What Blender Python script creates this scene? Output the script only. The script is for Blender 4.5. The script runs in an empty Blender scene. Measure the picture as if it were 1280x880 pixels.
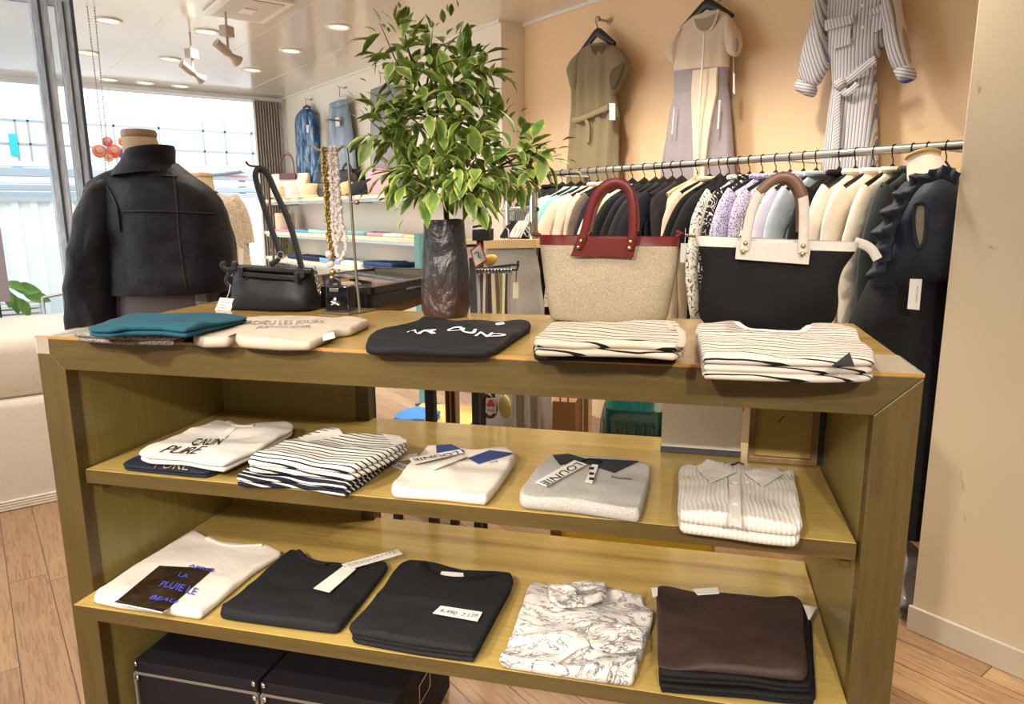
import bpy, bmesh, math, random
from mathutils import Vector, Matrix, noise
random.seed(7)
SC = bpy.context.scene
COL = SC.collection
# ------------------------------------------------------------------ camera
CAM = Vector((1.703, -0.092, 1.188))
F_PX = 899.9
C_RIGHT = Vector((0.602, 0.798, -0.007)).normalized()
C_DOWN = Vector((0.149, -0.121, -0.981))
C_FWD = Vector((-0.785, 0.590, -0.192)).normalized()
C_DOWN = C_FWD.cross(C_RIGHT).normalized()
C_RIGHT = C_DOWN.cross(C_FWD).normalized()
cam_d = bpy.data.cameras.new('camera')
cam_d.sensor_width = 36.0
cam_d.lens = F_PX * 36.0 / 1280.0
cam_d.clip_start = 0.02
cam = bpy.data.objects.new('camera', cam_d)
mm = Matrix.Identity(4)
for i in range(3):
    mm[i][0] = C_RIGHT[i]; mm[i][1] = -C_DOWN[i]; mm[i][2] = -C_FWD[i]; mm[i][3] = CAM[i]
cam.matrix_world = mm
COL.objects.link(cam)
SC.camera = cam
# ------------------------------------------------------------------ world, exposure
SC.view_settings.view_transform = 'Standard'
SC.view_settings.look = 'None'
SC.view_settings.gamma = 1.0
SC.view_settings.use_curve_mapping = False
SC.view_settings.exposure = 0.34
wd = bpy.data.worlds.new('overcast_sky'); SC.world = wd
wd.use_nodes = True
bg = wd.node_tree.nodes['Background']
bg.inputs[0].default_value = (0.97, 0.985, 1.0, 1)
bg.inputs[1].default_value = 2.6
CEIL = 2.29
LAMP_POWER = 34.0
LAMP_COL = (1.0, 0.89, 0.75)
# downlights and, as the last three, unseen lamps added for the shelves: (x, y) on the ceiling; the lamps themselves are built further down
DOWNLIGHTS_AND_FILL = [(-3.26, .73, .8), (-4.30, .75, .8), (-3.21, 1.26, .8), (-4.20, 1.26, .8), (-4.27, 1.87, 1.), (-3.43, 1.87, 1.2), (-2.63, 1.87, 1.2),
              (-5.35, 1.03, .5), (-5.35, 1.31, .5), (-5.35, 1.59, .5), (-1.5, 1.0, .8), (-1.5, 2.0, 1.2), (-0.8, 2.0, 1.9), (-0.1, 2.0, 1.9), (0.55, 1.75, 1.7),
              (-0.5, 0.75, .2), (0.92, 0.40, .4), (0.53, 0.09, .35), (1.6, 1.3, .35), (-1.6, 0.2, .6), (1.3, -0.05, .5), (1.95, 0.75, .4), (0.65, -0.55, .5)]
# unseen spotlights added to brighten the unit's shelves: position x, y and the point they look at
FILL_SPOTS = [((.95, -1.45), (.15, .20, .5)), ((2.0, -1.45), (.62, .50, .5)), ((2.95, -.75), (1.05, .85, .5))]
FILL_POWER = 160.0
# ------------------------------------------------------------------ helpers
TH = 0.678
UC, US = math.cos(TH), math.sin(TH)
TOPZ = 0.95
def uw(x, y, z=0.0):            # display-unit coordinates -> world
    return Vector((UC * x - US * y, US * x + UC * y, TOPZ + z))
UNX = Vector((UC, US, 0)); UNY = Vector((-US, UC, 0))
def ray(u, v):
    return C_RIGHT * ((u - 640) / F_PX) + C_DOWN * ((v - 440) / F_PX) + C_FWD
def on_z(u, v, z):
    r = ray(u, v); return CAM + r * ((z - CAM.z) / r.z)
def on_pl(u, v, n, p):
    r = ray(u, v); return CAM + r * (n.dot(p - CAM) / n.dot(r))
def on_Y(u, v, Y): return on_pl(u, v, Vector((0, 1, 0)), Vector((0, Y, 0)))
def on_X(u, v, X): return on_pl(u, v, Vector((1, 0, 0)), Vector((X, 0, 0)))
def on_uy(u, v, y): return on_pl(u, v, UNY, uw(0, y))

def lin(c):
    if isinstance(c, str):
        c = [int(c[i:i + 2], 16) / 255 for i in (0, 2, 4)]
        c = [x / 12.92 if x <= .04045 else ((x + .055) / 1.055) ** 2.4 for x in c]
    return (c[0], c[1], c[2], 1.0)
MATS = {}
class NT:
    def __init__(s, name, rough=.8, metal=0., spec=.5, sheen=0.):
        s.m = bpy.data.materials.new(name); s.m.use_nodes = True
        s.t = s.m.node_tree; s.b = s.t.nodes['Principled BSDF']
        s.b.inputs['Roughness'].default_value = rough
        s.b.inputs['Metallic'].default_value = metal
        s.b.inputs['Specular IOR Level'].default_value = spec
        if sheen: s.b.inputs['Sheen Weight'].default_value = sheen
        s.tc = None
    def n(s, typ, **kw):
        nd = s.t.nodes.new(typ)
        for k, v in kw.items(): setattr(nd, k, v)
        return nd
    def l(s, a, b): s.t.links.new(a, b)
    def coord(s, scale=(1, 1, 1), rot=(0, 0, 0), kind='Object'):
        if not s.tc: s.tc = s.n('ShaderNodeTexCoord')
        mp = s.n('ShaderNodeMapping')
        mp.inputs['Scale'].default_value = scale; mp.inputs['Rotation'].default_value = rot
        s.l(s.tc.outputs[kind], mp.inputs[0]); return mp.outputs[0]
    def noise(s, vec, scale, detail=3, dist=0., rough=.5):
        nd = s.n('ShaderNodeTexNoise'); nd.inputs['Scale'].default_value = scale
        nd.inputs['Detail'].default_value = detail; nd.inputs['Distortion'].default_value = dist
        nd.inputs['Roughness'].default_value = rough
        s.l(vec, nd.inputs['Vector']); return nd.outputs[0]
    def ramp(s, fac, stops, interp='LINEAR'):
        r = s.n('ShaderNodeValToRGB'); cr = r.color_ramp; cr.interpolation = interp
        while len(cr.elements) < len(stops): cr.elements.new(.5)
        for e, (p, c) in zip(cr.elements, stops): e.position = p; e.color = lin(c)
        s.l(fac, r.inputs[0]); return r.outputs[0]
    def math(s, op, a, b=None):
        nd = s.n('ShaderNodeMath', operation=op)
        for i, x in enumerate((a, b)):
            if x is None: continue
            if isinstance(x, (int, float)): nd.inputs[i].default_value = x
            else: s.l(x, nd.inputs[i])
        return nd.outputs[0]
    def sep(s, vec):
        nd = s.n('ShaderNodeSeparateXYZ'); s.l(vec, nd.inputs[0]); return nd.outputs
    def mix(s, f, a, b):
        nd = s.n('ShaderNodeMix', data_type='RGBA')
        for i, x in ((0, f), (6, a), (7, b)):
            if isinstance(x, (str, tuple, list)): nd.inputs[i].default_value = lin(x)
            elif isinstance(x, (int, float)): nd.inputs[i].default_value = x
            else: s.l(x, nd.inputs[i])
        return nd.outputs[2]
    def col(s, c):
        if isinstance(c, (str, tuple, list)): s.b.inputs['Base Color'].default_value = lin(c)
        else: s.l(c, s.b.inputs['Base Color'])
        return s
    def bump(s, h, strength=.3, dist=.01):
        b = s.n('ShaderNodeBump'); b.inputs['Strength'].default_value = strength
        b.inputs['Distance'].default_value = dist
        s.l(h, b.inputs['Height']); s.l(b.outputs[0], s.b.inputs['Normal']); return s
def plain(name, c, rough=.7, metal=0., spec=.5):
    if name in MATS: return MATS[name]
    t = NT(name, rough, metal, spec).col(c); MATS[name] = t.m; return t.m
def fabric(name, c, rough=.9, weave=900, bump=.25, vary=.12):
    if name in MATS: return MATS[name]
    t = NT(name, rough, 0, .25)
    v = t.coord()
    n1 = t.noise(v, weave, 2); n2 = t.noise(v, 14, 3)
    dark = tuple(x * (1 - vary) for x in lin(c)[:3]); light = tuple(min(1, x * (1 + vary)) for x in lin(c)[:3])
    t.col(t.mix(n1, dark, light))
    t.bump(t.math('ADD', t.math('MULTIPLY', n1, .06), n2), bump, .03)
    MATS[name] = t.m; return t.m

class MB:
    def __init__(s): s.v = []; s.f = []; s.uv = []
    def add(s, vs, fs):
        o = len(s.v); s.v += [Vector(p) for p in vs]; s.f += [[i + o for i in f] for f in fs]; return s
    def box(s, c, d, rz=0., M=None):
        x, y, z = d[0] / 2, d[1] / 2, d[2] / 2
        vs = [Vector((a * x, b * y, e * z)) for a in (-1, 1) for b in (-1, 1) for e in (-1, 1)]
        R = Matrix.Rotation(rz, 3, 'Z') if M is None else M
        vs = [R @ p + Vector(c) for p in vs]
        return s.add(vs, [(0, 1, 3, 2), (4, 6, 7, 5), (0, 4, 5, 1), (2, 3, 7, 6), (0, 2, 6, 4), (1, 5, 7, 3)])
    def bx(s, x0, x1, y0, y1, z0, z1): return s.box(((x0 + x1) / 2, (y0 + y1) / 2, (z0 + z1) / 2), (abs(x1 - x0), abs(y1 - y0), abs(z1 - z0)))
    def loft(s, secs, closed=True, caps=True):
        n = len(secs[0]); vs = [p for q in secs for p in q]; fs = []
        for i in range(len(secs) - 1):
            for j in range(n if closed else n - 1):
                k = (j + 1) % n
                fs.append((i * n + j, i * n + k, (i + 1) * n + k, (i + 1) * n + j))
        if caps and closed:
            fs.append(tuple(range(n - 1, -1, -1))); fs.append(tuple((len(secs) - 1) * n + j for j in range(n)))
        return s.add(vs, fs)
    def tube(s, pts, r, n=8, flat=None, caps=True, closed=False, up=None):
        pts = [Vector(p) for p in pts]; m = len(pts)
        rs = r if isinstance(r, (list, tuple)) else [r] * m
        secs = []; prev = None
        for i, p in enumerate(pts):
            if closed: t = pts[(i + 1) % m] - pts[i - 1]
            else: t = pts[min(i + 1, m - 1)] - pts[max(i - 1, 0)]
            t = t.normalized() if t.length > 1e-9 else Vector((0, 0, 1))
            if up is not None: a = t.cross(Vector(up))
            elif prev is None: a = t.cross(Vector((0, 0, 1)) if abs(t.z) < .9 else Vector((1, 0, 0)))
            else: a = prev - t * prev.dot(t)
            if a.length < 1e-6: a = t.orthogonal()
            a.normalize(); prev = a; b = t.cross(a)
            ra = rs[i]; rb = rs[i] if flat is None else flat
            secs.append([p + a * (ra * math.cos(2 * math.pi * k / n)) + b * (rb * math.sin(2 * math.pi * k / n)) for k in range(n)])
        if closed: secs.append(secs[0]); caps = False
        return s.loft(secs, True, caps)
    def lathe(s, prof, c=(0, 0, 0), n=24, M=None):
        secs = []
        for r, z in prof:
            q = [Vector((r * math.cos(2 * math.pi * k / n), r * math.sin(2 * math.pi * k / n), z)) for k in range(n)]
            if M is not None: q = [M @ p for p in q]
            secs.append([p + Vector(c) for p in q])
        return s.loft(secs)
    def ball(s, c, r, n=10, m=6, sc=(1, 1, 1)):
        secs = []
        for i in range(m + 1):
            a = math.pi * (i / m) * .98 + .01 * math.pi
            secs.append([Vector(c) + Vector((sc[0] * r * math.sin(a) * math.cos(2 * math.pi * k / n), sc[1] * r * math.sin(a) * math.sin(2 * math.pi * k / n), -sc[2] * r * math.cos(a))) for k in range(n)])
        return s.loft(secs)
    def prism(s, pts, vec):
        pts = [Vector(p) for p in pts]; vec = Vector(vec); n = len(pts)
        return s.loft([pts, [p + vec for p in pts]])
    def build(s, name, mat, parent=None, world=False, smooth=True, bevel=0., seg=2, sub=0, loc=None, rz=0., sharp=40):
        vs = s.v
        me = bpy.data.meshes.new(name)
        o = bpy.data.objects.new(name, me)
        if parent is not None and world:
            Mi = MW[parent.name].inverted(); vs = [Mi @ p for p in vs]
        elif loc is not None:
            M = Matrix.Translation(Vector(loc)) @ Matrix.Rotation(rz, 4, 'Z')
            if world: Mi = M.inverted(); vs = [Mi @ p for p in vs]
            o.location = loc; o.rotation_euler = (0, 0, rz)
        me.from_pydata([tuple(p) for p in vs], [], s.f); me.validate()
        b = bmesh.new(); b.from_mesh(me); bmesh.ops.recalc_face_normals(b, faces=b.faces); b.to_mesh(me); b.free()
        for m in (mat if isinstance(mat, (list, tuple)) else [mat]): me.materials.append(m)
        COL.objects.link(o)
        if parent is not None: o.parent = parent
        MW[o.name] = (MW[parent.name] if parent is not None else Matrix.Identity(4)) @ Matrix.LocRotScale(o.location, o.rotation_euler, None)
        if smooth:
            for p in me.polygons: p.use_smooth = True
            try: me.set_sharp_from_angle(angle=math.radians(sharp))
            except Exception: pass
        if bevel:
            bm_ = o.modifiers.new('bevel', 'BEVEL'); bm_.width = bevel; bm_.segments = seg; bm_.limit_method = 'ANGLE'
        if sub:
            sm = o.modifiers.new('sub', 'SUBSURF'); sm.levels = sub; sm.render_levels = sub
        return o
MW = {}
def tag(o, label, cat, group=None):
    o['label'] = label; o['category'] = cat
    if group: o['group'] = group
    return o
def thing(name, label, cat, loc=(0, 0, 0), rz=0., group=None):
    o = bpy.data.objects.new(name, None); COL.objects.link(o)
    o.empty_display_size = .05
    o.location = loc; o.rotation_euler = (0, 0, rz)
    MW[o.name] = Matrix.Translation(Vector(loc)) @ Matrix.Rotation(rz, 4, 'Z')
    return tag(o, label, cat, group)
def struct(o): o['kind'] = 'structure'; return o
def stuff(o): o['kind'] = 'stuff'; return o
def sel(cx, cy, z, rx, ry, n=24, p=2., rz=0.):     # super-ellipse section
    q = []
    for k in range(n):
        a = 2 * math.pi * k / n; c, s_ = math.cos(a), math.sin(a)
        x = rx * math.copysign(abs(c) ** (2 / p), c); y = ry * math.copysign(abs(s_) ** (2 / p), s_)
        q.append(Vector((cx + x * math.cos(rz) - y * math.sin(rz), cy + x * math.sin(rz) + y * math.cos(rz), z)))
    return q
def chaikin(p, it=2, closed=True):
    for _ in range(it):
        q = []; n = len(p)
        if not closed: q.append(p[0])
        for i in range(n if closed else n - 1):
            a, b = p[i], p[(i + 1) % n]
            q += [a * .75 + b * .25, a * .25 + b * .75]
        if not closed: q.append(p[-1])
        p = q
    return p
def resample(p, n, closed=True):
    q = list(p) + ([p[0]] if closed else [])
    L = [0]
    for a, b in zip(q, q[1:]): L.append(L[-1] + (b - a).length)
    out = []; j = 0
    for i in range(n):
        t = L[-1] * i / (n if closed else n - 1)
        while j < len(L) - 2 and L[j + 1] < t: j += 1
        d = L[j + 1] - L[j]; f = 0 if d < 1e-9 else (t - L[j]) / d
        out.append(q[j].lerp(q[j + 1], min(1, max(0, f))))
    return out
def smooth_path(p, n): return resample(chaikin([Vector(x) for x in p], 3, False), n, False)
# ================================================================== setting
def wood_mat(name, c1, c2, axis=0, rough=.3, sc=1., coat=0.):
    t = NT(name, rough, 0, .5)
    s = [22 * sc, 22 * sc, 22 * sc]; s[axis] = 1.6 * sc
    v = t.coord(tuple(s))
    n1 = t.noise(v, 4, 6, .4, .6); n2 = t.noise(v, 26, 3, 0, .7)
    f = t.math('ADD', t.math('MULTIPLY', n1, .7), t.math('MULTIPLY', n2, .3))
    t.col(t.ramp(f, [(.32, c1), (.68, c2)]))
    t.bump(n2, .08, .002)
    if coat: t.b.inputs['Coat Weight'].default_value = coat; t.b.inputs['Coat Roughness'].default_value = .12
    return t.m
# floor: planks running along X
t = NT('floor_planks', .3, 0, .7)
v = t.coord()
xyz = t.sep(v)
PW = .11
row = t.math('FLOOR', t.math('DIVIDE', xyz[1], PW))
wn = t.n('ShaderNodeTexWhiteNoise', noise_dimensions='1D'); t.l(row, wn.inputs['W'])
xo = t.math('ADD', t.math('DIVIDE', xyz[0], .9), t.math('MULTIPLY', wn.outputs['Value'], 7.0))
bl = t.math('FLOOR', xo)
wn2 = t.n('ShaderNodeTexWhiteNoise', noise_dimensions='2D')
cb = t.n('ShaderNodeCombineXYZ'); t.l(row, cb.inputs[0]); t.l(bl, cb.inputs[1]); t.l(cb.outputs[0], wn2.inputs['Vector'])
vg = t.coord((2.2, 28, 1)); 
add = t.n('ShaderNodeVectorMath', operation='ADD'); t.l(vg, add.inputs[0])
mulv = t.n('ShaderNodeVectorMath', operation='SCALE'); t.l(wn2.outputs['Color'], mulv.inputs[0]); mulv.inputs['Scale'].default_value = 40
t.l(mulv.outputs[0], add.inputs[1])
g = t.noise(add.outputs[0], 3.2, 5, 1.2, .6)
plank = t.ramp(wn2.outputs['Value'], [(0, '86664a'), (.5, '9f7b58'), (1, 'b39169')])
grain = t.ramp(g, [(.3, '5d3f27'), (.55, 'ffffff')])
mx = t.n('ShaderNodeMix', data_type='RGBA', blend_type='MULTIPLY'); mx.inputs[0].default_value = .55
t.l(plank, mx.inputs[6]); t.l(grain, mx.inputs[7])
fy = t.math('FRACT', t.math('DIVIDE', xyz[1], PW)); fx = t.math('FRACT', xo)
gap = t.math('MAXIMUM', t.math('GREATER_THAN', t.math('ABSOLUTE', t.math('SUBTRACT', fy, .5)), .488), t.math('GREATER_THAN', t.math('ABSOLUTE', t.math('SUBTRACT', fx, .5)), .4985))
t.col(t.mix(gap, mx.outputs[2], '3a2617'))
t.bump(t.math('SUBTRACT', t.math('MULTIPLY', g, .3), gap), .25, .003)
t.b.inputs['Coat Weight'].default_value = .6; t.b.inputs['Coat Roughness'].default_value = .22
M_FLOOR = t.m
struct(MB().bx(-5.64, 3.4, -1.6, 2.75, -.05, 0).build('floor', M_FLOOR, smooth=False))
# painted walls
def paint(name, c, rough=.55, b=.05):
    t = NT(name, rough); v = t.coord()
    n1 = t.noise(v, 60, 4); n2 = t.noise(v, 1.3, 4)
    t.col(t.mix(t.math('MULTIPLY', n2, .25), c, tuple(x * .82 for x in lin(c)[:3])))
    t.bump(n1, b, .004); return t.m
M_WALL = paint('wall_paint', 'f2cfa4', .38)
M_WALL2 = paint('wall_paint_left', 'eee4d2', .5)
t = NT('pillar_paint', .6); v = t.coord()
n1 = t.noise(v, 60, 4); n2 = t.noise(v, 1.3, 4); n3 = t.noise(t.coord((1, 1, .55), (0, .5, 0)), 11, 4, .8)
t.col(t.mix(t.ramp(n3, [(.685, '000000'), (.72, 'ffffff')]), t.mix(n2, 'cdbda5', 'bfae93'), 'a08a70')); t.bump(n1, .06, .004); M_PIL = t.m
t = NT('ceiling_paint', .13); v = t.coord((.35, 1.6, 1))
n1 = t.noise(v, 3.0, 5, .6); t.col(t.mix(n1, 'd9cfc0', 'e6ddcf')); t.bump(n1, .07, .02); M_CEIL = t.m
M_WHITEMETAL = plain('white_enamel', 'e9e4da', .4)
struct(MB().bx(-5.7, 3.4, -.9, 2.8, CEIL, CEIL + .06).build('ceiling', M_CEIL, smooth=False))
struct(MB().bx(-1.934, .95, 2.75, 2.82, 0, CEIL).build('wall_back', M_WALL, smooth=False))
struct(MB().bx(-5.70, -1.934, 2.578, 2.82, 0, CEIL).build('wall_left', M_WALL2, smooth=False))
struct(MB().bx(.884, 3.4, 1.95, 2.82, 0, CEIL).build('wall_right', M_PIL, smooth=False, bevel=.004))
struct(MB().bx(.878, 3.4, 1.938, 1.95, 0, .075).build('baseboard_right', plain('baseboard_vinyl', 'bdb2a2', .5), smooth=False, bevel=.003))
struct(MB().bx(-5.636, -1.934, 2.560, 2.578, CEIL - .018, CEIL).build('trim_1', M_WHITEMETAL, smooth=False))
struct(MB().bx(-1.934, .884, 2.735, 2.75, CEIL - .018, CEIL).build('trim_2', M_WHITEMETAL, smooth=False))
# ceiling board seams run in the paint; thin battens
for i, y in enumerate((.98, 1.56, 2.15)):
    struct(MB().bx(-5.6, 3.3, y - .003, y + .003, CEIL - .0015, CEIL + .001).build('trim_%d' % (3 + i), M_CEIL, smooth=False))
# ---- far window wall at X = -5.636
XW = -5.636
M_ALU = plain('aluminium_frame', 'b9c0c6', .35, .6)
M_ALUW = plain('window_frame_white', 'd9d9d6', .4)
gm = NT('window_glass', 0.0); gm.b.inputs['Transmission Weight'].default_value = 1.0
gm.b.inputs['IOR'].default_value = 1.02; gm.col('ffffff'); M_GLASS = gm.m
win = struct(MB().bx(XW - .05, XW + .03, -1.6, 2.578, CEIL - .045, CEIL).bx(XW - .05, XW + .03, -1.6, 2.578, 0, .07)
             .bx(XW - .05, XW + .03, 2.50, 2.578, .07, CEIL - .045).bx(XW - .05, XW + .01, -.42, -.36, .07, CEIL - .045)
             .build('window_1', M_ALUW, smooth=False))
MB().bx(XW - .022, XW - .012, -1.6, 2.5, .07, CEIL - .045).build('glass', M_GLASS, win, smooth=False)

struct(MB().bx(3.4, 3.47, -1.6, 2.82, 0, CEIL).build('wall_rear', M_WALL2, smooth=False))
struct(MB().bx(-1.2, 3.4, -1.67, -1.6, 0, CEIL).build('wall_front', M_WALL2, smooth=False))
# ================================================================== display unit
WD1, WD2 = '483b1f', '5b4b28'  # front oak darkened so the upright faces read as less lit
M_WX = wood_mat('oak_long', WD1, WD2, 0, .34)
M_WZ = wood_mat('oak_upright', WD1, WD2, 2, .34)
M_WS = wood_mat('oak_shelf', 'a0874a', 'b99f5c', 0, .14, 1., .35)  # paler oak, lightened further to stand in for light from above
M_WT = wood_mat('oak_top', '8a6f38', 'a1864a', 0, .2)
M_WP = wood_mat('oak_panel', '827442', '968850', 2, .3)
M_WEDGE = wood_mat('oak_worn_edge', '9a6f38', 'b98a4b', 0, .35)
W, D, TT, TS = 1.6, .495, .065, .0631
ZM, ZB = -.278, -.545
unit = thing('display_unit', 'long olive-stained oak display unit with two open shelves carrying folded clothes', 'display shelf', uw(0, 0, -TOPZ), TH)
def ub(): return MB()
b_ = MB().bx(0, W, .0, D, TOPZ - .02, TOPZ); b_.build('top_board', M_WT, unit, smooth=False, bevel=.002)
# mitred face frame: top rail and two uprights
MB().prism([(0, -.002, TOPZ - .004), (W, -.002, TOPZ - .004), (W - TS, -.002, TOPZ - TT), (TS, -.002, TOPZ - TT)], (0, .03, 0)).build('top_rail', M_WX, unit, smooth=False, bevel=.0012)
MB().bx(0, W, -.003, .004, TOPZ - .004, TOPZ + .001).build('front_edging', M_WEDGE, unit, smooth=False)
for x0, x1 in ((0, TS), (W, W - TS)):
    MB().prism([(x0, -.002, TOPZ - .005), (x1, -.002, TOPZ - TT - .001), (x1, -.002, 0), (x0, -.002, 0)], (0, .03, 0)).build('upright', M_WZ, unit, smooth=False, bevel=.0012)
MB().bx(.003, TS - .002, .028, D, 0, TOPZ - .02).build('side_panel', M_WP, unit, smooth=False)
MB().bx(W - TS + .002, W - .003, .028, D, 0, TOPZ - .02).build('side_panel', M_WP, unit, smooth=False)
MB().bx(TS, .455, D - .018, D - .006, 0, TOPZ - .02).build('back_panel', M_WP, unit, smooth=False)
MB().bx(.455, .49, D - .03, D, 0, TOPZ - .02).build('back_post', M_WZ, unit, smooth=False)
MB().bx(TS, W - TS, D - .03, D - .004, TOPZ - .05, TOPZ - .02).build('back_rail', M_WX, unit, smooth=False)
MB().bx(TS + .004, W - TS - .004, .0115, .016, TOPZ + ZM - .029, TOPZ + ZM - .001).build('shelf_lipping', M_WX, unit, smooth=False)
MB().bx(TS + .001, W - TS - .001, -.0565, -.054, TOPZ + ZB - .028, TOPZ + ZB - .001).build('shelf_lipping', M_WX, unit, smooth=False)
MB().bx(TS + .004, W - TS - .004, .013, D, TOPZ + ZM - .029, TOPZ + ZM).build('shelf', M_WS, unit, smooth=False, bevel=.0015)
MB().bx(TS + .001, W - TS - .001, -.055, D - .01, TOPZ + ZB - .028, TOPZ + ZB).build('shelf', M_WS, unit, smooth=False, bevel=.0015)
for x in (TS + .014, W - TS - .014):
    MB().bx(x - .009, x + .009, .03, .4, TOPZ + ZM - .052, TOPZ + ZM - .030).build('shelf_bracket', M_WZ, unit, smooth=False, bevel=.001)
# clear corner tape at both front corners of the top
tp = NT('clear_tape', .15); tp.b.inputs['Alpha'].default_value = .28; tp.col('d8d2c4'); M_TAPE = tp.m
MB().bx(0, .032, -.0035, -.0025, TOPZ - .034, TOPZ).bx(0, .032, -.003, .10, TOPZ + .0008, TOPZ + .0014).build('corner_tape', M_TAPE, unit, smooth=False)
MB().bx(W - .06, W, -.003, .14, TOPZ + .0008, TOPZ + .0014).build('corner_tape', M_TAPE, unit, smooth=False)
# ---- second table behind the unit, same height
M_TB = wood_mat('table_oak', '75592e', '8f7040', 0, .28)
tb = thing('side_table', 'brown wooden table of the same height joined behind the display unit', 'table', uw(-.02, D + .02, -TOPZ), TH)
MB().bx(0, .50, 0, .52, TOPZ - .035, TOPZ - .002).build('tabletop', M_TB, tb, smooth=False, bevel=.002)
for x, y in ((.03, .03), (.47, .03), (.03, .49), (.47, .49)):
    MB().bx(x - .015, x + .015, y - .015, y + .015, 0, TOPZ - .035).build('leg', plain('black_leg', '1c1b1b', .5), tb, smooth=False)
# ================================================================== folded clothes
def wrinkle(x, y, seed, freq):
    p = Vector((x * freq + seed * 3.17, y * freq - seed * 1.7, seed * .91))
    r = noise.noise(p) + .5 * noise.noise(p * 2.3) 
    q = Vector((x * freq * .5 + seed, y * freq * 1.1, seed * 2.3))
    rid = 1 - abs(noise.noise(q) * 2.2)          # soft ridges
    return .6 * r + .55 * max(0, rid) - .2
class Cloth: pass
def corners(P, cut, rnd):
    q = []; n = len(P)
    for i in range(n):
        a, b = P[i], P[(i + 1) % n]; d = (b - a).length; f = min(rnd, cut / max(d, 1e-6))
        q += [a.lerp(b, f), a.lerp(b, 1 - f)]
    return chaikin(q, 1)
def folded(name, label, cat, px, z, T, mat, layers=2, ang=TH, group=None, wr=.004, seed=1, freq=9, zf=.7, it=2, disp=None, skew=0., parent=None, sag=0., N=150, rnd=.3):
    """Folded garment lying on a level surface: a rounded, layered pad whose plan is the traced outline."""
    T *= .86 if layers > 1 else .70
    P = [Vector(q) if len(q) == 3 else on_z(q[0], q[1], z + T * zf) for q in px]
    P = resample(corners(P, .006, rnd), N)
    area = sum(a.x * b.y - b.x * a.y for a, b in zip(P, P[1:] + P[:1]))
    if area < 0: P.reverse()
    c = sum(P, Vector()) / len(P); org = Vector((c.x, c.y, z))
    M = Matrix.Translation(org) @ Matrix.Rotation(ang, 4, 'Z'); Mi = M.inverted()
    L = [(Mi @ p).to_2d() for p in P]; n = len(L)
    nrm = []
    for i in range(n):
        t = (L[(i + 1) % n] - L[i - 1]); t = Vector((t.y, -t.x)); nrm.append(t.normalized() if t.length > 0 else Vector((1, 0)))
    ylo, yhi = min(p.y for p in L), max(p.y for p in L); tp = 1.0 if layers and T < .05 else .4
    def h(x, y):
        w = wrinkle(x, y, seed, freq) * wr * 2.2
        if disp: w += disp(x, y)
        return (T + w) * (1 - .30 * min(1, max(0, (y - ylo) / max(.05, yhi - ylo))) * tp)
    secs = []
    lt = T / layers; ins = min(.005, lt * .42)
    r = random.Random(seed)
    offs = [0] + [r.uniform(0, .004) for _ in range(layers - 1)]
    for k in range(layers):
        base = k * lt
        o = offs[layers - 1 - k]
        for f, d in ((.02, ins * 1.1), (.2, ins * .25), (.5, 0.), (.8, ins * .3)) + (() if k == layers - 1 else ((.97, ins * 1.15),)):
            secs.append([Vector((p.x - q.x * (d + o), p.y - q.y * (d + o), (base + f * lt) * min(1, h(p.x, p.y) / T))) for p, q in zip(L, nrm)])
    rim = []
    for p, q in zip(L, nrm):
        x, y = p.x - q.x * ins * .9, p.y - q.y * ins * .9
        rim.append(Vector((x, y, h(x, y) * .985)))
    secs.append(rim)
    for s_ in (.965, .9, .82, .73, .63, .53, .43, .33, .23, .13, .05):
        secs.append([Vector((p.x * s_, p.y * s_, h(p.x * s_, p.y * s_))) for p in [q.to_2d() for q in rim]])
    mb = MB().loft(secs)
    o = mb.build(name, mat, parent, loc=None if parent else org, rz=ang, sharp=75) if not parent else mb.build(name, mat, parent)
    if not parent: tag(o, label, cat, group)
    C = Cloth(); C.o = o; C.M = M; C.Mi = Mi; C.h = h; C.z = z; C.T = T; C.org = org; C.ang = ang
    return C
def on_cloth(C, u, v, lift=0.):
    p = on_z(u, v, C.z + C.T)
    for _ in range(3):
        q = C.Mi @ p; p = on_z(u, v, C.z + C.h(q.x, q.y) + lift)
    return C.Mi @ p
def pad(name, px, mat, parent, th, plane='Y', at=0., seed=1, amp=.004, N=72, cut=.012):
    """softly inflated panel (sleeve, flap) standing in a vertical plane"""
    if plane == 'Y': f, nv = (lambda u, v: on_Y(u, v, at)), Vector((0, 1, 0))
    else: f, nv = (lambda u, v: on_uy(u, v, at)), UNY
    P = resample(corners([f(u, v) for u, v in px], cut, .3), N)
    c = sum(P, Vector()) / N
    secs = []
    S = (.04, .25, .45, .65, .8, .9, .965, 1.)
    for sgn in (-1, 1):
        rng_ = S if sgn < 0 else S[-2::-1]
        for s_ in rng_:
            d = th / 2 * math.sqrt(max(0, 1 - s_ ** 2.6))
            q = []
            for p in P:
                w = c + (p - c) * s_
                q.append(w + nv * sgn * (d + (amp * noise.noise(w * 16 + Vector((seed, 0, seed))) if s_ < .98 else 0)))
            secs.append(q)
    return MB().loft(secs).build(name, mat, parent, world=True, sharp=80)
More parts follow.
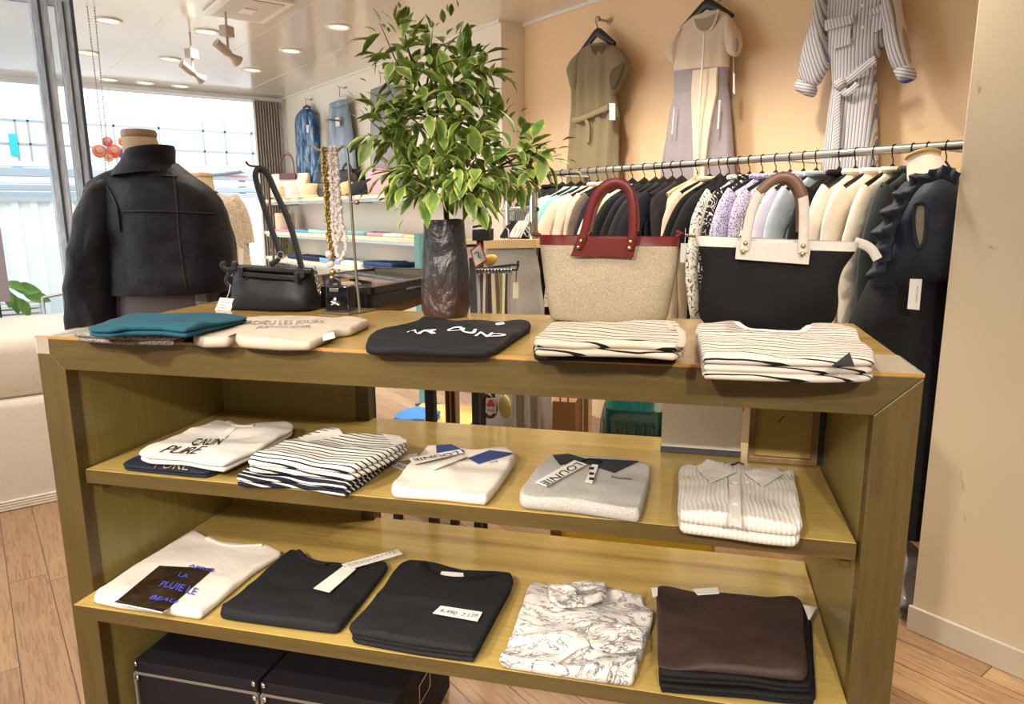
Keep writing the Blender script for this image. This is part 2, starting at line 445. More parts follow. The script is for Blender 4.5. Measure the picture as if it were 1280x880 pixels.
def drape_poly(C, name, px, mat, lift=.0012, th=.0008, sub=5, label=None, it=0):
    """thin patch following the cloth top (quad px -> grid)"""
    a, b, c, d = px
    vs = []
    for i in range(sub + 1):
        for j in range(sub + 1):
            s_, t_ = i / sub, j / sub
            u = (a[0] * (1 - s_) + b[0] * s_) * (1 - t_) + (d[0] * (1 - s_) + c[0] * s_) * t_
            v = (a[1] * (1 - s_) + b[1] * s_) * (1 - t_) + (d[1] * (1 - s_) + c[1] * s_) * t_
            q = on_cloth(C, u, v, lift); vs.append(q)
    k = sub + 1; n = len(vs)
    fs = [(i * k + j, (i + 1) * k + j, (i + 1) * k + j + 1, i * k + j + 1) for i in range(sub) for j in range(sub)]
    low = [p - Vector((0, 0, th)) for p in vs]
    fs2 = [tuple(n + q for q in reversed(f)) for f in fs]
    rim = [i * k for i in range(k)] + [sub * k + j for j in range(1, k)] + [i * k + sub for i in range(sub - 1, -1, -1)] + [j for j in range(sub - 1, 0, -1)]
    fs3 = [(rim[i], rim[(i + 1) % len(rim)], n + rim[(i + 1) % len(rim)], n + rim[i]) for i in range(len(rim))]
    o = MB().add(vs + low, fs + fs2 + fs3).build(name, mat, C.o)
    if label: o['label'] = label
    return o
def strip(C, name, px, w, mat, lift=.001, n=24, r=None, label=None, h=None):
    """ribbed band or cord laid along a traced line on the cloth"""
    pts = smooth_path([on_cloth(C, u, v, lift) for u, v in px], n)
    pts = [Vector((p.x, p.y, C.h(p.x, p.y) + lift)) for p in pts]
    o = MB().tube(pts, w / 2, 8, flat=h or min(w / 2, .0022), up=(0, 0, 1)).build(name, mat, C.o)
    if label: o['label'] = label
    return o
def text_mesh(txt, font_bold=0.):
    cu = bpy.data.curves.new('print', 'FONT'); cu.body = txt; cu.resolution_u = 3; cu.offset = font_bold
    o = bpy.data.objects.new('print_tmp', cu); COL.objects.link(o)
    dg = bpy.context.evaluated_depsgraph_get(); dg.update()
    me = o.evaluated_get(dg).to_mesh()
    vs = [v.co.copy() for v in me.vertices]; fs = [tuple(p.vertices) for p in me.polygons]
    o.evaluated_get(dg).to_mesh_clear(); bpy.data.objects.remove(o); bpy.data.curves.remove(cu)
    x0 = min(v.x for v in vs); x1 = max(v.x for v in vs); y0 = min(v.y for v in vs); y1 = max(v.y for v in vs)
    return [((v.x - x0) / (x1 - x0), (v.y - y0) / (y1 - y0)) for v in vs], fs
def print_text(C, txt, a, b, c, mat, lift=.0016, bold=0., name='print', parent=None, sub=0):
    """lettering on the cloth: a baseline-left, b baseline-right, c top-left (traced points)"""
    uv, fs = text_mesh(txt, bold)
    A, B, T_ = (on_cloth(C, *q, lift) for q in (a, b, c))
    vs = []
    for s_, t_ in uv:
        p = A + (B - A) * s_ + (T_ - A) * t_
        vs.append(Vector((p.x, p.y, C.h(p.x, p.y) + lift)))
    return MB().add(vs, fs).build(name, mat, parent or C.o, smooth=False)
def flat_text(txt, A, B, T_, off, mat, parent, name='print', bold=0., world=True):
    uv, fs = text_mesh(txt, bold); A, B, T_, off = Vector(A), Vector(B), Vector(T_), Vector(off)
    return MB().add([A + (B - A) * s_ + (T_ - A) * t_ + off for s_, t_ in uv], fs).build(name, mat, parent, world=world, smooth=False)
def stripe_mat(name, base, lines, period, duty, ang=0., warp=.004, blur=.0):
    """woven-in stripes of a garment"""
    t = NT(name, .9, 0, .25); v = t.coord(rot=(0, 0, ang)); x = t.sep(v)
    nz = t.noise(t.coord(), 7, 2)
    y = t.math('ADD', t.math('SUBTRACT', x[1], t.math('MULTIPLY', x[2], -.9)), t.math('MULTIPLY', t.math('SUBTRACT', nz, .5), warp * 2))
    fr = t.math('FRACT', t.math('DIVIDE', y, period))
    m = t.math('LESS_THAN', fr, duty)
    t.col(t.mix(m, base, lines)); t.bump(t.noise(t.coord(), 800, 2), .15, .003)
    return t.m
# materials
F_TEAL = fabric('teal_knit', '1c4a5a', .95, 700, .4, .18)
tg = NT('grey_marl', .95, 0, .2); tg.col(tg.ramp(tg.noise(tg.coord(), 420, 3), [(.35, '3d3937'), (.65, 'a19a96')])); F_GREY = tg.m
F_CREAM = fabric('cream_jersey', 'aea294', .9)
F_WHITE = fabric('white_jersey', 'd6d2cc', .9)
F_WHITE2 = fabric('warm_white_jersey', 'd4ccc3', .9)
F_BLACK = fabric('black_jersey', '101014', .75)
F_CHAR = fabric('charcoal_jersey', '1b1c20', .8)
F_NAVY = fabric('navy_jersey', '1c2233', .8)
F_NAVYCOL = fabric('navy_collar', '35467a', .8)
F_DKCOL = fabric('dark_collar', '2c3038', .8)
tg = NT('light_grey_marl', .95, 0, .2); tg.col(tg.ramp(tg.noise(tg.coord(), 500, 3), [(.3, '96938f'), (.7, 'bfbcb8')])); F_LGREY = tg.m
F_BROWN = fabric('dark_brown_satin', '3a2b28', .55, 900, .2)
M_INK = plain('black_print', '17171c', .7)
M_PAPER = plain('tag_paper', 'dedbd5', .7)
M_WINK = plain('white_print', 'eeeeec', .6)
M_PURP = plain('violet_blue_print', '4a52b8', .5)
M_GOLDINK = plain('metallic_print', 'c7b59a', .3, .7)
fo = NT('foil_print', .22, .85); fo.col(fo.ramp(fo.noise(fo.coord(), 30, 4), [(.3, '4a3b30'), (.7, '7a6655')])); fo.bump(fo.noise(fo.coord(), 45, 3), .5, .01); M_FOIL = fo.m
mb_ = NT('marble_fabric', .85, 0, .25); v_ = mb_.coord((1, 1.6, 1), (0, 0, .5))
n_ = mb_.noise(v_, 11, 8, 1.9, .62)
vein = mb_.math('ABSOLUTE', mb_.math('SUBTRACT', n_, .5))
n2_ = mb_.noise(v_, 26, 5, 1.2); vein2 = mb_.math('ABSOLUTE', mb_.math('SUBTRACT', n2_, .5))
mb_.col(mb_.mix(mb_.ramp(vein, [(.0, 'ffffff'), (.012, 'bbbbbb'), (.035, '000000')]), mb_.mix(mb_.ramp(vein2, [(.0, '888888'), (.02, '000000')]), mb_.mix(mb_.ramp(n_, [(.45, '000000'), (.7, '999999')]), 'd6d1ce', 'aeaaad'), '4a4d57'), '2b2e38'))
F_MARBLE = mb_.m
S_CREAM = stripe_mat('cream_black_stripe', 'b8ad9f', '0e0e12', .021, .2, .05, .012)
S_WHITE = stripe_mat('white_black_stripe', 'bdb6ad', '0e0f14', .017, .2, .0, .012)
S_WHITE2 = stripe_mat('white_navy_stripe', 'd6d3ce', '151a26', .0145, .3, .12, .008)
S_NAVY = stripe_mat('navy_white_stripe', '151b2b', 'cfcdc8', .0145, .3, .12, .008)

# ---- top of the unit
z0 = TOPZ + .001
folded('folded_sweater', 'grey marl sweater folded flat beneath the teal sweater at the unit top left', 'sweater',
       [(91, 419), (110, 410), (147, 404), (213, 399), (305, 396), (311, 397), (237, 417), (218, 424), (150, 423)], z0, .022, F_GREY, 2, wr=.002, seed=2)
folded('folded_sweater', 'teal knitted sweater folded on top of the grey marl sweater', 'sweater',
       [(109, 410), (147, 398.5), (177, 391), (213, 390.5), (245, 393), (294, 392), (311, 394), (270, 404.5), (232, 414), (202, 411), (161, 411), (136, 414), (114, 413)], z0 + .0235, .022, F_TEAL, 2, wr=.005, seed=4)
c = folded('folded_tshirt', 'cream t-shirt with faint grey lettering between the teal sweater and the black lettered t-shirt', 't-shirt',
       [(240, 422), (249, 414), (269, 407), (296, 400), (328, 396), (365, 395.5), (390, 394), (427, 395.5), (433, 393.5), (462, 398), (460, 402), (441, 411), (423, 413), (406, 421), (388, 428.6), (347, 429), (298, 425.7), (293, 421), (287, 425), (250, 425.7)], z0, .03, F_CREAM, 1, wr=.004, seed=5)
M_GREYINK = plain('faint_grey_print', '7d7672', .8)
print_text(c, 'ADIEU LES JOURS', (305, 406), (404, 404), (309, 401), M_GREYINK)
print_text(c, 'ADOUCIR', (318, 411), (388, 409), (322, 407), M_GREYINK)
drape_poly(c, 'care_label', [(403, 418), (417, 415), (419, 422), (404, 426)], M_PAPER, .001)
c = folded('folded_tshirt', 'black t-shirt with white curved lettering folded in front of the vase', 't-shirt',
       [(456, 432), (459, 425), (476, 414), (507, 407), (526, 396.5), (552, 398), (569, 401.5), (590, 400.5), (620, 403), (635, 402), (653, 398), (664, 402.5), (663, 407), (639, 423), (615, 438), (590, 438.5), (534, 437), (459, 434.5)], z0, .028, F_BLACK, 1, wr=.005, seed=6)
for ch, a, b, t_ in (('A', (508, 415), (521, 416), (513, 411.5)), ('R', (520, 417), (545, 416.5), (530, 412)), ('O', (556, 414), (576, 413), (562, 409)), ('U', (575, 414.5), (594, 417), (578, 409)), ('N', (593, 419.5), (610, 421), (600, 414.5)), ('D', (606, 420.5), (628, 420.5), (614, 415.5))):
    print_text(c, ch, a, b, t_, M_WINK, .002, .012)
drape_poly(c, 'neck_label', [(619, 404), (629, 402.5), (631, 404.5), (621, 406)], M_PAPER, .001)
folded('folded_tshirt', 'black folded t-shirt with a white edge line underneath the cream striped t-shirt', 't-shirt',
       [(666, 436), (668, 430), (700, 416), (760, 408), (835, 410), (848, 435), (846, 446), (780, 443.5), (715, 441.5), (667, 441)], z0, .024, F_BLACK, 2, wr=.002, seed=7)
c = folded('folded_tshirt', 'cream t-shirt with wavy black stripes on top of the folded black t-shirt', 't-shirt',
       [(666.5, 427), (689, 406), (719, 401), (768, 404.5), (821, 399), (844, 401), (860, 415), (857, 431), (846, 437), (800, 433), (740, 432), (668, 431.5)], z0 + .0255, .03, S_CREAM, 2, wr=.006, seed=8)
strip(c, 'sleeve_hem', [(835, 402), (855, 416), (851, 432)], .012, F_CREAM, .001)
c = folded('folded_tshirt', 'white t-shirt with thin black stripes folded at the right end of the unit top', 't-shirt',
       [(868.7, 411), (872, 404.5), (893, 402), (919.7, 402), (929, 409.5), (967, 412), (1003, 414), (1012, 407), (1047, 408), (1071, 414), (1082, 434), (1092, 443), (1095, 456), (1087, 458), (1026, 459), (950, 457), (877, 454.5), (876, 446), (872, 428)], z0, .04, S_WHITE, 3, wr=.007, seed=9)
strip(c, 'neckline', [(921, 403.5), (934, 411.5), (968, 414.5), (1002, 415.5), (1011, 409.5)], .012, F_WHITE, .0012)
drape_poly(c, 'sleeve_tie', [(1053, 447), (1062, 440), (1068, 457), (1040, 457)], F_BLACK, .003)

# ---- middle shelf
z1 = TOPZ + ZM + .001
c = folded('folded_tshirt', 'navy folded t-shirt underneath the white lettered t-shirt at the left end of the middle shelf', 't-shirt',
       [(153, 580), (170, 571), (230, 556), (300, 545), (350, 541), (357, 544), (320, 566), (271, 588), (256, 593), (199, 587.5), (155, 583)], z1, .017, F_NAVY, 2, wr=.002, seed=11)
print_text(c, 'PURE', (192, 585), (234, 588), (200, 575), M_GOLDINK)
c = folded('folded_tshirt', 'white t-shirt with black serif lettering on top of the navy t-shirt', 't-shirt',
       [(172, 567.5), (182, 561), (226, 541), (270.6, 524.5), (286, 526), (306, 531.5), (318, 530.7), (358, 527.5), (367, 530), (366, 537), (330, 559), (288, 579), (277, 583), (229, 574), (185, 572.5)], z1 + .0185, .026, F_WHITE, 2, wr=.005, seed=12)
print_text(c, 'CALIN', (237, 557), (273, 556), (246, 547.5), M_INK)
print_text(c, 'PURE', (198, 565), (243, 567), (216, 556), M_INK)
strip(c, 'neckline', [(285, 527), (299, 533), (318, 532)], .013, F_WHITE2, .0015)
drape_poly(c, 'price_tag', [(274, 545), (290, 531), (296, 534), (281, 548)], M_PAPER, .002)
c = folded('folded_tshirt', 'navy t-shirt with white stripes underneath the white striped t-shirt', 't-shirt',
       [(294, 597), (312, 585), (360, 570), (430, 552), (500, 546), (506, 556), (481, 579), (455, 598), (431, 612.5), (372, 602), (298, 599.5)], z1, .028, S_NAVY, 2, wr=.004, seed=13)
c = folded('folded_tshirt', 'white t-shirt with black stripes folded on the navy striped t-shirt', 't-shirt',
       [(309, 577), (330, 565.5), (374, 546.5), (424, 534.5), (430, 544), (455, 541), (483, 541), (508, 549), (511, 553), (496, 564), (468, 578), (440, 590.5), (383, 585), (312, 580)], z1 + .0295, .032, S_WHITE2, 2, wr=.006, seed=14)
drape_poly(c, 'plain_yoke', [(374, 547), (424, 535), (429, 543.5), (385, 552)], F_WHITE, .0012)
drape_poly(c, 'plain_cuff', [(478, 542), (500, 545), (509, 552), (494, 557)], F_WHITE, .0012)
c = folded('folded_polo_shirt', 'cream polo shirt with a navy collar and a long swing tag on the middle shelf', 'polo shirt',
       [(488.5, 611), (490, 604), (509, 581), (532, 556), (545, 556), (564, 555), (577, 560), (600, 563), (633, 560.5), (646, 569), (641, 578), (626, 600), (608, 622), (554, 616), (495, 613)], z1, .038, F_WHITE2, 1, wr=.006, seed=15)
drape_poly(c, 'collar', [(545, 556.5), (564, 555), (580, 563), (546, 571)], F_NAVYCOL, .0035, .002, label='navy collar')
drape_poly(c, 'collar', [(586, 572), (612, 562.5), (641, 566), (598, 579)], F_NAVYCOL, .0035, .002, label='navy collar')
drape_poly(c, 'swing_tag', [(511, 572.5), (575, 561.5), (579, 566), (517, 580)], M_PAPER, .007)
print_text(c, 'LOUNIE', (571, 563.5), (515, 573.5), (574, 567.2), M_INK, .0090)
drape_poly(c, 'swing_tag', [(535, 583.5), (576, 568.5), (584, 570.5), (543, 586.5)], M_PAPER, .0062)
print_text(c, 'futurede', (612, 579), (623, 577), (611, 576.5), M_INK, .002)
tg_ = thing('paper_tag', 'white printed swing tag lying on the shelf left of the cream polo shirt', 'tag', on_z(498, 574, z1), TH)
A_, B_, C_, D_ = (on_z(*p, z1 + .0005) for p in ((486, 573), (521, 567), (523, 573), (488, 578)))
MB().prism([A_, B_, C_, D_], (0, 0, .001)).build('card', M_PAPER, tg_, world=True, smooth=False)
A_, B_, C_, D_ = (on_z(*p, z1 + .0005) for p in ((480, 573.5), (512, 582), (508, 590), (478, 578)))
MB().prism([A_, B_, C_, D_], (0, 0, .001)).build('card', M_PAPER, tg_, world=True, smooth=False)
flat_text('LOUNIE', on_z(483, 578.5, z1 + .002), on_z(507, 588, z1 + .002), on_z(486, 575, z1 + .002), (0, 0, 0), M_INK, tg_)
c = folded('folded_polo_shirt', 'light grey polo shirt with a dark collar and a big lettered swing tag', 'polo shirt',
       [(648, 619), (650, 612), (667, 590), (684, 568.5), (712, 567), (745, 570), (779, 573), (813, 579), (814, 588), (808, 615), (800, 643), (723, 631), (651, 624.5)], z1, .04, F_LGREY, 1, wr=.004, seed=16)
drape_poly(c, 'collar', [(691, 568.5), (711, 567), (735, 574), (700, 580)], F_DKCOL, .0035, .002, label='dark charcoal collar')
drape_poly(c, 'collar', [(728, 577), (746, 573), (798, 576), (768, 590)], F_DKCOL, .0035, .002, label='dark charcoal collar')
drape_poly(c, 'swing_tag', [(669, 602), (718, 575), (733, 580), (683, 607)], M_PAPER, .007, .002)
print_text(c, 'LOUNIE', (721, 577.8), (674.5, 602.5), (729, 581.2), M_INK, .0090)
drape_poly(c, 'swing_tag', [(731, 602), (740, 580), (748, 581), (740, 604)], M_PAPER, .006)
for k in range(3): drape_poly(c, 'print', [(737, 583.5 + k * 6.5), (743, 584 + k * 6.5), (742, 587 + k * 6.5), (736, 586.5 + k * 6.5)], M_INK, .0068, .0003, 1)
strip(c, 'cord_loop', [(726, 578), (734, 573), (750, 575), (752, 578), (735, 579)], .004, F_BLACK, .006)
print_text(c, 'futurede', (764, 597), (790, 600), (765, 594), M_INK, .002)
def pleats(x, y): return .004 * abs(math.sin(x * 210 + .5 * math.sin(y * 18))) + .0015 * math.sin(x * 75)
pm = NT('pleated_white_fabric', .9, 0, .25); px_ = pm.sep(pm.coord()); wv = pm.math('ABSOLUTE', pm.math('SINE', pm.math('ADD', pm.math('MULTIPLY', px_[0], 420), pm.math('MULTIPLY', pm.noise(pm.coord(), 9, 2), 9))))
pm.col(pm.mix(wv, 'd0c9c0', 'dad5ce')); pm.bump(wv, .45, .004); F_PLEAT = pm.m
c = folded('folded_blouse', 'white pleated blouse with buttons and pointed collar at the right end of the middle shelf', 'blouse',
       [(846.5, 643), (848, 610), (848, 586), (856, 578.5), (870, 584), (884, 573.5), (912, 580), (935, 585), (968, 583), (977, 591), (992, 586), (996, 612), (1004, 660), (997, 667), (955, 663), (907, 656), (851, 649.5)], z1, .045, F_PLEAT, 2, wr=.003, seed=17, disp=pleats)
drape_poly(c, 'collar', [(871, 584.5), (885, 573.5), (920, 589), (889, 602)], F_WHITE, .007, .002)
drape_poly(c, 'collar', [(930, 589), (969, 583.5), (977, 592), (954, 607)], F_WHITE, .007, .002)
drape_poly(c, 'button_placket', [(911, 596), (925, 591), (927, 658), (912, 655)], F_WHITE, .0055, .002)
for v_ in (604, 630, 650):
    p = on_cloth(c, 919, v_, .0075); MB().lathe([(.0001, 0), (.005, 0), (.0055, .0012), (.004, .0016), (.0001, .001)], p, 16).build('button', plain('pearl_button', 'efe9e2', .3), c.o)
strip(c, 'cord_loop', [(914, 581), (921, 578), (930, 580)], .003, F_BLACK, .006)

# ---- bottom shelf
z2 = TOPZ + ZB + .001
c = folded('folded_tshirt', 'white t-shirt with a dark foil print and violet lettering on the bottom shelf', 't-shirt',
       [(115, 749), (122, 739.5), (150, 720), (181, 699), (226, 670.5), (244, 660.5), (260, 670.5), (283, 677.5), (303, 680.5), (331, 679.5), (353, 687.5), (350, 692.5), (317, 713), (284, 741), (250, 770), (202, 762), (151, 756)], z2, .026, F_WHITE2, 1, wr=.004, seed=21)
drape_poly(c, 'foil_print', [(145, 751.5), (199, 707), (268, 710.5), (206, 764)], M_FOIL, .0012, .0004, 12, label='dark brown foil print')
strip(c, 'foil_edge', [(145, 752), (165, 756), (186, 760), (206, 764.5)], .013, plain('silver_foil', 'b9b6b2', .2, 1.), .0015, label='silver folded foil edge')
print_text(c, 'APRES', (235, 708), (266, 715), (238, 704), M_PURP, .003, .01)
print_text(c, 'LA', (222, 720), (234, 723), (226, 714.5), M_PURP, .003, .01)
print_text(c, 'PLUIE LE', (198, 733), (243, 744), (204, 726), M_PURP, .003, .01)
print_text(c, 'BEAU', (186, 748), (218, 754), (192, 743.5), M_PURP, .003, .01)
strip(c, 'neckline', [(259, 672), (275, 679.5), (292, 682.5), (312, 682), (328, 681)], .014, F_WHITE, .002)
c = folded('folded_tshirt', 'black t-shirt with two long white swing tags on the bottom shelf', 't-shirt',
       [(273.5, 763.5), (284, 754.5), (323, 718.5), (362, 686.5), (371, 687), (386, 699), (428, 705), (483, 701), (485.5, 708), (456, 746), (428, 783), (418, 787.5), (346, 778.5), (277, 769)], z2, .026, F_CHAR, 1, wr=.005, seed=22)
strip(c, 'neckline', [(372, 688), (386, 701), (428, 707), (470, 704)], .013, F_CHAR, .0015)
drape_poly(c, 'swing_tag', [(392, 735), (431, 706), (445, 711), (412, 740)], M_PAPER, .006, .0015)
drape_poly(c, 'swing_tag', [(427, 705), (497, 686.5), (503, 692), (437, 711)], M_PAPER, .008, .0015)
print_text(c, 'CINQUANTE', (437, 708), (497, 691.5), (434, 705), plain('grey_ink', '8d8d8d', .8), .0092)
strip(c, 'cord_loop', [(405, 706), (415, 703), (428, 705), (432, 709)], .003, F_BLACK, .006)
c = folded('folded_tshirt', 'black crew-neck t-shirt with a white price tag on the chest on the bottom shelf', 't-shirt',
       [(435, 787), (446, 775), (470, 746), (499, 704), (512, 698), (541, 702), (577, 713), (639, 713.5), (642.5, 727), (622, 765), (594, 818.5), (518, 808.5), (440, 794)], z2, .036, F_CHAR, 3, wr=.005, seed=23)
strip(c, 'neckline', [(529, 702), (534, 714), (550, 721), (575, 724), (600, 722), (618, 717)], .014, F_BLACK, .002)
drape_poly(c, 'neck_label', [(552, 714), (579, 716), (580, 722.5), (550, 718.5)], M_PAPER, .002)
drape_poly(c, 'price_tag', [(541, 766), (551, 757), (603, 765), (597, 776)], M_PAPER, .006, .0015)
print_text(c, '6,490  7,139', (549, 765), (595, 772), (553, 760.5), plain('grey_ink2', '55585e', .8), .0072)
c = folded('folded_blouse', 'white blouse with black marble veins and a frilled collar on the bottom shelf', 'blouse',
       [(622, 822), (633, 804), (650, 762), (661, 729), (670, 727), (682, 729), (720, 728), (757, 727), (762, 738), (804, 744), (805, 755), (820, 761), (808, 800), (792, 850), (715, 840), (630, 827)], z2, .036, F_MARBLE, 1, wr=.009, seed=24, freq=13)
c2 = folded('collar', '', '', [(684, 731), (757, 729), (760, 745), (735, 756), (700, 758), (686, 748)], z2 + .034, .014, F_MARBLE, 1, wr=.006, seed=25, freq=30, parent=None)
c2.o.parent = c.o; c2.o.matrix_parent_inverse = Matrix.Identity(4); lm_ = c.Mi @ c2.M; c2.o.location = lm_.translation; c2.o.rotation_euler = lm_.to_euler()
for k_ in ('label', 'category'): del c2.o[k_]
c2 = folded('cuff', '', '', [(734, 786), (790, 778), (806, 790), (804, 812), (760, 815), (738, 806)], z2 + .034, .013, F_MARBLE, 1, wr=.006, seed=26, freq=26)
c2.o.parent = c.o; lm_ = c.Mi @ c2.M; c2.o.location = lm_.translation; c2.o.rotation_euler = lm_.to_euler()
for k_ in ('label', 'category'): del c2.o[k_]
drape_poly(c, 'price_tag', [(706, 800), (729, 794), (737, 806), (715, 814)], M_PAPER, .008, .0012)
drape_poly(c, 'swing_tag', [(692, 823), (712, 810), (720, 813), (697, 829)], M_PAPER, .007, .0012)
c = folded('folded_trousers', 'lower of the two black folded trousers under the brown satin garment', 'trousers',
       [(823, 860), (824, 800), (830, 745), (1000, 752), (1015, 776), (1017, 820), (1021, 876), (980, 874), (936, 868)], z2, .02, F_BLACK, 2, wr=.002, seed=27)
c = folded('folded_trousers', 'upper of the two black folded trousers directly under the brown satin garment', 'trousers',
       [(823, 846), (823, 790), (829, 742), (1000, 748), (1012, 772), (1014, 815), (1016, 860), (975, 858), (936, 852)], z2 + .0185, .02, F_BLACK, 2, wr=.003, seed=28)
c = folded('folded_skirt', 'dark brown satin garment folded on two black trousers on the bottom shelf', 'skirt',
       [(820, 733), (826, 729), (842, 731), (878, 742), (905, 744), (936, 747.5), (991, 744.5), (1003, 751), (1007, 800), (1010, 840), (1006, 848.5), (970, 845), (936, 841), (880, 836), (822, 831), (822, 790)], z2 + .037, .018, F_BROWN, 1, wr=.010, seed=31, freq=8)
tg_ = thing('paper_tag', 'white folded price tag sticking out behind the brown satin garment', 'tag', on_z(870, 738, z2), TH)
q = [on_z(*p, z2 + .06) for p in ((866, 736), (897, 734), (899, 741), (872, 743))]
MB().prism(q, (0, 0, -.002)).build('card', M_PAPER, tg_, world=True, smooth=False)
q = [on_z(*p, z2 + .055) for p in ((814, 735), (822, 734), (822, 744), (816, 746))]
MB().prism(q, (0, 0, -.002)).build('card', M_PAPER, tg_, world=True, smooth=False)
tg_ = thing('paper_tag', 'white price tag beside the right edge of the brown satin garment', 'tag', on_z(1012, 765, z2), TH)
q = [on_z(*p, z2 + .03) for p in ((1001, 755), (1021, 759), (1012, 774), (1004, 772))]
MB().prism(q, (0, 0, -.002)).build('card', M_PAPER, tg_, world=True, smooth=False)
# ================================================================== bags, vase and jewellery on the unit top
def px_rows(rows, y, deps, n=32, p=3.2, yc=None):
    secs = []
    for (ul, vl, ur, vr), d in zip(rows, deps):
        A, B = on_uy(ul, vl, y), on_uy(ur, vr, y)
        c = (A + B) / 2; hw = (B - A).dot(UNX) / 2; dz = (B.z - A.z) / 2
        q = []
        for k in range(n):
            a = 2 * math.pi * k / n; cx, sy = math.cos(a), math.sin(a)
            ex = math.copysign(abs(cx) ** (2 / p), cx); ey = math.copysign(abs(sy) ** (2 / p), sy)
            q.append(c + UNX * (hw * ex) + UNY * (d / 2 * ey) + Vector((0, 0, dz * ex)))
        secs.append(q)
    return secs
def dense(secs, k=3):
    out = []
    n = len(secs)
    def cr(a, b, c, d, t):
        return .5 * ((2 * b) + (c - a) * t + (2 * a - 5 * b + 4 * c - d) * t * t + (3 * b - a - 3 * c + d) * t ** 3)
    for i in range(n - 1):
        for j in range(k):
            t = j / k
            out.append([cr(secs[max(i - 1, 0)][m], secs[i][m], secs[i + 1][m], secs[min(i + 2, n - 1)][m], t) for m in range(len(secs[0]))])
    out.append(secs[-1]); return out
def crumple(secs, amp, freq, seed, d=UNY):
    for q in secs:
        for i, p in enumerate(q):
            q[i] = p + d * (amp * noise.noise(p * freq + Vector((seed, 0, seed))))
    return secs
canv = NT('canvas_natural', .92, 0, .2); nn = canv.noise(canv.coord(), 520, 2); canv.col(canv.ramp(nn, [(.3, '887b67'), (.7, 'b5a995')])); canv.bump(nn, .3, .004); M_CANVAS = canv.m
canv = NT('canvas_black', .85, 0, .25); nn = canv.noise(canv.coord(), 420, 2); canv.col(canv.ramp(nn, [(.3, '09090b'), (.7, '18181c')])); canv.bump(nn, .4, .004); M_CANVASB = canv.m
M_RED = fabric('red_leather', '5f1c1d', .35, 90, .06); M_WLEA = fabric('white_leather', 'c4bfb8', .35, 90, .04)
M_BRLEA = plain('brown_strap_lining', '6b4a3b', .4)
M_BRASS = plain('brass', 'a8925f', .35, 1.); M_STEEL = plain('steel', 'c3c3c3', .25, 1.); M_BLKP = plain('black_leather', '17171b', .32)
M_NYL = fabric('black_nylon', '141419', .5, 600, .15)
def tote(label, rows, deps, y, mat, trim, plate, handle, rivets, cat='tote bag'):
    base = uw(0, 0, 0); A, B = on_uy(rows[-1][0], rows[-1][1], y), on_uy(rows[-1][2], rows[-1][3], y)
    t = thing('tote_bag', label, cat, Vector(((A.x + B.x) / 2, (A.y + B.y) / 2, TOPZ + .001)), TH)
    secs = px_rows(rows, y, deps)
    lo = min(p.z for p in secs[-1])
    for i, q in enumerate(secs):
        for p in q:
            p.z = max(p.z, TOPZ + .002)
    secs = crumple(dense(secs, 4), .012, 14, len(label))
    MB().loft(secs).build('body', mat, t, world=True, sharp=60)
    # top binding
    n = len(secs[0])
    MB().loft([[p + Vector((0, 0, .002)) + (p - sum(secs[0], Vector()) / n) * .010 for p in secs[0]],
               [p + (p - sum(q, Vector()) / n) * .012 for q in (secs[2],) for p in q], [p + (p - sum(q, Vector()) / n) * .012 for q in (secs[3],) for p in q]], caps=False).build('binding', trim, t, world=True)
    yf = y - max(deps[1], deps[2]) / 2 - .010
    q = [on_uy(u, v, yf) for u, v in plate]
    MB().prism(q, UNY * .004).build('handle_plate', trim, t, world=True, bevel=.001)
    for k, (off, dz) in enumerate(((0., 0.), (.045, -.004))):
        pts = smooth_path([on_uy(u, v, yf - .004) for u, v in handle], 40)
        pts = [p + UNY * off + Vector((0, 0, dz)) for p in pts]
        if k: pts = pts[5:-5]
        MB().tube(pts, .0092, 12, flat=.0032, up=UNY).build('handle', trim if k == 0 else M_BRLEA, t, world=True)
    for u, v in rivets:
        p = on_uy(u, v, yf - .008); M3 = Matrix.Rotation(TH, 3, 'Z') @ Matrix.Rotation(math.pi / 2, 3, 'X')
        MB().lathe([(.0001, 0), (.0045, 0), (.0045, .001), (.003, .003), (.0001, .0035)], p, 14, M3).build('rivet', M_BRASS, t, world=True)
    return t, yf
t1, yf = tote('natural canvas tote bag with dark red leather handles and top binding', [(675, 295, 848, 297), (676, 310, 848, 312), (679, 335, 846, 337), (684, 362, 841, 364), (687, 382, 837, 385), (690, 396, 833, 399), (697, 402, 826, 405)],
     [.05, .075, .10, .11, .11, .10, .085], .425, M_CANVAS, M_RED, [(721.8, 297), (713, 320.4), (791.3, 322), (797, 298)],
     [(722, 310), (731, 292), (737.5, 258), (750, 235), (768, 226), (783, 231), (790.5, 247), (792.5, 285), (787, 312)], [(726, 301), (722.6, 309), (788, 302), (786.5, 310)])
MB().tube([on_uy(676, 294, .43), on_uy(665, 292.5, .43)], .004, 8, flat=.002, up=UNY).build('zip_pull', M_RED, t1, world=True)
MB().tube([on_uy(846, 296, .43), on_uy(851, 292, .43), on_uy(845, 290.5, .43)], .006, 8).build('zip_pull', M_RED, t1, world=True)
t2, yf2 = tote('black fabric tote bag with white leather handles and top binding', [(869.6, 296, 1072, 304), (874, 312, 1066, 318), (878, 337, 1052.5, 337), (875, 362, 1047, 358), (873, 385, 1047, 380), (876, 398, 1042, 399), (884, 407, 1030, 410)],
     [.05, .07, .09, .10, .10, .09, .075], .40, M_CANVASB, M_WLEA, [(921, 301), (919, 324), (1011, 331), (1014, 305)],
     [(930, 313), (934, 290), (938.5, 264), (949.4, 240), (967, 222), (985, 218.5), (998.5, 229), (1005.5, 250), (1005, 290), (1003.5, 316)], [(932, 304), (929, 314.5), (1004, 307.5), (1003, 317.5)])
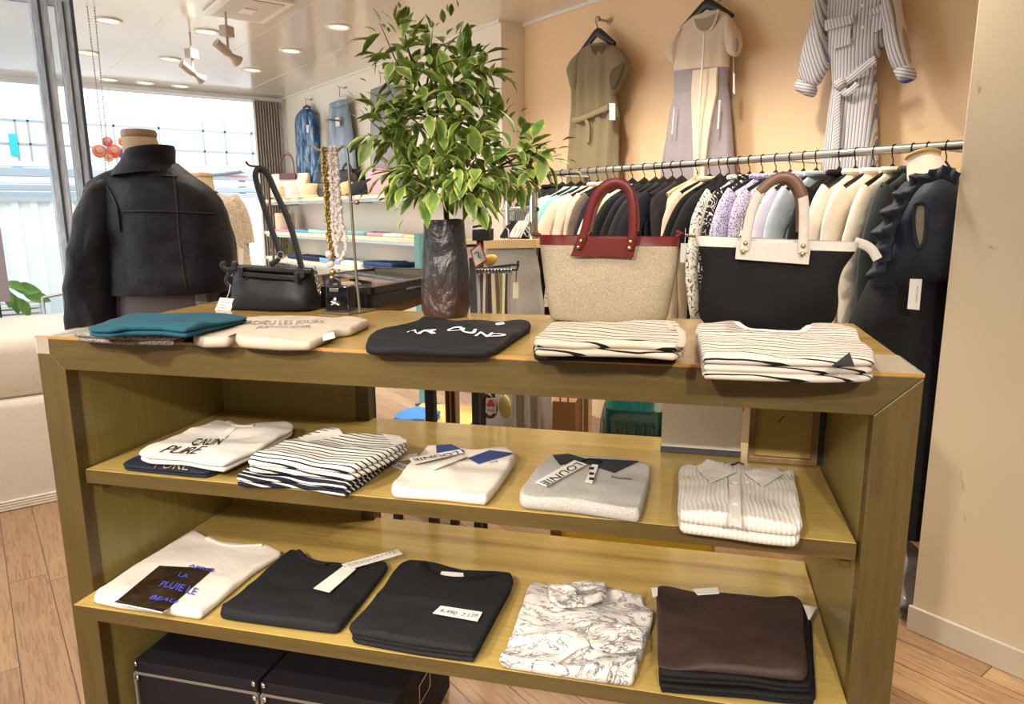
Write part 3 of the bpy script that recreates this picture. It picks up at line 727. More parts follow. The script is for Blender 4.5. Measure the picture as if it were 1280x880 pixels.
pts = smooth_path([on_uy(949, 240.5, yf2 - .004), on_uy(967, 222.5, yf2 - .004), on_uy(985, 219, yf2 - .004), on_uy(998, 229.5, yf2 - .004), on_uy(1004, 246, yf2 - .004)], 24)
MB().tube(pts, .0097, 12, flat=.0036, up=UNY).build('handle_grip', M_BRLEA, t2, world=True)
pts = smooth_path([on_uy(1068, 302, .40), on_uy(1083, 306.5, .40), on_uy(1091, 313, .40), on_uy(1097, 324, .40)], 14)
MB().tube(pts, .009, 10, flat=.003, up=UNY).build('zip_tail', M_WLEA, t2, world=True)
MB().tube([on_uy(871, 295.5, .40), on_uy(856, 294, .40)], .003, 8).build('zip_pull', M_BRLEA, t2, world=True)
# shoulder bag
sb = thing('shoulder_bag', 'black nylon shoulder bag standing on the table with its strap hooked up', 'shoulder bag', on_z(345, 389, TOPZ), TH)
rows = [(297.5, 331, 391.5, 335.5), (296, 345, 394.5, 347), (295, 365, 397, 368), (295.5, 381, 396, 384), (297.5, 388, 389, 391)]
secs = px_rows(rows, .46, [.035, .08, .10, .10, .08], 28, 3.4)
for q in secs:
    for p in q: p.z = max(p.z, TOPZ + .002)
MB().loft(crumple(dense(secs, 4), .010, 22, 3)).build('body', M_NYL, sb, world=True, sharp=60)
MB().tube([on_uy(300, 335, .428), on_uy(340, 337.5, .424), on_uy(390, 340, .428)], .007, 10, flat=.012, up=UNY).build('zip_band', M_BLKP, sb, world=True)
MB().prism([on_uy(301, 339.5, .405), on_uy(301, 345, .405), on_uy(370, 351, .405), on_uy(371, 345.5, .405)], UNY * .01).build('front_bar', M_BLKP, sb, world=True, bevel=.001)
for u, v in ((300, 340), (369, 346.5)):
    MB().prism([on_uy(u - 2, v - 6, .402), on_uy(u - 2, v + 7, .402), on_uy(u + 3, v + 7.4, .402), on_uy(u + 3, v - 5.6, .402)], UNY * .012).build('tab', M_BLKP, sb, world=True, bevel=.001)
p = on_uy(377, 344, .408); M3 = Matrix.Rotation(TH, 3, 'Z') @ Matrix.Rotation(math.pi / 2, 3, 'X')
MB().lathe([(.0001, 0), (.008, 0), (.008, .002), (.0001, .0025)], p, 18, M3).build('snap_button', M_BLKP, sb, world=True)
strap = [(351, 319), (344, 300), (336, 277), (328, 252), (322, 233), (318.5, 219), (321, 211), (328, 211), (335, 218), (345.5, 243), (359, 270), (368, 298), (377, 335)]
MB().tube(smooth_path([on_uy(u, v, .47 + .01 * (i > 6)) for i, (u, v) in enumerate(strap)], 60), .0085, 10, flat=.0018, up=UNY).build('strap', M_NYL, sb, world=True)
MB().tube(smooth_path([on_uy(u, v, .46) for u, v in ((351, 319), (347, 326), (338, 331))], 10), .006, 8, flat=.002, up=UNY).build('strap_end', M_NYL, sb, world=True)
for u, v in ((351, 319), (294, 331), (288, 341)):
    c0 = on_uy(u, v, .45); MB().tube([c0 + UNX * (.009 * math.cos(a)) + Vector((0, 0, .009 * math.sin(a))) for a in [i * math.pi / 8 for i in range(16)]], .0016, 6, closed=True).build('ring', M_STEEL, sb, world=True)
MB().tube(smooth_path([on_uy(u, v, .44) for u, v in ((297, 329), (291, 333), (285, 345), (281, 352), (288, 358), (292, 368))], 20), .006, 8, flat=.0018, up=UNY).build('strap_end', M_NYL, sb, world=True)
MB().tube(smooth_path([on_uy(u, v, .44) for u, v in ((296, 335), (288, 338), (280, 336), (276, 330), (283, 329))], 20), .007, 8, flat=.0025, up=UNY).build('strap_end', M_NYL, sb, world=True)
for k in range(7):
    c0 = on_uy(393.5 + k * 1.0, 337 + k * 4.6, .445)
    MB().tube([c0 + (UNX if k % 2 else UNY) * (.0045 * math.cos(a)) + Vector((0, 0, .0075 * math.sin(a))) for a in [i * math.pi / 6 for i in range(12)]], .0013, 6, closed=True).build('chain_link', M_STEEL, sb, world=True)
pt = thing('price_tag', 'white printed price tag hanging from the left of the black shoulder bag', 'tag', on_uy(281, 392, .42), TH)
q = [on_uy(u, v, .415) for u, v in ((275, 372), (267, 391.5), (286, 393), (294, 373.5))]
MB().prism(q, UNY * .0012).build('card', M_PAPER, pt, world=True, smooth=False)
for k, w in enumerate((.8, .55, .7, .8)):
    a, b, d = q[0].lerp(q[1], .25 + k * .17), q[3].lerp(q[2], .25 + k * .17), UNY * -.0006
    MB().prism([a.lerp(b, .12) + d, a.lerp(b, .12) + d + (q[1] - q[0]) * .05, a.lerp(b, w) + d + (q[1] - q[0]) * .05, a.lerp(b, w) + d], UNY * .0002).build('print', plain('grey_ink3', '8a857f', .8), pt, world=True, smooth=False)
MB().tube([on_uy(283, 374, .413), on_uy(286, 366, .42), on_uy(288, 356, .43)], .0007, 5).build('string', M_PAPER, pt, world=True)
# strap stand (thin bronze rod the strap hooks over)
st = thing('bag_stand', 'thin bronze rod stand holding up the strap of the black shoulder bag', 'bag stand', on_uy(343, 372, .56), TH)
M_BRONZE = plain('bronze_rod', '7d6a52', .35, .8)
a = on_uy(342, 322, .545); a0 = Vector((a.x, a.y, TOPZ + .001)); top = on_uy(331.5, 212, .545); top = Vector((a.x, a.y, top.z))
MB().tube([a0, top], .0035, 10).build('rod', M_BRONZE, st, world=True)
MB().lathe([(.0001, 0), (.05, 0), (.05, .004), (.0001, .006)], a0, 24).build('foot', M_BRONZE, st, world=True)
MB().tube(smooth_path([top, top + Vector((0, 0, .006)) - UNY * .03, top - UNY * .08 + Vector((0, 0, .004)), top - UNY * .09 + Vector((0, 0, .014))], 14), .0028, 8).build('hook', M_BRONZE, st, world=True)
# patent wallet with skull charm
wl = thing('wallet', 'small black patent leather wallet with a silver charm beside the shoulder bag', 'wallet', on_uy(421, 390, .43), TH)
q = [on_uy(u, v, .425) for u, v in ((406.5, 357), (406.5, 388.5), (437, 390.5), (436, 357.5))]
for i in (1, 2): q[i].z = TOPZ + .002
MB().prism(q, UNY * .035).build('body', plain('patent_leather', '0e0f12', .08), wl, world=True, bevel=.004, seg=3)
MB().prism([on_uy(u, v, .423) for u, v in ((411.5, 360), (411.5, 364.5), (422.5, 365), (422.5, 360.5))], UNY * .003).build('name_plate', M_STEEL, wl, world=True, bevel=.0006)
ch = MB(); pc = on_uy(418.5, 375, .421)
ch.ball(pc, .007, 12, 8, (1, .5, 1.1)); ch.ball(pc - Vector((0, 0, .008)), .0045, 10, 6, (1, .6, .9))
for dx in (-.0026, .0026): ch.ball(pc + UNX * dx - UNY * .003, .0018, 8, 5)
ch.tube([pc + UNX * -.01 + Vector((0, 0, -.012)), pc + UNX * .01 + Vector((0, 0, -.004))], .0014, 6).tube([pc + UNX * .01 + Vector((0, 0, -.012)), pc + UNX * -.01 + Vector((0, 0, -.004))], .0014, 6)
ch.build('charm', M_STEEL, wl, world=True)
MB().prism([on_uy(u, v, .462) for u, v in ((437.5, 372), (437.5, 386), (440.5, 386), (440.5, 372))], UNY * .002).build('zip_pull', M_STEEL, wl, world=True)
MB().tube(smooth_path([on_uy(u, v, .44) for u, v in ((414, 357), (413, 351), (418, 348), (424, 351), (424, 357))], 16), .005, 8, flat=.002, up=UNY).build('loop', M_BLKP, wl, world=True)
# necklace stand
ns = thing('necklace_stand', 'slim metal necklace stand with a hooked top bar on the table', 'jewellery stand', on_uy(450, 391, .44), TH)
M_NST = plain('antique_steel', '8b8073', .35, .85)
b0 = on_z(450, 391, TOPZ + .003); yb = (b0 - uw(0, 0)).dot(UNY)
rod = [on_uy(u, v, yb) for u, v in ((450, 391), (444, 330), (438.5, 250), (434.8, 196), (433, 186), (429, 182.5), (422, 187), (398, 188), (389, 181.5))]
MB().tube(smooth_path(rod[:4], 12) + rod[4:], .0034, 10).build('rod', M_NST, ns, world=True)
q = [on_z(u, v, TOPZ + .001) for u, v in ((398, 391.5), (436, 394), (471, 387.5), (432, 385.5))]
MB().prism(q, (0, 0, .004)).build('base_plate', M_NST, ns, world=True, bevel=.0006)
pk = on_uy(438.5, 253, yb); MB().tube([pk, pk + UNX * .014], .003, 10).ball(pk + UNX * .016, .006, 12, 8).build('knob', M_NST, ns, world=True)
def beads(name, mat, path, r, n, par, jit=.25, seed=1):
    rr = random.Random(seed); mb = MB()
    for p in smooth_path(path, n):
        mb.ball(p + Vector((rr.uniform(-1, 1), rr.uniform(-1, 1), 0)) * r * .5, r * rr.uniform(1 - jit, 1 + jit), 8, 5)
    return mb.build(name, mat, par, world=True)
nk = thing('necklace', 'gold chain necklace with crystal pendants hanging from the necklace stand', 'necklace', on_uy(406, 190, yb), TH)
for k in range(3):
    pth = [on_uy(u + k * 2.2, v, yb - .006 + .005 * k) for u, v in ((402, 185), (403, 205), (406, 240), (408, 280), (411, 310), (413, 325))]
    beads('chain', M_BRASS, pth, .0034, 75, nk, .3, k)
cgl = NT('crystal_bead', .05); cgl.b.inputs['Transmission Weight'].default_value = .55; cgl.col('f4e9e6'); M_CRY = cgl.m
for u, v, r, m in ((411, 318, .009, M_CRY), (414, 330, .008, M_CRY), (411.5, 331, .007, M_CRY), (416, 340, .008, M_BRASS), (415, 347, .006, M_BRASS)):
    MB().ball(on_uy(u, v, yb - .008), r, 10, 6).build('pendant', m, nk, world=True)
nk = thing('necklace', 'pale rose crystal bead necklace in several strands on the necklace stand', 'necklace', on_uy(418, 190, yb), TH)
for k, pth in enumerate((((413, 184), (413, 200), (414.5, 240), (416, 280), (419, 305), (424, 326)), ((416, 184), (417, 210), (419, 250), (421, 290), (423, 300)), ((419, 184), (420.5, 210), (424, 250), (428, 285), (433, 302), (431, 318), (424, 326)), ((421, 186), (422, 215), (424, 255), (427, 290), (423, 300)))):
    beads('bead_strand', M_CRY, [on_uy(u, v, yb - .004 + .005 * (k % 2)) for u, v in pth], .0052, 42, nk, .2, 20 + k)
# glass topped display case
cb = on_z(463.6, 386, TOPZ); n0 = (on_z(527, 371, TOPZ) - cb).normalized(); l0 = Vector((-n0.y, n0.x, 0))
if l0.dot(UNX) > 0: l0 = -l0
hc = on_pl(463.6, 359.5, (CAM - cb).normalized() * 1.0, cb).z - TOPZ
dc = thing('display_case', 'black display case with a hinged glass lid on the table behind the vase', 'display case', cb, TH)
LX, LY = .36, .60
def cs(a, b, z): return cb + l0 * (LX * a) + n0 * (LY * b) + Vector((0, 0, z))
M_CASE = plain('black_case', '201b1a', .4)
def wallq(a0, b0, a1, b1, z0, z1, th=.012):
    A, B = cs(a0, b0, z0), cs(a1, b1, z0); d = (B - A).normalized(); nrm = Vector((-d.y, d.x, 0))
    if (cs(.5, .5, 0) - A).dot(nrm) < 0: nrm = -nrm
    return [A, B, B + nrm * th, A + nrm * th], (0, 0, z1 - z0)
mb = MB()
for w in ((0, 0, 0, 1), (0, 1, 1, 1), (1, 1, 1, 0), (1, 0, 0, 0)): mb.prism(*wallq(*w, .001, hc * .62))
mb.prism([cs(.02, .02, .002), cs(.02, .98, .002), cs(.98, .98, .002), cs(.98, .02, .002)], (0, 0, .01)).build('case_body', M_CASE, dc, world=True, smooth=False)
mb = MB()
for w in ((0, 0, 0, 1), (0, 1, 1, 1), (1, 1, 1, 0), (1, 0, 0, 0)): mb.prism(*wallq(*w, hc * .64, hc, .022))
mb.build('lid_frame', M_CASE, dc, world=True, smooth=False, bevel=.001)
MB().prism([cs(.04, .04, hc - .004), cs(.04, .96, hc - .004), cs(.96, .96, hc - .004), cs(.96, .04, hc - .004)], (0, 0, .003)).build('lid_glass', M_GLASS, dc, world=True, smooth=False)
MB().prism([cs(-.003, .3, hc * .55), cs(-.003, .55, hc * .55), cs(-.003, .55, hc * .66), cs(-.003, .3, hc * .66)], -l0 * .002).build('catch', M_STEEL, dc, world=True, smooth=False)
for lb, m, a, b in (('brown glasses pouch inside the display case', 'a3866a', .3, .3), ('maroon glasses pouch inside the display case', '5b2b33', .35, .6), ('pale glasses pouch inside the display case', 'd9cfc2', .7, .45)):
    p = cs(a, b, .0145); mb = MB()
    mb.loft([sel(p.x, p.y, p.z + z, .065 * s_, .028 * s_, 20, 2.6, TH + a * 2) for z, s_ in ((0, .9), (.008, 1), (.016, .8), (.019, .4))])
    o = mb.build('glasses_pouch', fabric('pouch_' + m, m), None, world=True, loc=p); tag(o, lb, 'pouch')
# vase + plant
cu = on_z(558, 399, TOPZ); pc = cu + (Vector((cu.x, cu.y, 0)) - Vector((CAM.x, CAM.y, 0))).normalized() * .055
pot = thing('potted_plant', 'leafy variegated shrub growing from a tall dark ceramic vase on the unit', 'potted plant', Vector((pc.x, pc.y, TOPZ + .001)), TH)
depth = C_FWD.dot(pc - CAM); PXM = F_PX / depth     # pixels per metre at the vase
vt = NT('dark_glazed_clay', .32); nv = vt.noise(vt.coord(), 9, 6, .6); zz = vt.sep(vt.coord())[2]
vt.col(vt.mix(vt.ramp(vt.math('ADD', zz, vt.math('MULTIPLY', nv, .08)), [(.085, '000000'), (.15, 'ffffff')]), '35231e', '2c2c31')); vt.bump(nv, .9, .03); M_VASE = vt.m
ch_ = (399 - 282) / PXM
prof = [(.6, 0), (.93, .0), (1.0, .05), (1.04, .16), (.99, .5), (.9, .8), (.86, .93), (.85, .985), (.83, 1.0), (.79, .985), (.76, .9), (.72, .86), (.001, .86)]
R0 = 29 / PXM
secs = []
for r, z in prof:
    q = []
    for k in range(36):
        a = 2 * math.pi * k / 36
        w = 1 + .03 * noise.noise(Vector((math.cos(a) * 1.5, math.sin(a) * 1.5, z * 4)))
        q.append(Vector((R0 * r * w * math.cos(a), R0 * r * w * math.sin(a), ch_ * z + (.008 * noise.noise(Vector((math.cos(a), math.sin(a), 5))) if z > .95 else 0))))
    secs.append(q)
MB().loft(dense(secs[1:9], 3) + secs[9:]).build('vase', M_VASE, pot)
MB().lathe([(.001, ch_ * .865), (R0 * .70, ch_ * .865), (R0 * .69, ch_ * .85)], n=24).build('soil', fabric('potting_soil', '2a221c', .95, 60, .6), pot)
yp = (pc - uw(0, 0)).dot(UNY)
M_BARK = fabric('bark', '4a3b2d', .9, 80, .5)
rp = random.Random(11)
def pl(u, v, dy=0.):
    return on_uy(u, v, yp + dy)
BR = {  # traced branch lines: (u, v, depth offset)
 'trunk': [(559, 283, 0), (557, 255, 0), (554, 225, 0), (551, 195, 0), (543, 160, .01), (530, 122, .02), (517, 85, .0), (507, 50, -.01), (502, 16, -.01)],
 'a': [(552, 205, 0), (560, 180, .03), (566, 150, .05), (568, 110, .05), (566, 70, .04), (575, 40, .03), (579, 26, .03)],
 'b': [(530, 122, .02), (536, 95, .06), (538, 65, .07), (541, 36, .08)],
 'c': [(535, 130, 0), (510, 105, -.06), (492, 70, -.08), (482, 45, -.08), (475, 30, -.08)],
 'd': [(566, 110, .05), (582, 95, .02), (592, 80, .0), (598, 70, .0)],
 'e': [(550, 190, 0), (520, 185, -.05), (495, 178, -.08), (472, 160, -.09), (450, 137, -.09)],
 'f': [(555, 225, 0), (530, 222, .04), (500, 215, .06), (475, 212, .06), (462, 214, .06)],
 'g': [(556, 245, 0), (540, 242, -.06), (520, 245, -.1), (507, 258, -.1)],
 'h': [(553, 212, 0), (575, 195, -.04), (595, 175, -.07), (603, 150, -.08), (606, 130, -.08)],
 'i': [(552, 205, 0), (580, 190, .05), (605, 175, .08), (622, 155, .09), (628, 138, .09)],
 'j': [(556, 235, 0), (585, 220, -.02), (620, 210, -.04), (655, 205, -.05), (680, 198, -.06), (702, 193, -.06)],
 'k': [(620, 210, -.04), (640, 200, -.05), (658, 190, -.05), (670, 184, -.05)],
 'l': [(556, 240, 0), (575, 236, -.07), (595, 232, -.1), (610, 238, -.11)],
 'm': [(549, 185, 0), (530, 160, .08), (505, 140, .1), (490, 120, .1), (480, 95, .1)],
 'n': [(560, 180, .03), (575, 160, -.05), (585, 130, -.08), (580, 100, -.08)],
 'o': [(556, 235, 0), (600, 215, .07), (630, 222, .1), (655, 232, .1)],
 'p': [(540, 150, 0), (520, 140, -.1), (500, 150, -.12), (485, 165, -.12)],
 'q': [(545, 165, 0), (548, 130, -.1), (540, 100, -.12), (525, 80, -.11)],
 'r': [(554, 225, 0), (570, 215, .1), (590, 200, .13), (600, 190, .13)],
 's': [(556, 232, 0), (538, 222, -.1), (522, 205, -.13), (505, 200, -.14)],
 't': [(556, 238, 0), (580, 228, -.1), (605, 215, -.14), (628, 208, -.15)]}
leafV, leafF, leafU = [], [], []
def leaf(p, d, up, L, w, curl):
    d = d.normalized(); s_ = d.cross(up)
    if s_.length < 1e-4: s_ = d.orthogonal()
    s_.normalize(); nn = s_.cross(d).normalized()
    o = len(leafV); rows = ((0, .06), (.18, .62), (.42, 1.), (.68, .8), (.88, .36), (1., .02))
    for t_, ww in rows:
        c = p + d * (L * t_) - nn * (curl * L * t_ * t_)
        for k, sx in enumerate((-1, 0, 1)):
            leafV.append(c + s_ * (sx * w * ww / 2) + nn * (abs(sx) * w * ww * .16)); leafU.append((k / 2, t_))
    for i in range(len(rows) - 1):
        for k in range(2):
            a = o + i * 3 + k; leafF.append((a, a + 1, a + 4, a + 3))
for nm, pts in BR.items():
    P = smooth_path([pl(*q) for q in pts], 26)
    th = .0065 if nm == 'trunk' else .0032
    MB().tube(P, [th * (1 - .82 * i / 25) for i in range(26)], 7).build('trunk' if nm == 'trunk' else 'branch', M_BARK, pot, world=True)
    start = 9 if nm == 'trunk' else 5
    for i in range(start, 26):
        t_ = (P[min(i + 1, 25)] - P[i - 1]).normalized()
        for k in range(2 if i % 2 else 1):
            a = rp.uniform(0, 2 * math.pi)
            side = (t_.orthogonal().normalized()); side = Matrix.Rotation(a, 3, t_) @ side
            tw = side * rp.uniform(.008, .055) + t_ * rp.uniform(0, .02)
            q = P[i] + tw
            if q.z < TOPZ + ch_ + .055 and (Vector((q.x, q.y, 0)) - Vector((pc.x, pc.y, 0))).length < .10: continue
            tip = i > 21
            L = (.03 if tip else rp.uniform(.042, .066)) * (.6 if i == 25 else 1)
            for m in range(rp.choice((1, 1, 1, 2)) if not tip else 1):
                d = side * .8 + t_ * rp.uniform(.1, .7) + Vector((rp.uniform(-.6, .6), rp.uniform(-.6, .6), rp.uniform(-.95, .25)))
                if tip: d = t_ + side * .5
                leaf(q + Vector((rp.uniform(-1, 1), rp.uniform(-1, 1), rp.uniform(-1, 1))) * .008, d, Vector((rp.uniform(-.4, .4), rp.uniform(-.4, .4), 1)), L, L * rp.uniform(.42, .55), rp.uniform(.05, .45))
lf = NT('variegated_leaf', .42, 0, .4); uv_ = lf.n('ShaderNodeUVMap'); ux = lf.sep(uv_.outputs[0])
edge = lf.math('MULTIPLY', lf.math('ABSOLUTE', lf.math('SUBTRACT', ux[0], .5)), 2)
nz = lf.noise(lf.coord(), 55, 3)
e2 = lf.math('ADD', edge, lf.math('MULTIPLY', lf.math('SUBTRACT', nz, .5), .9))
big = lf.noise(lf.coord(), 16, 2)
g1 = lf.mix(lf.ramp(big, [(.35, '000000'), (.65, 'ffffff')]), '43652e', '7a9746')
lf.col(lf.mix(lf.ramp(e2, [(.55, '000000'), (.95, 'ffffff')]), g1, 'b3bc60'))
lf.b.inputs['Transmission Weight'].default_value = 0.0
lf.b.inputs['Subsurface Weight'].default_value = 0.0
lfo = MB().add(leafV, leafF); lfo = lfo.build('foliage', lf.m, pot, world=True, sharp=180)
uvl = lfo.data.uv_layers.new(name='UVMap')
for lp in lfo.data.loops: uvl.data[lp.index].uv = leafU[lp.vertex_index]
# ================================================================== clothes rail along the back wall
RY, RZ = 2.42, 1.385
M_RAIL = plain('brushed_rail', 'a09a92', .35, .9)
M_HANG = plain('black_hanger_plastic', '121214', .4); M_HOOK = plain('hanger_hook', '3b3630', .35, .9)
M_WOODH = plain('pale_wood_hanger', 'c9a883', .5)
xl, xr = on_Y(640, 222, RY).x, .95
rl = thing('clothes_rail', 'long brushed metal clothes rail fixed in front of the peach back wall', 'clothes rail', (xl, RY, RZ))
zl, zr = on_Y(690, 218, RY).z, on_Y(1190, 180, RY).z
RZ = (zl + zr) / 2
MB().tube([(xl, RY, RZ), (xr, RY, RZ)], .0145, 16).build('rail', M_RAIL, rl, world=True)
for u in (700, 985, 1190):
    x = on_Y(u, 190, RY).x
    MB().bx(x - .012, x + .012, RY, 2.75, RZ - .018, RZ - .012).bx(x - .02, x + .02, 2.744, 2.75, RZ - .05, RZ + .03).build('wall_bracket', M_WHITEMETAL, rl, world=True, smooth=False, bevel=.001)
def hanger(par, mat, hook_r=.016, hw=.19, drop=.075, local=True, dip=.055):
    """hanger in the YZ plane hanging from the origin"""
    pts = [(0, hook_r * math.cos(a), hook_r * math.sin(a)) for a in [math.radians(d) for d in range(-35, 216, 18)]]
    pts = [(x, y, z) for x, y, z in pts]
    pts += [(0, -hook_r * .55, -.022), (0, 0, -.032), (0, 0, -drop)]
    MB().tube(pts, .0021, 6).build('hook', M_HOOK, par)
    sh = [(0, s_ * hw * f, -drop - dz) for s_ in (1,) for f, dz in ((-1, dip), (-.8, dip * .72), (-.4, dip * .3), (-.15, .004), (0, -.008), (.15, .004), (.4, dip * .3), (.8, dip * .72), (1, dip))]
    MB().tube(sh, [.008, .010, .013, .018, .024, .018, .013, .010, .008], 10, flat=.006, up=(1, 0, 0)).build('shoulders', mat, par)
def garment_mesh(kind, length, w, th, seed, sleeve):
    r = random.Random(seed); mb = MB(); drop = .075
    zs = [(0, .055, .7), (-.012, .075, .8), (-.03, .115, .9), (-.05, .165, .95), (-.072, w * .96, 1), (-.11, w, 1), (-.2, w * .97, 1.0), (-.34, w * .94, 1.05), (-.5, w * 1.0, 1.1)]
    zs = [q for q in zs if q[0] > -length]
    k = 5
    for i in range(1, k + 1):
        z = -.5 - (length - .5) * i / k
        if length > .5: zs.append((z, w * (1.0 + .06 * i / k), 1.1 + .08 * i / k))
    secs = []
    for z, hw, tt in zs:
        q = []
        N = 56
        for j in range(N):
            a = 2 * math.pi * j / N; c, s_ = math.cos(a), math.sin(a)
            y = hw * math.copysign(abs(c) ** .55, c); x = th * tt * math.copysign(abs(s_) ** .8, s_)
            fold = min(1, max(0, (-z - .08) / .4)) * th * .35 * math.sin(y * 55 + seed) + th * .2 * noise.noise(Vector((y * 14, z * 7, seed)))
            q.append(Vector((x + fold, y, -drop + .002 + z)))
        secs.append(q)
    mb.loft(secs)
    sl = []
    for s_ in (-1, 1):
        m2 = MB()
        if sleeve == 'short':
            p = [(0, s_ * w * .80, -drop - .085), (0, s_ * (w + .03), -drop - .115), (.0, s_ * (w + .075), -drop - .19), (0, s_ * (w + .095), -drop - .245)]
            m2.tube(smooth_path(p, 10), [.052 + .024 * i / 9 for i in range(10)], 16, flat=th * .95, up=(1, 0, 0))
        elif sleeve == 'long':
            j_ = r.uniform(-.015, .02)
            p = [(0, s_ * w * .82, -drop - .085), (0, s_ * (w + .022), -drop - .14), (0, s_ * (w + .05 + j_), -drop - .28), (.005, s_ * (w + .05 + j_), -drop - .43), (.01, s_ * (w + .035), -drop - .57)]
            pp = smooth_path(p, 20)
            pp = [q + Vector((.004 * noise.noise(q * 14 + Vector((seed, 0, 0))), .006 * noise.noise(q * 12 + Vector((0, seed, 0))), 0)) for q in pp]
            m2.tube(pp, [.068 - .024 * i / 19 for i in range(20)], 16, flat=th, up=(1, 0, 0))
        else: continue
        sl.append(m2)
    return mb, sl
def lined(name, c1, c2, scale, thr=.0, dist=2.0, w=.04):
    t = NT(name, .85, 0, .25); n_ = t.noise(t.coord(), scale, 3, dist); m = t.math('LESS_THAN', t.math('ABSOLUTE', t.math('SUBTRACT', t.math('FRACT', t.math('MULTIPLY', n_, 5)), .5)), w)
    t.col(t.mix(m, c1, c2)); return t.m
def dots(name, c1, c2, scale, thr):
    t = NT(name, .85, 0, .25); vo = t.n('ShaderNodeTexVoronoi'); vo.inputs['Scale'].default_value = scale; t.l(t.coord(), vo.inputs['Vector'])
    t.col(t.mix(t.math('LESS_THAN', vo.outputs['Distance'], thr), c1, c2)); return t.m
GM = {'blk': F_BLACK, 'blk2': fabric('black_crepe', '19191d', .7), 'char': fabric('charcoal_crepe', '2c2c30', .8), 'navyb': fabric('navy_black_wool', '1b1e2a', .85),
      'floral': dots('floral_print', 'e4d6cf', 'b98f8a', 60, .33), 'teal': fabric('aqua_cotton', '8cc4bf', .8), 'pinkc': fabric('pink_cream_linen', 'e0c7b3', .85), 'pinkc2': fabric('blush_cream', 'ddc9ba', .85),
      'greyb': fabric('grey_brown_wool', '6e6459', .9), 'ivory': fabric('ivory_cotton', 'ebdcc0', .85), 'beige': fabric('beige_knit', 'dcc7ab', .9), 'leafw': lined('leaf_print_white', 'e9e1d8', '26252a', 14, 0, 2.2, .1),
      'leafb': lined('leaf_print_black', '1d1d20', 'ddd6ce', 14, 0, 2.2, .09), 'lav': dots('lavender_dots', 'c3bbd6', '4c4a70', 150, .36), 'leo': dots('leopard_print', 'd8cfbf', '2b2825', 110, .36),
      'palel': fabric('pale_lavender', 'cfc5d3', .8), 'paleb': fabric('pale_blue', 'bcc8d6', .8), 'cream': fabric('cream_suiting', 'e3d8cb', .8), 'cream2': fabric('cream_blouse', 'e7ddce', .8), 'ivory2': fabric('ivory_coat', 'e9decb', .8), 'slate': fabric('slate_grey', '3c4245', .8)}
# hook pixel, cloth, sleeves, length, label
RAILG = [(690, 'blk', 'long', .66, 'black jacket at the far left end of the rail beside the plant', 'jacket'),
 (703, 'blk2', 'long', .72, 'black jacket on the rail, second from the plant', 'jacket'),
 (714, 'floral', 'short', .6, 'pink-flecked printed top between the black jacket and the aqua top', 'top'),
 (726, 'teal', 'short', .6, 'aqua short-sleeved top on the rail', 'top'),
 (737, 'pinkc', 'short', .62, 'peach-cream short-sleeved top just right of the aqua top', 'top'),
 (748, 'pinkc2', 'long', .7, 'blush cream long-sleeved shirt, second right of the aqua top', 'shirt'),
 (760, 'pinkc', 'long', .7, 'peach-cream long-sleeved shirt, third right of the aqua top', 'shirt'),
 (769, 'greyb', 'long', .75, 'grey-brown jacket behind the red handle of the canvas tote', 'jacket'),
 (780, 'navyb', 'long', .95, 'navy-black jacket seen through the red tote handle', 'jacket'),
 (791, 'ivory', 'short', .65, 'ivory short-sleeved top seen through the red tote handle', 'top'),
 (806, 'blk', 'short', .8, 'black short-sleeved top just right of the ivory top', 'top'),
 (820, 'blk2', 'short', .85, 'second black short-sleeved top right of the ivory top', 'top'),
 (830, 'char', 'short', .9, 'charcoal short-sleeved dress right of the red tote handle', 'dress'),
 (841, 'navyb', 'short', .95, 'navy-black dress next to the charcoal dress on the rail', 'dress'),
 (853, 'char', 'none', 1.05, 'charcoal sleeveless dress left of the beige knit on a wooden hanger', 'dress'),
 (872, 'beige', 'none', 1.15, 'long beige dress on a pale wooden hanger', 'dress'),
 (888, 'beige', 'long', 1.1, 'long beige cardigan between the two tote bags', 'cardigan'),
 (901, 'blk', 'short', 1.0, 'black top directly right of the beige cardigan', 'top'),
 (912, 'blk2', 'short', 1.0, 'black top directly left of the leaf-printed shirt', 'top'),
 (925, 'leafw', 'long', .95, 'white shirt with black leaf pattern on the rail', 'shirt'),
 (938, 'leafb', 'long', .8, 'black shirt with white leaf pattern on the rail', 'shirt'),
 (954, 'lav', 'long', .7, 'lavender dotted blouse left of the white tote handle', 'blouse'),
 (971, 'lav', 'long', .7, 'lavender dotted blouse inside the white tote handle', 'blouse'),
 (989, 'leo', 'long', .72, 'black and beige speckled blouse inside the white tote handle', 'blouse'),
 (1006, 'palel', 'long', .72, 'pale lavender blouse on the rail', 'blouse'),
 (1022, 'paleb', 'long', .72, 'pale blue blouse on the rail', 'blouse'),
 (1051, 'blk', 'long', .8, 'black jacket between the pale blue blouse and the cream jackets', 'jacket'),
 (1071, 'cream', 'long', .85, 'leftmost of the three cream jackets at the right of the rail', 'jacket'),
 (1094, 'cream2', 'long', .85, 'middle one of the three cream jackets at the right of the rail', 'jacket'),
 (1118, 'ivory2', 'long', 1.0, 'rightmost of the three cream jackets at the right of the rail', 'jacket'),
 (1142, 'slate', 'long', 1.0, 'slate grey jacket behind the ruffled navy dress', 'jacket')]
CATN = {'top': 'short_sleeved_shirt', 'jacket': 'hanging_jacket', 'shirt': 'hanging_shirt', 'dress': 'hanging_dress', 'cardigan': 'hanging_cardigan', 'blouse': 'hanging_blouse'}
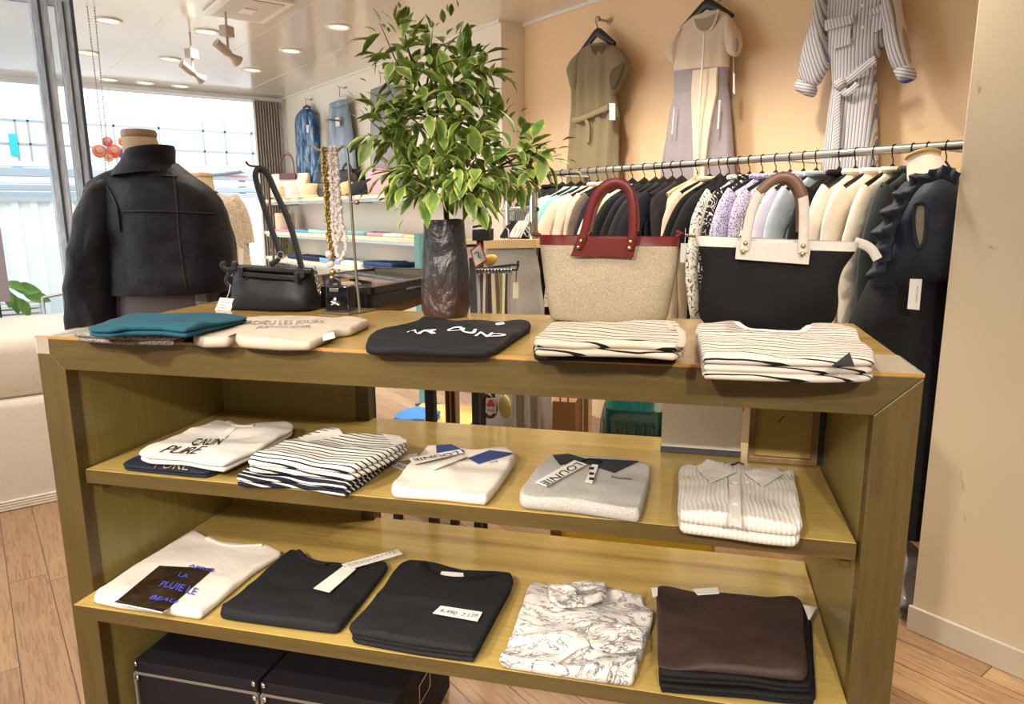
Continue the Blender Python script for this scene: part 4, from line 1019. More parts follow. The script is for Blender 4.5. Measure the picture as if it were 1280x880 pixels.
for i, (u, m, slv, ln, lab, cat) in enumerate(RAILG):
    vv = 218 - (u - 690) * .0784
    x = on_Y(u, vv, RY).x
    g = thing(CATN[cat], lab, cat, (x, RY, RZ), random.Random(i).uniform(-.025, .025), 'clothes on the rail')
    us = [q[0] for q in RAILG]
    gapx = min(abs(on_Y(us[k_], 218 - (us[k_] - 690) * .0784, RY).x - x) for k_ in (i - 1, i + 1) if 0 <= k_ < len(us))
    th = min(.022, .36 * gapx)
    hm = M_WOODH if u == 872 else M_HANG
    hanger(g, hm)
    bm_, sl = garment_mesh(cat, ln, .175 if slv == 'short' else (.165 if u > 1100 else .19), th, i * 1.7 + 1, slv)
    bm_.build('body', GM[m], g, sharp=70)
    for s_ in sl: s_.build('sleeve', GM[m], g)
    if slv == 'long':
        MB().tube([(.0, .07 * math.cos(a), -.073 + .012 * math.sin(a) * 0 - .004) if False else (th * .9 * math.sin(a), .062 * math.cos(a), -.068) for a in [k * math.pi / 8 for k in range(16)]], .011, 8, closed=True).build('collar', GM[m], g)
# bare hangers further right on the rail
for u, lab in ((1161, 'bare black hanger on the rail above the mannequin neck'), (1185, 'black clip hanger at the right end of the rail')):
    x = on_Y(u, 218 - (u - 690) * .0784, RY).x
    g = thing('clothes_hanger', lab, 'hanger', (x, RY, RZ), 0, 'bare hangers')
    hanger(g, M_HANG)
# price tag between the totes
x = on_Y(858, 300, 2.2).x
pg = thing('price_tag', 'white price tag hanging between the two tote bags', 'tag', on_Y(858, 330, 2.13), 0)
MB().prism([on_Y(u, v, 2.13) for u, v in ((851, 304), (850, 328), (858, 328.5), (860, 304.5))], (0, .001, 0)).build('card', M_PAPER, pg, world=True, smooth=False)
MB().tube([on_Y(856, 305, 2.13), on_Y(857, 285, 2.14)], .0008, 5).build('string', M_PAPER, pg, world=True)
# ================================================================== dresses hung on the back wall
def wall_rows(rows, Y, deps, n=72, p=2.6, pleat=0., pf=90, seed=1, sink=.2):
    secs = []
    for idx, ((ul, vl, ur, vr), d) in enumerate(zip(rows, deps)):
        A, B = on_Y(ul, vl, Y), on_Y(ur, vr, Y); c = (A + B) / 2; hw = (B.x - A.x) / 2; dz = (B.z - A.z) / 2
        q = []
        for k in range(n):
            a = 2 * math.pi * k / n; cx, sy = math.cos(a), math.sin(a)
            ex = math.copysign(abs(cx) ** (2 / p), cx); ey = math.copysign(abs(sy) ** (2 / p), sy)
            x = hw * ex
            am = pleat * min(1, idx / 4)
            pl_ = am * math.sin((c.x + x) * pf + seed + .6 * math.sin(c.z * 6))
            q.append(Vector((c.x + x, Y + (d / 2 * ey if ey < 0 else d * sink * ey) + (pl_ if ey < 0 else 0), c.z + dz * ex)))
        secs.append(q)
    return dense(secs, 4)
def wall_hanger(par, u, v, Y, peg=True, neck=.16):
    h0 = on_Y(u, v, Y)
    if peg:
        MB().tube([(h0.x, 2.75, h0.z + .004), (h0.x, Y - .03, h0.z + .004)], .006, 10).lathe([(.0001, 0), (.013, 0), (.015, .006), (.013, .012), (.0001, .012)], (h0.x, Y - .03, h0.z + .004), 14, Matrix.Rotation(math.pi / 2, 3, 'X')).build('peg', M_WOODH, par, world=True)
    return h0
DY = 2.665
def dress_peg(u, v, lab):
    h0 = on_Y(u, v, DY)
    t = thing('wall_peg', lab, 'peg', (h0.x, 2.748, h0.z))
    R90 = Matrix.Rotation(math.pi / 2, 3, 'X')
    MB().lathe([(.018, 0), (.018, .004), (.006, .006), (.006, .07), (.012, .074), (.013, .086), (.0001, .09)], (0, 0, 0), 16, R90).build('peg', M_WOODH, t)
    return h0
def hang_on_peg(par, h0, nz, hw=.17, mat=None):
    """hook over the peg + shoulders in the wall plane"""
    Y = DY
    pts = [Vector((h0.x + .016 * math.cos(a), Y, h0.z - .002 + .016 * math.sin(a))) for a in [math.radians(d) for d in range(-30, 200, 16)]]
    pts += [Vector((h0.x, Y, h0.z - .035)), Vector((h0.x, Y, nz))]
    MB().tube(pts, .0022, 8).build('hanger_hook', M_HOOK, par, world=True)
    sh = [Vector((h0.x + hw * f, Y, nz - dz)) for f, dz in ((-1, .075), (-.7, .05), (-.35, .02), (-.12, .0), (0, -.006), (.12, .0), (.35, .02), (.7, .05), (1, .075))]
    MB().tube(sh, [.012, .016, .02, .022, .024, .022, .02, .016, .012], 12, flat=.009, up=(0, 1, 0)).build('hanger', mat or M_HANG, par, world=True)
M_KHAKI = fabric('khaki_cotton', '8b7d62', .85, 500, .3); M_KHD = fabric('khaki_belt', '958767', .85, 500, .3)
h0 = dress_peg(747, 24, 'wooden wall peg holding the khaki dress')
d1 = thing('dress', 'khaki belted dress with cap sleeves hanging on the peach wall', 'dress', (h0.x, DY, .6), 0, 'dresses on the wall')
hang_on_peg(d1, h0, on_Y(746, 42, DY).z, .13)
MB().loft(wall_rows([(739, 56, 757, 53), (728, 63, 768, 58), (720, 75, 777, 70), (718, 95, 775, 92), (718, 118, 771, 116), (717.5, 137, 772, 134), (715, 152, 774, 145), (713.5, 180, 773.5, 175), (711, 212, 773, 208), (708, 260, 776, 255), (706, 310, 778, 305)], DY,
     [.045, .07, .09, .10, .10, .095, .09, .10, .11, .12, .12], pleat=.010, pf=85, seed=2)).build('body', M_KHAKI, d1, world=True, sharp=80)
pad('cap_sleeve', [(729, 60), (716, 73), (709, 87), (712, 100), (717.5, 118), (723, 112), (727, 85)], M_KHAKI, d1, .07, at=DY - .02, seed=3)
pad('cap_sleeve', [(764, 54), (776, 63), (786, 75), (783, 86), (777, 101), (770, 120), (765, 108), (766, 80)], M_KHAKI, d1, .08, at=DY - .02, seed=4)
pad('sleeve_opening', [(782, 77), (770, 83), (763, 90), (762, 103), (765, 114), (771, 108), (778, 92)], fabric('khaki_in_shade', '5c523f', .9), d1, .03, at=DY - .055, seed=4, amp=0)  # dark patch; shade inside the sleeve put into the khaki
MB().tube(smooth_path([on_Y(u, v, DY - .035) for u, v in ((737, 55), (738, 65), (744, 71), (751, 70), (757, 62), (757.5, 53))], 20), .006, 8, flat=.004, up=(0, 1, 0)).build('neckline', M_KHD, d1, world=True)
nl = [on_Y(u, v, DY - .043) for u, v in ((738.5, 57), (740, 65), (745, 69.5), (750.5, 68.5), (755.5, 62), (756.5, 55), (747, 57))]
MB().prism(nl, (0, .012, 0)).build('neck_opening', fabric('khaki_in_shade', '5c523f', .9), d1, world=True)  # neckline interior darkened, shade painted into the cloth colour
MB().tube(smooth_path([on_Y(u, v, DY - .06) for u, v in ((715.5, 151), (724, 150), (733, 146), (745, 141), (757, 135.5), (760, 134))], 20), .014, 10, flat=.005, up=(0, 1, 0)).build('belt', M_KHD, d1, world=True)
MB().tube(smooth_path([on_Y(u, v, DY - .058) for u, v in ((727, 147), (733, 150), (736, 160), (735, 178))], 12), .010, 8, flat=.004, up=(0, 1, 0)).build('belt_tail', M_KHD, d1, world=True)
MB().prism([on_Y(u, v, DY - .07) for u, v in ((761.5, 129), (761.5, 150), (769, 150), (769, 129))], (0, .001, 0)).build('price_tag', M_PAPER, d1, world=True, smooth=False)
# --- cream and grey dress
t = NT('cream_grey_panels', .85, 0, .25); x_ = t.sep(t.coord()); v0 = t.coord()
M_CRD = fabric('cream_crepe', 'd9c6b0', .8, 500, .2); M_GRD = fabric('grey_crepe', '9a9196', .8, 500, .2)
h0 = dress_peg(884, -6, 'wall peg above the frame holding the cream and grey dress')
d2 = thing('dress', 'cream and grey panelled dress with a zip front hanging on the peach wall', 'dress', (h0.x, DY, .6), 0, 'dresses on the wall')
hang_on_peg(d2, h0, on_Y(882, 7, DY).z, .14)
MB().loft(wall_rows([(866, 22, 899, 12), (856, 31, 914, 20), (848, 44, 917, 36), (845, 62, 913, 55), (845, 90, 911, 84)], DY, [.045, .07, .09, .10, .10], pleat=.003, pf=70)).build('bodice', M_CRD, d2, world=True, sharp=80)
MB().loft(wall_rows([(844.8, 90, 911, 84), (845, 105, 910, 97), (845.5, 120, 909, 108)], DY, [.102, .10, .098], pleat=.001)).build('side_panels', M_GRD, d2, world=True, sharp=80)
MB().loft(wall_rows([(845, 120, 909.5, 108), (841, 135, 912, 125), (837, 160, 914, 150), (830, 200, 917, 194), (826, 250, 920, 244), (824, 300, 922, 294)], DY, [.10, .11, .12, .12, .13, .13], pleat=.008, pf=75, seed=4)).build('skirt', M_GRD, d2, world=True, sharp=80)
fr = []
for (ul, vl, ur, vr), y in zip(((866, 88, 896, 84), (864.5, 105, 895, 99), (864, 122, 895, 115), (865, 150, 889, 146), (866, 180, 884, 177), (867, 215, 880, 212), (867.5, 260, 879, 257)), (.060, .06, .06, .069, .075, .078, .08)):
    A, B = on_Y(ul, vl, DY - y), on_Y(ur, vr, DY - y)
    fr.append([A, B, B + Vector((0, .012, 0)), A + Vector((0, .012, 0))])
MB().loft(fr).build('front_panel', M_CRD, d2, world=True)
pad('sleeve', [(857, 31), (842, 50), (831, 66), (837, 75), (844, 84), (848, 76), (851, 50)], M_CRD, d2, .07, at=DY - .02, seed=5)
pad('sleeve', [(911, 19), (921, 35), (927, 54), (924, 65), (919, 73), (911, 68), (908, 40)], M_CRD, d2, .08, at=DY - .02, seed=6)
pad('sleeve_opening', [(922, 46), (917, 50), (916, 60), (919, 68), (923, 60)], fabric('cream_in_shade', '9c8c7c', .9), d2, .02, at=DY - .058, seed=6, amp=0)  # shaded sleeve interior painted as darker cream
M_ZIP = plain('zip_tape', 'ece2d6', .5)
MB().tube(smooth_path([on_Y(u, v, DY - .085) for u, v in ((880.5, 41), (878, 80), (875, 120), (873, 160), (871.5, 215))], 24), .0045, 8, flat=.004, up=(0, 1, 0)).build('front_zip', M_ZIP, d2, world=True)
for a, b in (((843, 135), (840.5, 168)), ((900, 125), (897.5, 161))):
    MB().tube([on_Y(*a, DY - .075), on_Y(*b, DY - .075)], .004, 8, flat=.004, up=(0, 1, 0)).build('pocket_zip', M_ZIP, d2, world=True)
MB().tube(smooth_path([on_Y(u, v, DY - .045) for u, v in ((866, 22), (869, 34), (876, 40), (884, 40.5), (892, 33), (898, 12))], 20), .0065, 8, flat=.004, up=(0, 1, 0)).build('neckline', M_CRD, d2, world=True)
MB().prism([on_Y(u, v, DY - .05) for u, v in ((868, 24), (871, 34), (877, 38.5), (883, 38.5), (890, 32), (895.5, 16), (882, 22))], (0, .012, 0)).build('neck_opening', fabric('cream_in_shade', '9c8c7c', .9), d2, world=True)  # dark neck patch, shade put into the cream
MB().tube([on_Y(917, 70, DY - .03), on_Y(917, 90, DY - .03)], .001, 5).build('tag_string', M_PAPER, d2, world=True)
MB().prism([on_Y(u, v, DY - .03) for u, v in ((916, 90), (916, 116), (918.5, 118), (918.5, 92))], (0, .001, 0)).build('price_tag', M_PAPER, d2, world=True, smooth=False)
# --- striped shirt dress
def vstripe(name, ang=0., per=.0125):
    t = NT(name, .85, 0, .25); x = t.sep(t.coord(rot=(0, ang, 0)))
    nz = t.noise(t.coord(), 5, 2); y = t.math('ADD', x[0], t.math('MULTIPLY', nz, .006))
    f1 = t.math('FRACT', t.math('DIVIDE', y, per)); m = t.math('LESS_THAN', f1, .36)
    f2 = t.math('LESS_THAN', t.math('FRACT', t.math('ADD', t.math('DIVIDE', y, per), .25)), .12)
    t.col(t.mix(f2, t.mix(m, 'd9d4cf', '8189a8'), 'b5a08f')); return t.m
M_ST = vstripe('blue_stripe_cotton'); M_STS = vstripe('blue_stripe_sleeve', .28); M_STB = vstripe('blue_stripe_belt', -1.0, .010); M_STC = vstripe('blue_stripe_cuff', 1.3, .011)
h0 = dress_peg(1070, -95, 'wall peg above the frame holding the striped shirt dress')
d3 = thing('dress', 'blue and white striped belted shirt dress hanging on the peach wall', 'dress', (h0.x, DY, .6), 0, 'dresses on the wall')
hang_on_peg(d3, h0, on_Y(1070, -78, DY).z, .16)
MB().loft(wall_rows([(1052, -72, 1090, -80), (1036, -62, 1108, -72), (1026, -45, 1120, -55), (1026, 0, 1118, -8), (1031, 53, 1108, 46), (1038, 85, 1099, 70), (1042, 104, 1095, 86), (1039, 125, 1096, 112), (1032, 178, 1096.5, 172), (1027, 225, 1098, 219), (1024, 280, 1100, 274), (1022, 340, 1102, 334)], DY,
     [.05, .07, .09, .11, .11, .10, .09, .10, .11, .12, .12, .12], pleat=.004, pf=48, seed=3)).build('body', M_ST, d3, world=True, sharp=80)
pad('sleeve', [(1034, -55), (1025, -20), (1022, 8), (1014, 36), (1004, 71), (998, 101), (1020, 111), (1029, 97), (1037, 84), (1034, 55), (1036, 0)], M_STS, d3, .09, at=DY - .04, seed=7, amp=.008)
pad('sleeve', [(1110, -60), (1120, -25), (1123, 5), (1131, 40), (1138, 76), (1139, 90), (1120, 92), (1112, 72), (1107, 50), (1104, 0)], M_STS, d3, .10, at=DY - .05, seed=8, amp=.008)
pad('cuff', [(998, 97), (993.5, 113), (1016.5, 124), (1021, 108)], M_STC, d3, .08, at=DY - .045, seed=7)
pad('cuff', [(1118, 87), (1121, 93), (1127, 105), (1135, 103.5), (1145, 97), (1141, 80)], M_STC, d3, .09, at=DY - .055, seed=7)
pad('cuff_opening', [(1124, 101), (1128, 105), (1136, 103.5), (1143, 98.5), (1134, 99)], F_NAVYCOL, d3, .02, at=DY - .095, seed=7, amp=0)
for q in (((1031, 25), (1030.5, 39), (1066, 29), (1066, 17)), ((1086, 13), (1086, 20), (1115, 11), (1116, -3))):
    P = [on_Y(u, v, DY - .075) for u, v in q]
    MB().prism(P, (0, .012, 0)).build('pocket_flap', M_STS, d3, world=True, bevel=.002)
for q in (((1034, 38), (1042, 62), (1064, 55), (1063, 30)), ((1088, 20), (1091, 42), (1105, 34), (1110, 13))):
    MB().prism([on_Y(u, v, DY - .066) for u, v in q], (0, .012, 0)).build('pocket', M_ST, d3, world=True, bevel=.002)
MB().tube(smooth_path([on_Y(u, v, DY - .065) for u, v in ((1043, 104), (1052, 106), (1062, 99), (1076, 87), (1088, 78), (1095, 75))], 20), .016, 10, flat=.006, up=(0, 1, 0)).build('belt', M_STB, d3, world=True)
MB().ball(on_Y(1050, 105, DY - .075), .022, 14, 10, (1, .7, 1)).build('belt_knot', M_STB, d3, world=True)
for pth in (((1048, 106), (1046, 130), (1046, 160), (1045, 186)), ((1052, 108), (1056, 118), (1066, 112), (1072, 104))):
    MB().tube(smooth_path([on_Y(u, v, DY - .072) for u, v in pth], 14), .013, 8, flat=.004, up=(0, 1, 0)).build('belt_tail', M_STB, d3, world=True)
for v in (7, 34): MB().ball(on_Y(1078, v, DY - .068), .006, 10, 6, (1, .5, 1)).build('button', plain('pearl_button', 'efe9e2', .3), d3, world=True)
# ================================================================== mannequin with the ruffled navy dress
M_LINEN = fabric('mannequin_linen', 'e5dccd', .9, 500, .15); M_MWOOD = plain('mannequin_wood', 'caa265', .45)
F_NAVD = fabric('navy_taffeta', '262c3b', .6, 500, .2); F_BLKS = fabric('black_skirt', '101116', .75)
MX, MY = on_Y(1150, 220, 2.10).x - .01, 2.10
mq = thing('mannequin', 'linen dress form with a wooden neck cap beside the pillar', 'mannequin', (MX, MY, 0), 0)
zn = on_Y(1157, 190, MY).z; zs = on_Y(1150, 228, MY).z
nk_t = on_Y(1156, 192, MY); 
BYD = 2.08
def mrow(rows, dep, n=32): return wall_rows(rows, BYD, dep, n, 2.2, sink=1.)
MB().loft(mrow([(1120, 330, 1185, 325), (1130, 260, 1190, 245), (1139, 236, 1182, 220), (1137, 224, 1178, 210), (1136.5, 212, 1171, 199), (1136, 202, 1165, 189.5)], [.12, .14, .12, .105, .095, .09])).build('torso', M_LINEN, mq, world=True)
MB().loft(mrow([(1136, 202, 1165.3, 189.3), (1134.5, 200.5, 1166.5, 187.5), (1135, 197.5, 1166, 184.8), (1138, 195.5, 1163, 185)], [.092, .10, .10, .085])).build('neck_cap', M_MWOOD, mq, world=True)
MX = on_Y(1160, 300, BYD).x - .02
MB().tube([(MX, MY, .03), (MX, MY, zs - .4)], .014, 12).build('pole', M_STEEL, mq, world=True)
MB().lathe([(.0001, 0), (.15, 0), (.15, .01), (.02, .02), (.0001, .022)], (MX, MY, .0), 28).build('base', M_STEEL, mq, world=True)
dr = thing('dress', 'navy sleeveless dress with a ruffled front and black skirt on the dress form', 'dress', (MX, MY, zs - .5), 0)
zw = on_Y(1120, 372, MY).z
pad('bodice', [(1139, 221), (1152, 226), (1165, 224), (1183, 211), (1194, 219), (1202, 236), (1206, 270), (1206, 350), (1180, 354), (1160, 363), (1138, 371), (1108, 377), (1092, 367), (1096, 345), (1106, 310), (1113, 280), (1122, 255), (1130, 238)], F_NAVD, dr, .25, 'Y', BYD, 4, .016, 110, .03)
sk = [sel(MX - .02 - .01 * i, MY, zw + .09 - (zw - .16) * i / 6, (.10, .135, .16, .18, .195, .21, .22)[i], (.10, .135, .16, .175, .19, .205, .215)[i], 60, 2.1) for i in range(7)]
for i, q in enumerate(sk):
    for k, p in enumerate(q):
        f = 1 + .05 * (i / 6) * math.sin(k * 2 * math.pi / 60 * 11); c0 = Vector((MX - .02, MY, p.z)); q[k] = c0 + (p - c0) * f
        q[k].y = max(q[k].y, 1.965)
MB().loft(dense(sk, 3), caps=False).build('skirt', F_BLKS, dr, world=True, sharp=80)
# armhole facing the room
def on_cyl(u, v, dy): return on_Y(u, v, MY - dy)
AY = BYD - .128
pad('armhole', [(1143.5, 257), (1150, 254), (1158.5, 257), (1158.5, 275), (1157, 295), (1152, 309), (1147, 308), (1144, 290), (1142.5, 272)], fabric('linen_in_shade', '8d8374', .9), dr, .02, 'Y', AY, 1, 0, 60, .02)  # linen darkened to stand in for shade within the armhole
MB().tube(smooth_path([on_Y(u, v, AY - .008) for u, v in ((1143.5, 257), (1150, 253), (1159, 256), (1159, 275), (1157.5, 295), (1152, 311), (1146, 309), (1143, 290), (1142, 270), (1143.5, 257))], 40), .005, 8).build('armhole_edge', F_NAVD, dr, world=True)
def ruffle(name, inn, out, turns, amp, y0, n=110, seed=1):
    I = smooth_path([on_Y(u, v, y0) for u, v in inn], n); O = smooth_path([on_Y(u, v, y0) for u, v in out], n); secs = []
    for i in range(n):
        a = i / (n - 1) * turns * 2 * math.pi + .8 * noise.noise(Vector((i * .07, seed, 0)))
        q = []
        for j in range(8):
            f = j / 7
            lob = 1 + .05 * math.sin(a + 1.2) * f
            p = I[i] + (O[i] - I[i]) * (f * lob)
            p = p + Vector((0, -1, 0)) * (.012 + amp * f * math.sin(a) + amp * .4 * math.sin(math.pi * f))
            q.append(p)
        secs.append(q + [r + Vector((.001, .0035, 0)) for r in reversed(q)])
    return MB().loft(secs).build(name, F_NAVD, dr, world=True, sharp=180)
ruffle('front_ruffle', [(1163, 226), (1146, 234), (1132, 257), (1119, 281), (1113, 311), (1110, 341)], [(1150, 217), (1134, 224), (1119, 248), (1098, 277), (1093, 311), (1089, 350)], 5.5, .022, AY - .01)
ruffle('front_ruffle', [(1170, 224), (1152, 232), (1138, 252), (1127, 275), (1119, 300), (1116, 325)], [(1160, 217), (1143, 226), (1128, 250), (1112, 275), (1106, 300), (1101, 330)], 5, .016, AY - .018, seed=3)
ruffle('neck_ruffle', [(1150, 230), (1165, 229), (1180, 222), (1197, 232)], [(1146, 217), (1162, 216), (1182, 204), (1203, 216)], 3.5, .014, AY - .006, 60, 5)
tgd = thing('price_tag', 'cream swing tag hanging from the ruffled navy dress', 'tag', on_Y(1143, 387, MY - .19), 0)
MB().prism([on_Y(u, v, MY - .19) for u, v in ((1137.5, 348.5), (1134, 386), (1149, 387.5), (1152.5, 349))], (0, .0012, 0)).build('card', M_PAPER, tgd, world=True, smooth=False)
flat_text('Apuweiser', on_Y(1145.5, 357, MY - .192), on_Y(1143.5, 378, MY - .192), on_Y(1148.5, 357.5, MY - .192), (0, 0, 0), plain('grey_ink4', '7d786f', .8), tgd)
MB().tube([on_Y(1146, 350, MY - .186), on_Y(1147, 330, MY - .18), on_Y(1149, 314, MY - .17)], .0008, 5).build('string', F_BLACK, tgd, world=True)
# ================================================================== denim wall: hung clothes
LY_ = 2.52
def left_hung(lab, cat, name, u, v, rows, deps, mat, pleat=.004, hang=M_WHITEMETAL, neckdz=.05):
    h0 = on_Y(u, v, LY_)
    pg = thing('wall_hook', 'small metal wall hook holding the ' + lab.split(' hanging')[0], 'hook', (h0.x, 2.576, h0.z))
    MB().bx(-.03, .03, -.006, 0, -.006, .01).tube([(0, 0, 0), (0, -.06, 0), (0, -.066, .012)], .004, 8).build('hook', M_STEEL, pg)
    t = thing(name, lab, cat, (h0.x, LY_, .9))
    MB().tube([h0 + Vector((0, 0, .0)), h0 + Vector((.004, 0, -.03)), h0 + Vector((0, 0, -neckdz - .03))], .0022, 6).build('hanger_hook', M_HOOK, t, world=True)
    A, B = on_Y(rows[0][0], rows[0][1], LY_), on_Y(rows[0][2], rows[0][3], LY_)
    MB().tube([A + Vector((.01, 0, .012)), (A + B) / 2 + Vector((0, 0, .03)), B + Vector((-.01, 0, .012))], .012, 8, flat=.008, up=(0, 1, 0)).build('hanger', hang, t, world=True)
    MB().loft(wall_rows(rows, LY_, deps, 56, pleat=pleat, pf=60, seed=u)).build('body', mat, t, world=True, sharp=80)
    return t
ty = NT('indigo_tie_dye', .85, 0, .25); n_ = ty.noise(ty.coord((1, 1, .45)), 16, 5, .8); ty.col(ty.ramp(n_, [(.35, '27405f'), (.5, '4d6f94'), (.66, 'a9bccd')])); M_TIE = ty.m
dn = NT('washed_denim', .9, 0, .2); n_ = dn.noise(dn.coord((1, 1, .3)), 9, 4); dn.col(dn.ramp(n_, [(.3, '62758a'), (.7, 'a9b7c4')])); dn.bump(dn.noise(dn.coord(), 600, 2), .2, .003); M_DENIM = dn.m
s1 = left_hung('blue tie-dye shirt hanging on the denim wall near the curtain', 'shirt', 'hanging_shirt', 382, 124, [(379, 137, 388, 136), (374, 143, 392, 141), (372, 152, 393.5, 149), (373, 175, 394, 172), (374, 200, 394.5, 198), (375.5, 222, 394, 220)], [.06, .09, .11, .12, .12, .12], M_TIE, hang=M_HANG)
MB().tube(smooth_path([on_Y(u, v, LY_ - .07) for u, v in ((391, 143), (394, 165), (395, 200), (394.5, 227))], 12), .05, 12, flat=.04, up=(0, 1, 0)).build('sleeve', M_TIE, s1, world=True)
MB().prism([on_Y(u, v, LY_ - .08) for u, v in ((383, 156), (383, 166), (386, 166), (386, 156))], (0, .001, 0)).build('price_tag', M_PAPER, s1, world=True, smooth=False)
s2 = left_hung('washed blue jeans hanging by the waistband on the denim wall', 'jeans', 'hanging_jeans', 424, 109, [(413, 130, 434, 125), (413, 138, 436, 134), (414, 150, 438, 146), (415, 175, 441, 170), (416, 200, 444, 196), (417, 240, 447, 236)], [.06, .08, .1, .11, .1, .09], M_DENIM)
MB().tube([on_Y(413, 132, LY_ - .05), on_Y(424, 130, LY_ - .055), on_Y(434, 126, LY_ - .05)], .02, 8, flat=.006, up=(0, 1, 0)).build('waistband', M_DENIM, s2, world=True)
MB().prism([on_Y(u, v, LY_ - .08) for u, v in ((419, 147), (419.5, 158), (424.5, 157.5), (424, 146.5))], (0, .001, 0)).build('price_tag', M_PAPER, s2, world=True, smooth=False)
left_hung('grey cotton trousers hanging behind the plant on the denim wall', 'trousers', 'hanging_trousers', 475, 91, [(465, 113, 495, 106), (465, 122, 497, 116), (466, 140, 499, 134), (466, 175, 501, 168), (466, 215, 503, 208)], [.07, .09, .1, .11, .1], fabric('grey_cotton', '8f8f93', .9))
# ================================================================== wall shelves
M_SHELF = wood_mat('shelf_ash', 'd6c3a6', 'e6d6bc', 0, .4); M_SLOT = plain('slotted_black', '24262a', .5)
SF, SBK = 2.25, 2.578
SH = []
for k, (ul, ur, vl, vr, lab) in enumerate(((322, 530, 248.5, 241.5, 'top pale wooden wall shelf carrying hats and bags'), (320, 525, 289, 298, 'middle pale wooden wall shelf carrying folded colourful tops'), (318, 500, 319, 341, 'lower pale wooden wall shelf carrying folded jeans'))):
    x0, x1 = max(on_Y(ul, vl, SF).x, -5.4), -2.05
    z = (on_Y(ul + 30, vl + (vr - vl) * 30 / (ur - ul), SF).z + on_Y(ur, vr, SF).z) / 2
    s_ = thing('wall_shelf', lab, 'shelf', (x0, SBK, z), 0)
    MB().bx(x0, x1, SF, SBK - .002, z - .028, z).build('board', M_SHELF, s_, world=True, smooth=False, bevel=.002)
    MB().bx(x0, x1, SF + .02, SF + .045, z - .05, z - .028).build('rail', M_STEEL, s_, world=True, smooth=False)
    for x in (x0 + .1, (x0 + x1) / 2, x1 - .1):
        MB().bx(x - .012, x + .012, SF + .02, SBK - .002, z - .05, z - .028).build('bracket', M_SLOT, s_, world=True, smooth=False)
    SH.append((z, x0, x1))
ZT, Z2_, Z3_ = SH[0][0], SH[1][0], SH[2][0]
# curtain stack in the corner
ct = NT('curtain_grey', .9, 0, .2); ct.col(ct.mix(ct.noise(ct.coord((60, 60, 1)), 2, 2), 'c4bdb3', 'ddd6cc')); M_CURT = ct.m
cv = thing('curtain', 'grey pleated curtain gathered in the corner beside the far window', 'curtain', (XW + .13, 2.4, 0))
pts = []
yA, yB = 2.26, 2.52
for i in range(81):
    y = yA + (yB - yA) * i / 80; pts.append(Vector((XW + .13 + .045 * math.sin(i * 2 * math.pi / 8), y, 0)))
bk = [p + Vector((.004, 0, 0)) for p in reversed(pts)]
secs = [[p + Vector((0, 0, z)) for p in pts + bk] for z in (.03, 1.2, CEIL - .05)]
MB().loft(secs).build('pleats', M_CURT, cv, world=True, sharp=180)
MB().bx(XW + .09, XW + .15, 1.0, 2.54, CEIL - .05, CEIL - .02).build('track', M_ALUW, cv, world=True, smooth=False)
# ---- goods on the shelves
def at_shelf(u, v, z, y=None):
    return on_z(u, v, z) if y is None else on_Y(u, v, y)
def brimhat(u, v, mat, lab, s_=1., y=2.37):
    p = on_Y(u, v, y); p.z = ZT + .001
    t = thing('bucket_hat', lab, 'hat', p, 0, 'hats on the top shelf')
    MB().lathe([(.135 * s_, .0), (.137 * s_, .004), (.11 * s_, .022), (.092 * s_, .032), (.09 * s_, .06), (.084 * s_, .10), (.066 * s_, .118), (.03 * s_, .123), (.0001, .124)], n=36).build('crown', mat, t)
    MB().lathe([(.0925 * s_, .034), (.0945 * s_, .034), (.0935 * s_, .05), (.091 * s_, .05)], n=36).build('band', mat, t)
    MB().lathe([(.10 * s_, .024), (.139 * s_, .0), (.142 * s_, .003), (.10 * s_, .03)], n=36).build('brim', mat, t)
brimhat(361, 247, fabric('straw_beige', 'cfb48c', .9, 120, .3), 'beige bucket hat at the left on the top shelf')
brimhat(377, 247, fabric('felt_grey', 'c9c3ba', .9, 300, .2), 'pale grey bucket hat second from the left on the top shelf')
brimhat(392, 247, fabric('straw_beige2', 'd6bd97', .9, 120, .3), 'beige bucket hat third from the left behind the necklaces')
def cap(u, v, mat, lab, y=2.36):
    p = on_Y(u, v, y); p.z = ZT + .001
    t = thing('cap', lab, 'cap', p, .5, 'hats on the top shelf')
    MB().lathe([(.095, 0), (.098, .02), (.094, .05), (.078, .085), (.045, .106), (.012, .113), (.0001, .113)], n=32).build('crown', mat, t)
    pk = []
    for i in range(13):
        a = math.radians(-60 + 120 * i / 12)
        pk.append((Vector((.085 * math.cos(a - math.pi / 2), .085 * math.sin(a - math.pi / 2), .014)), Vector((.12 * math.cos(a - math.pi / 2), (.085 + .075 * math.cos(a)) * math.sin(a - math.pi / 2), .002 + .004 * math.cos(a)))))
    MB().loft([[a, b, b + Vector((0, 0, .004)), a + Vector((0, 0, .004))] for a, b in pk]).build('peak', mat, t)
    MB().ball((0, 0, .115), .007, 10, 6).build('button', mat, t)
cap(436, 245, fabric('tan_cotton', 'cbae84', .9), 'tan cap on the top shelf beside the black cap')
cap(453, 244, fabric('black_cotton', '26252a', .9), 'black cap on the top shelf beside the tan cap')
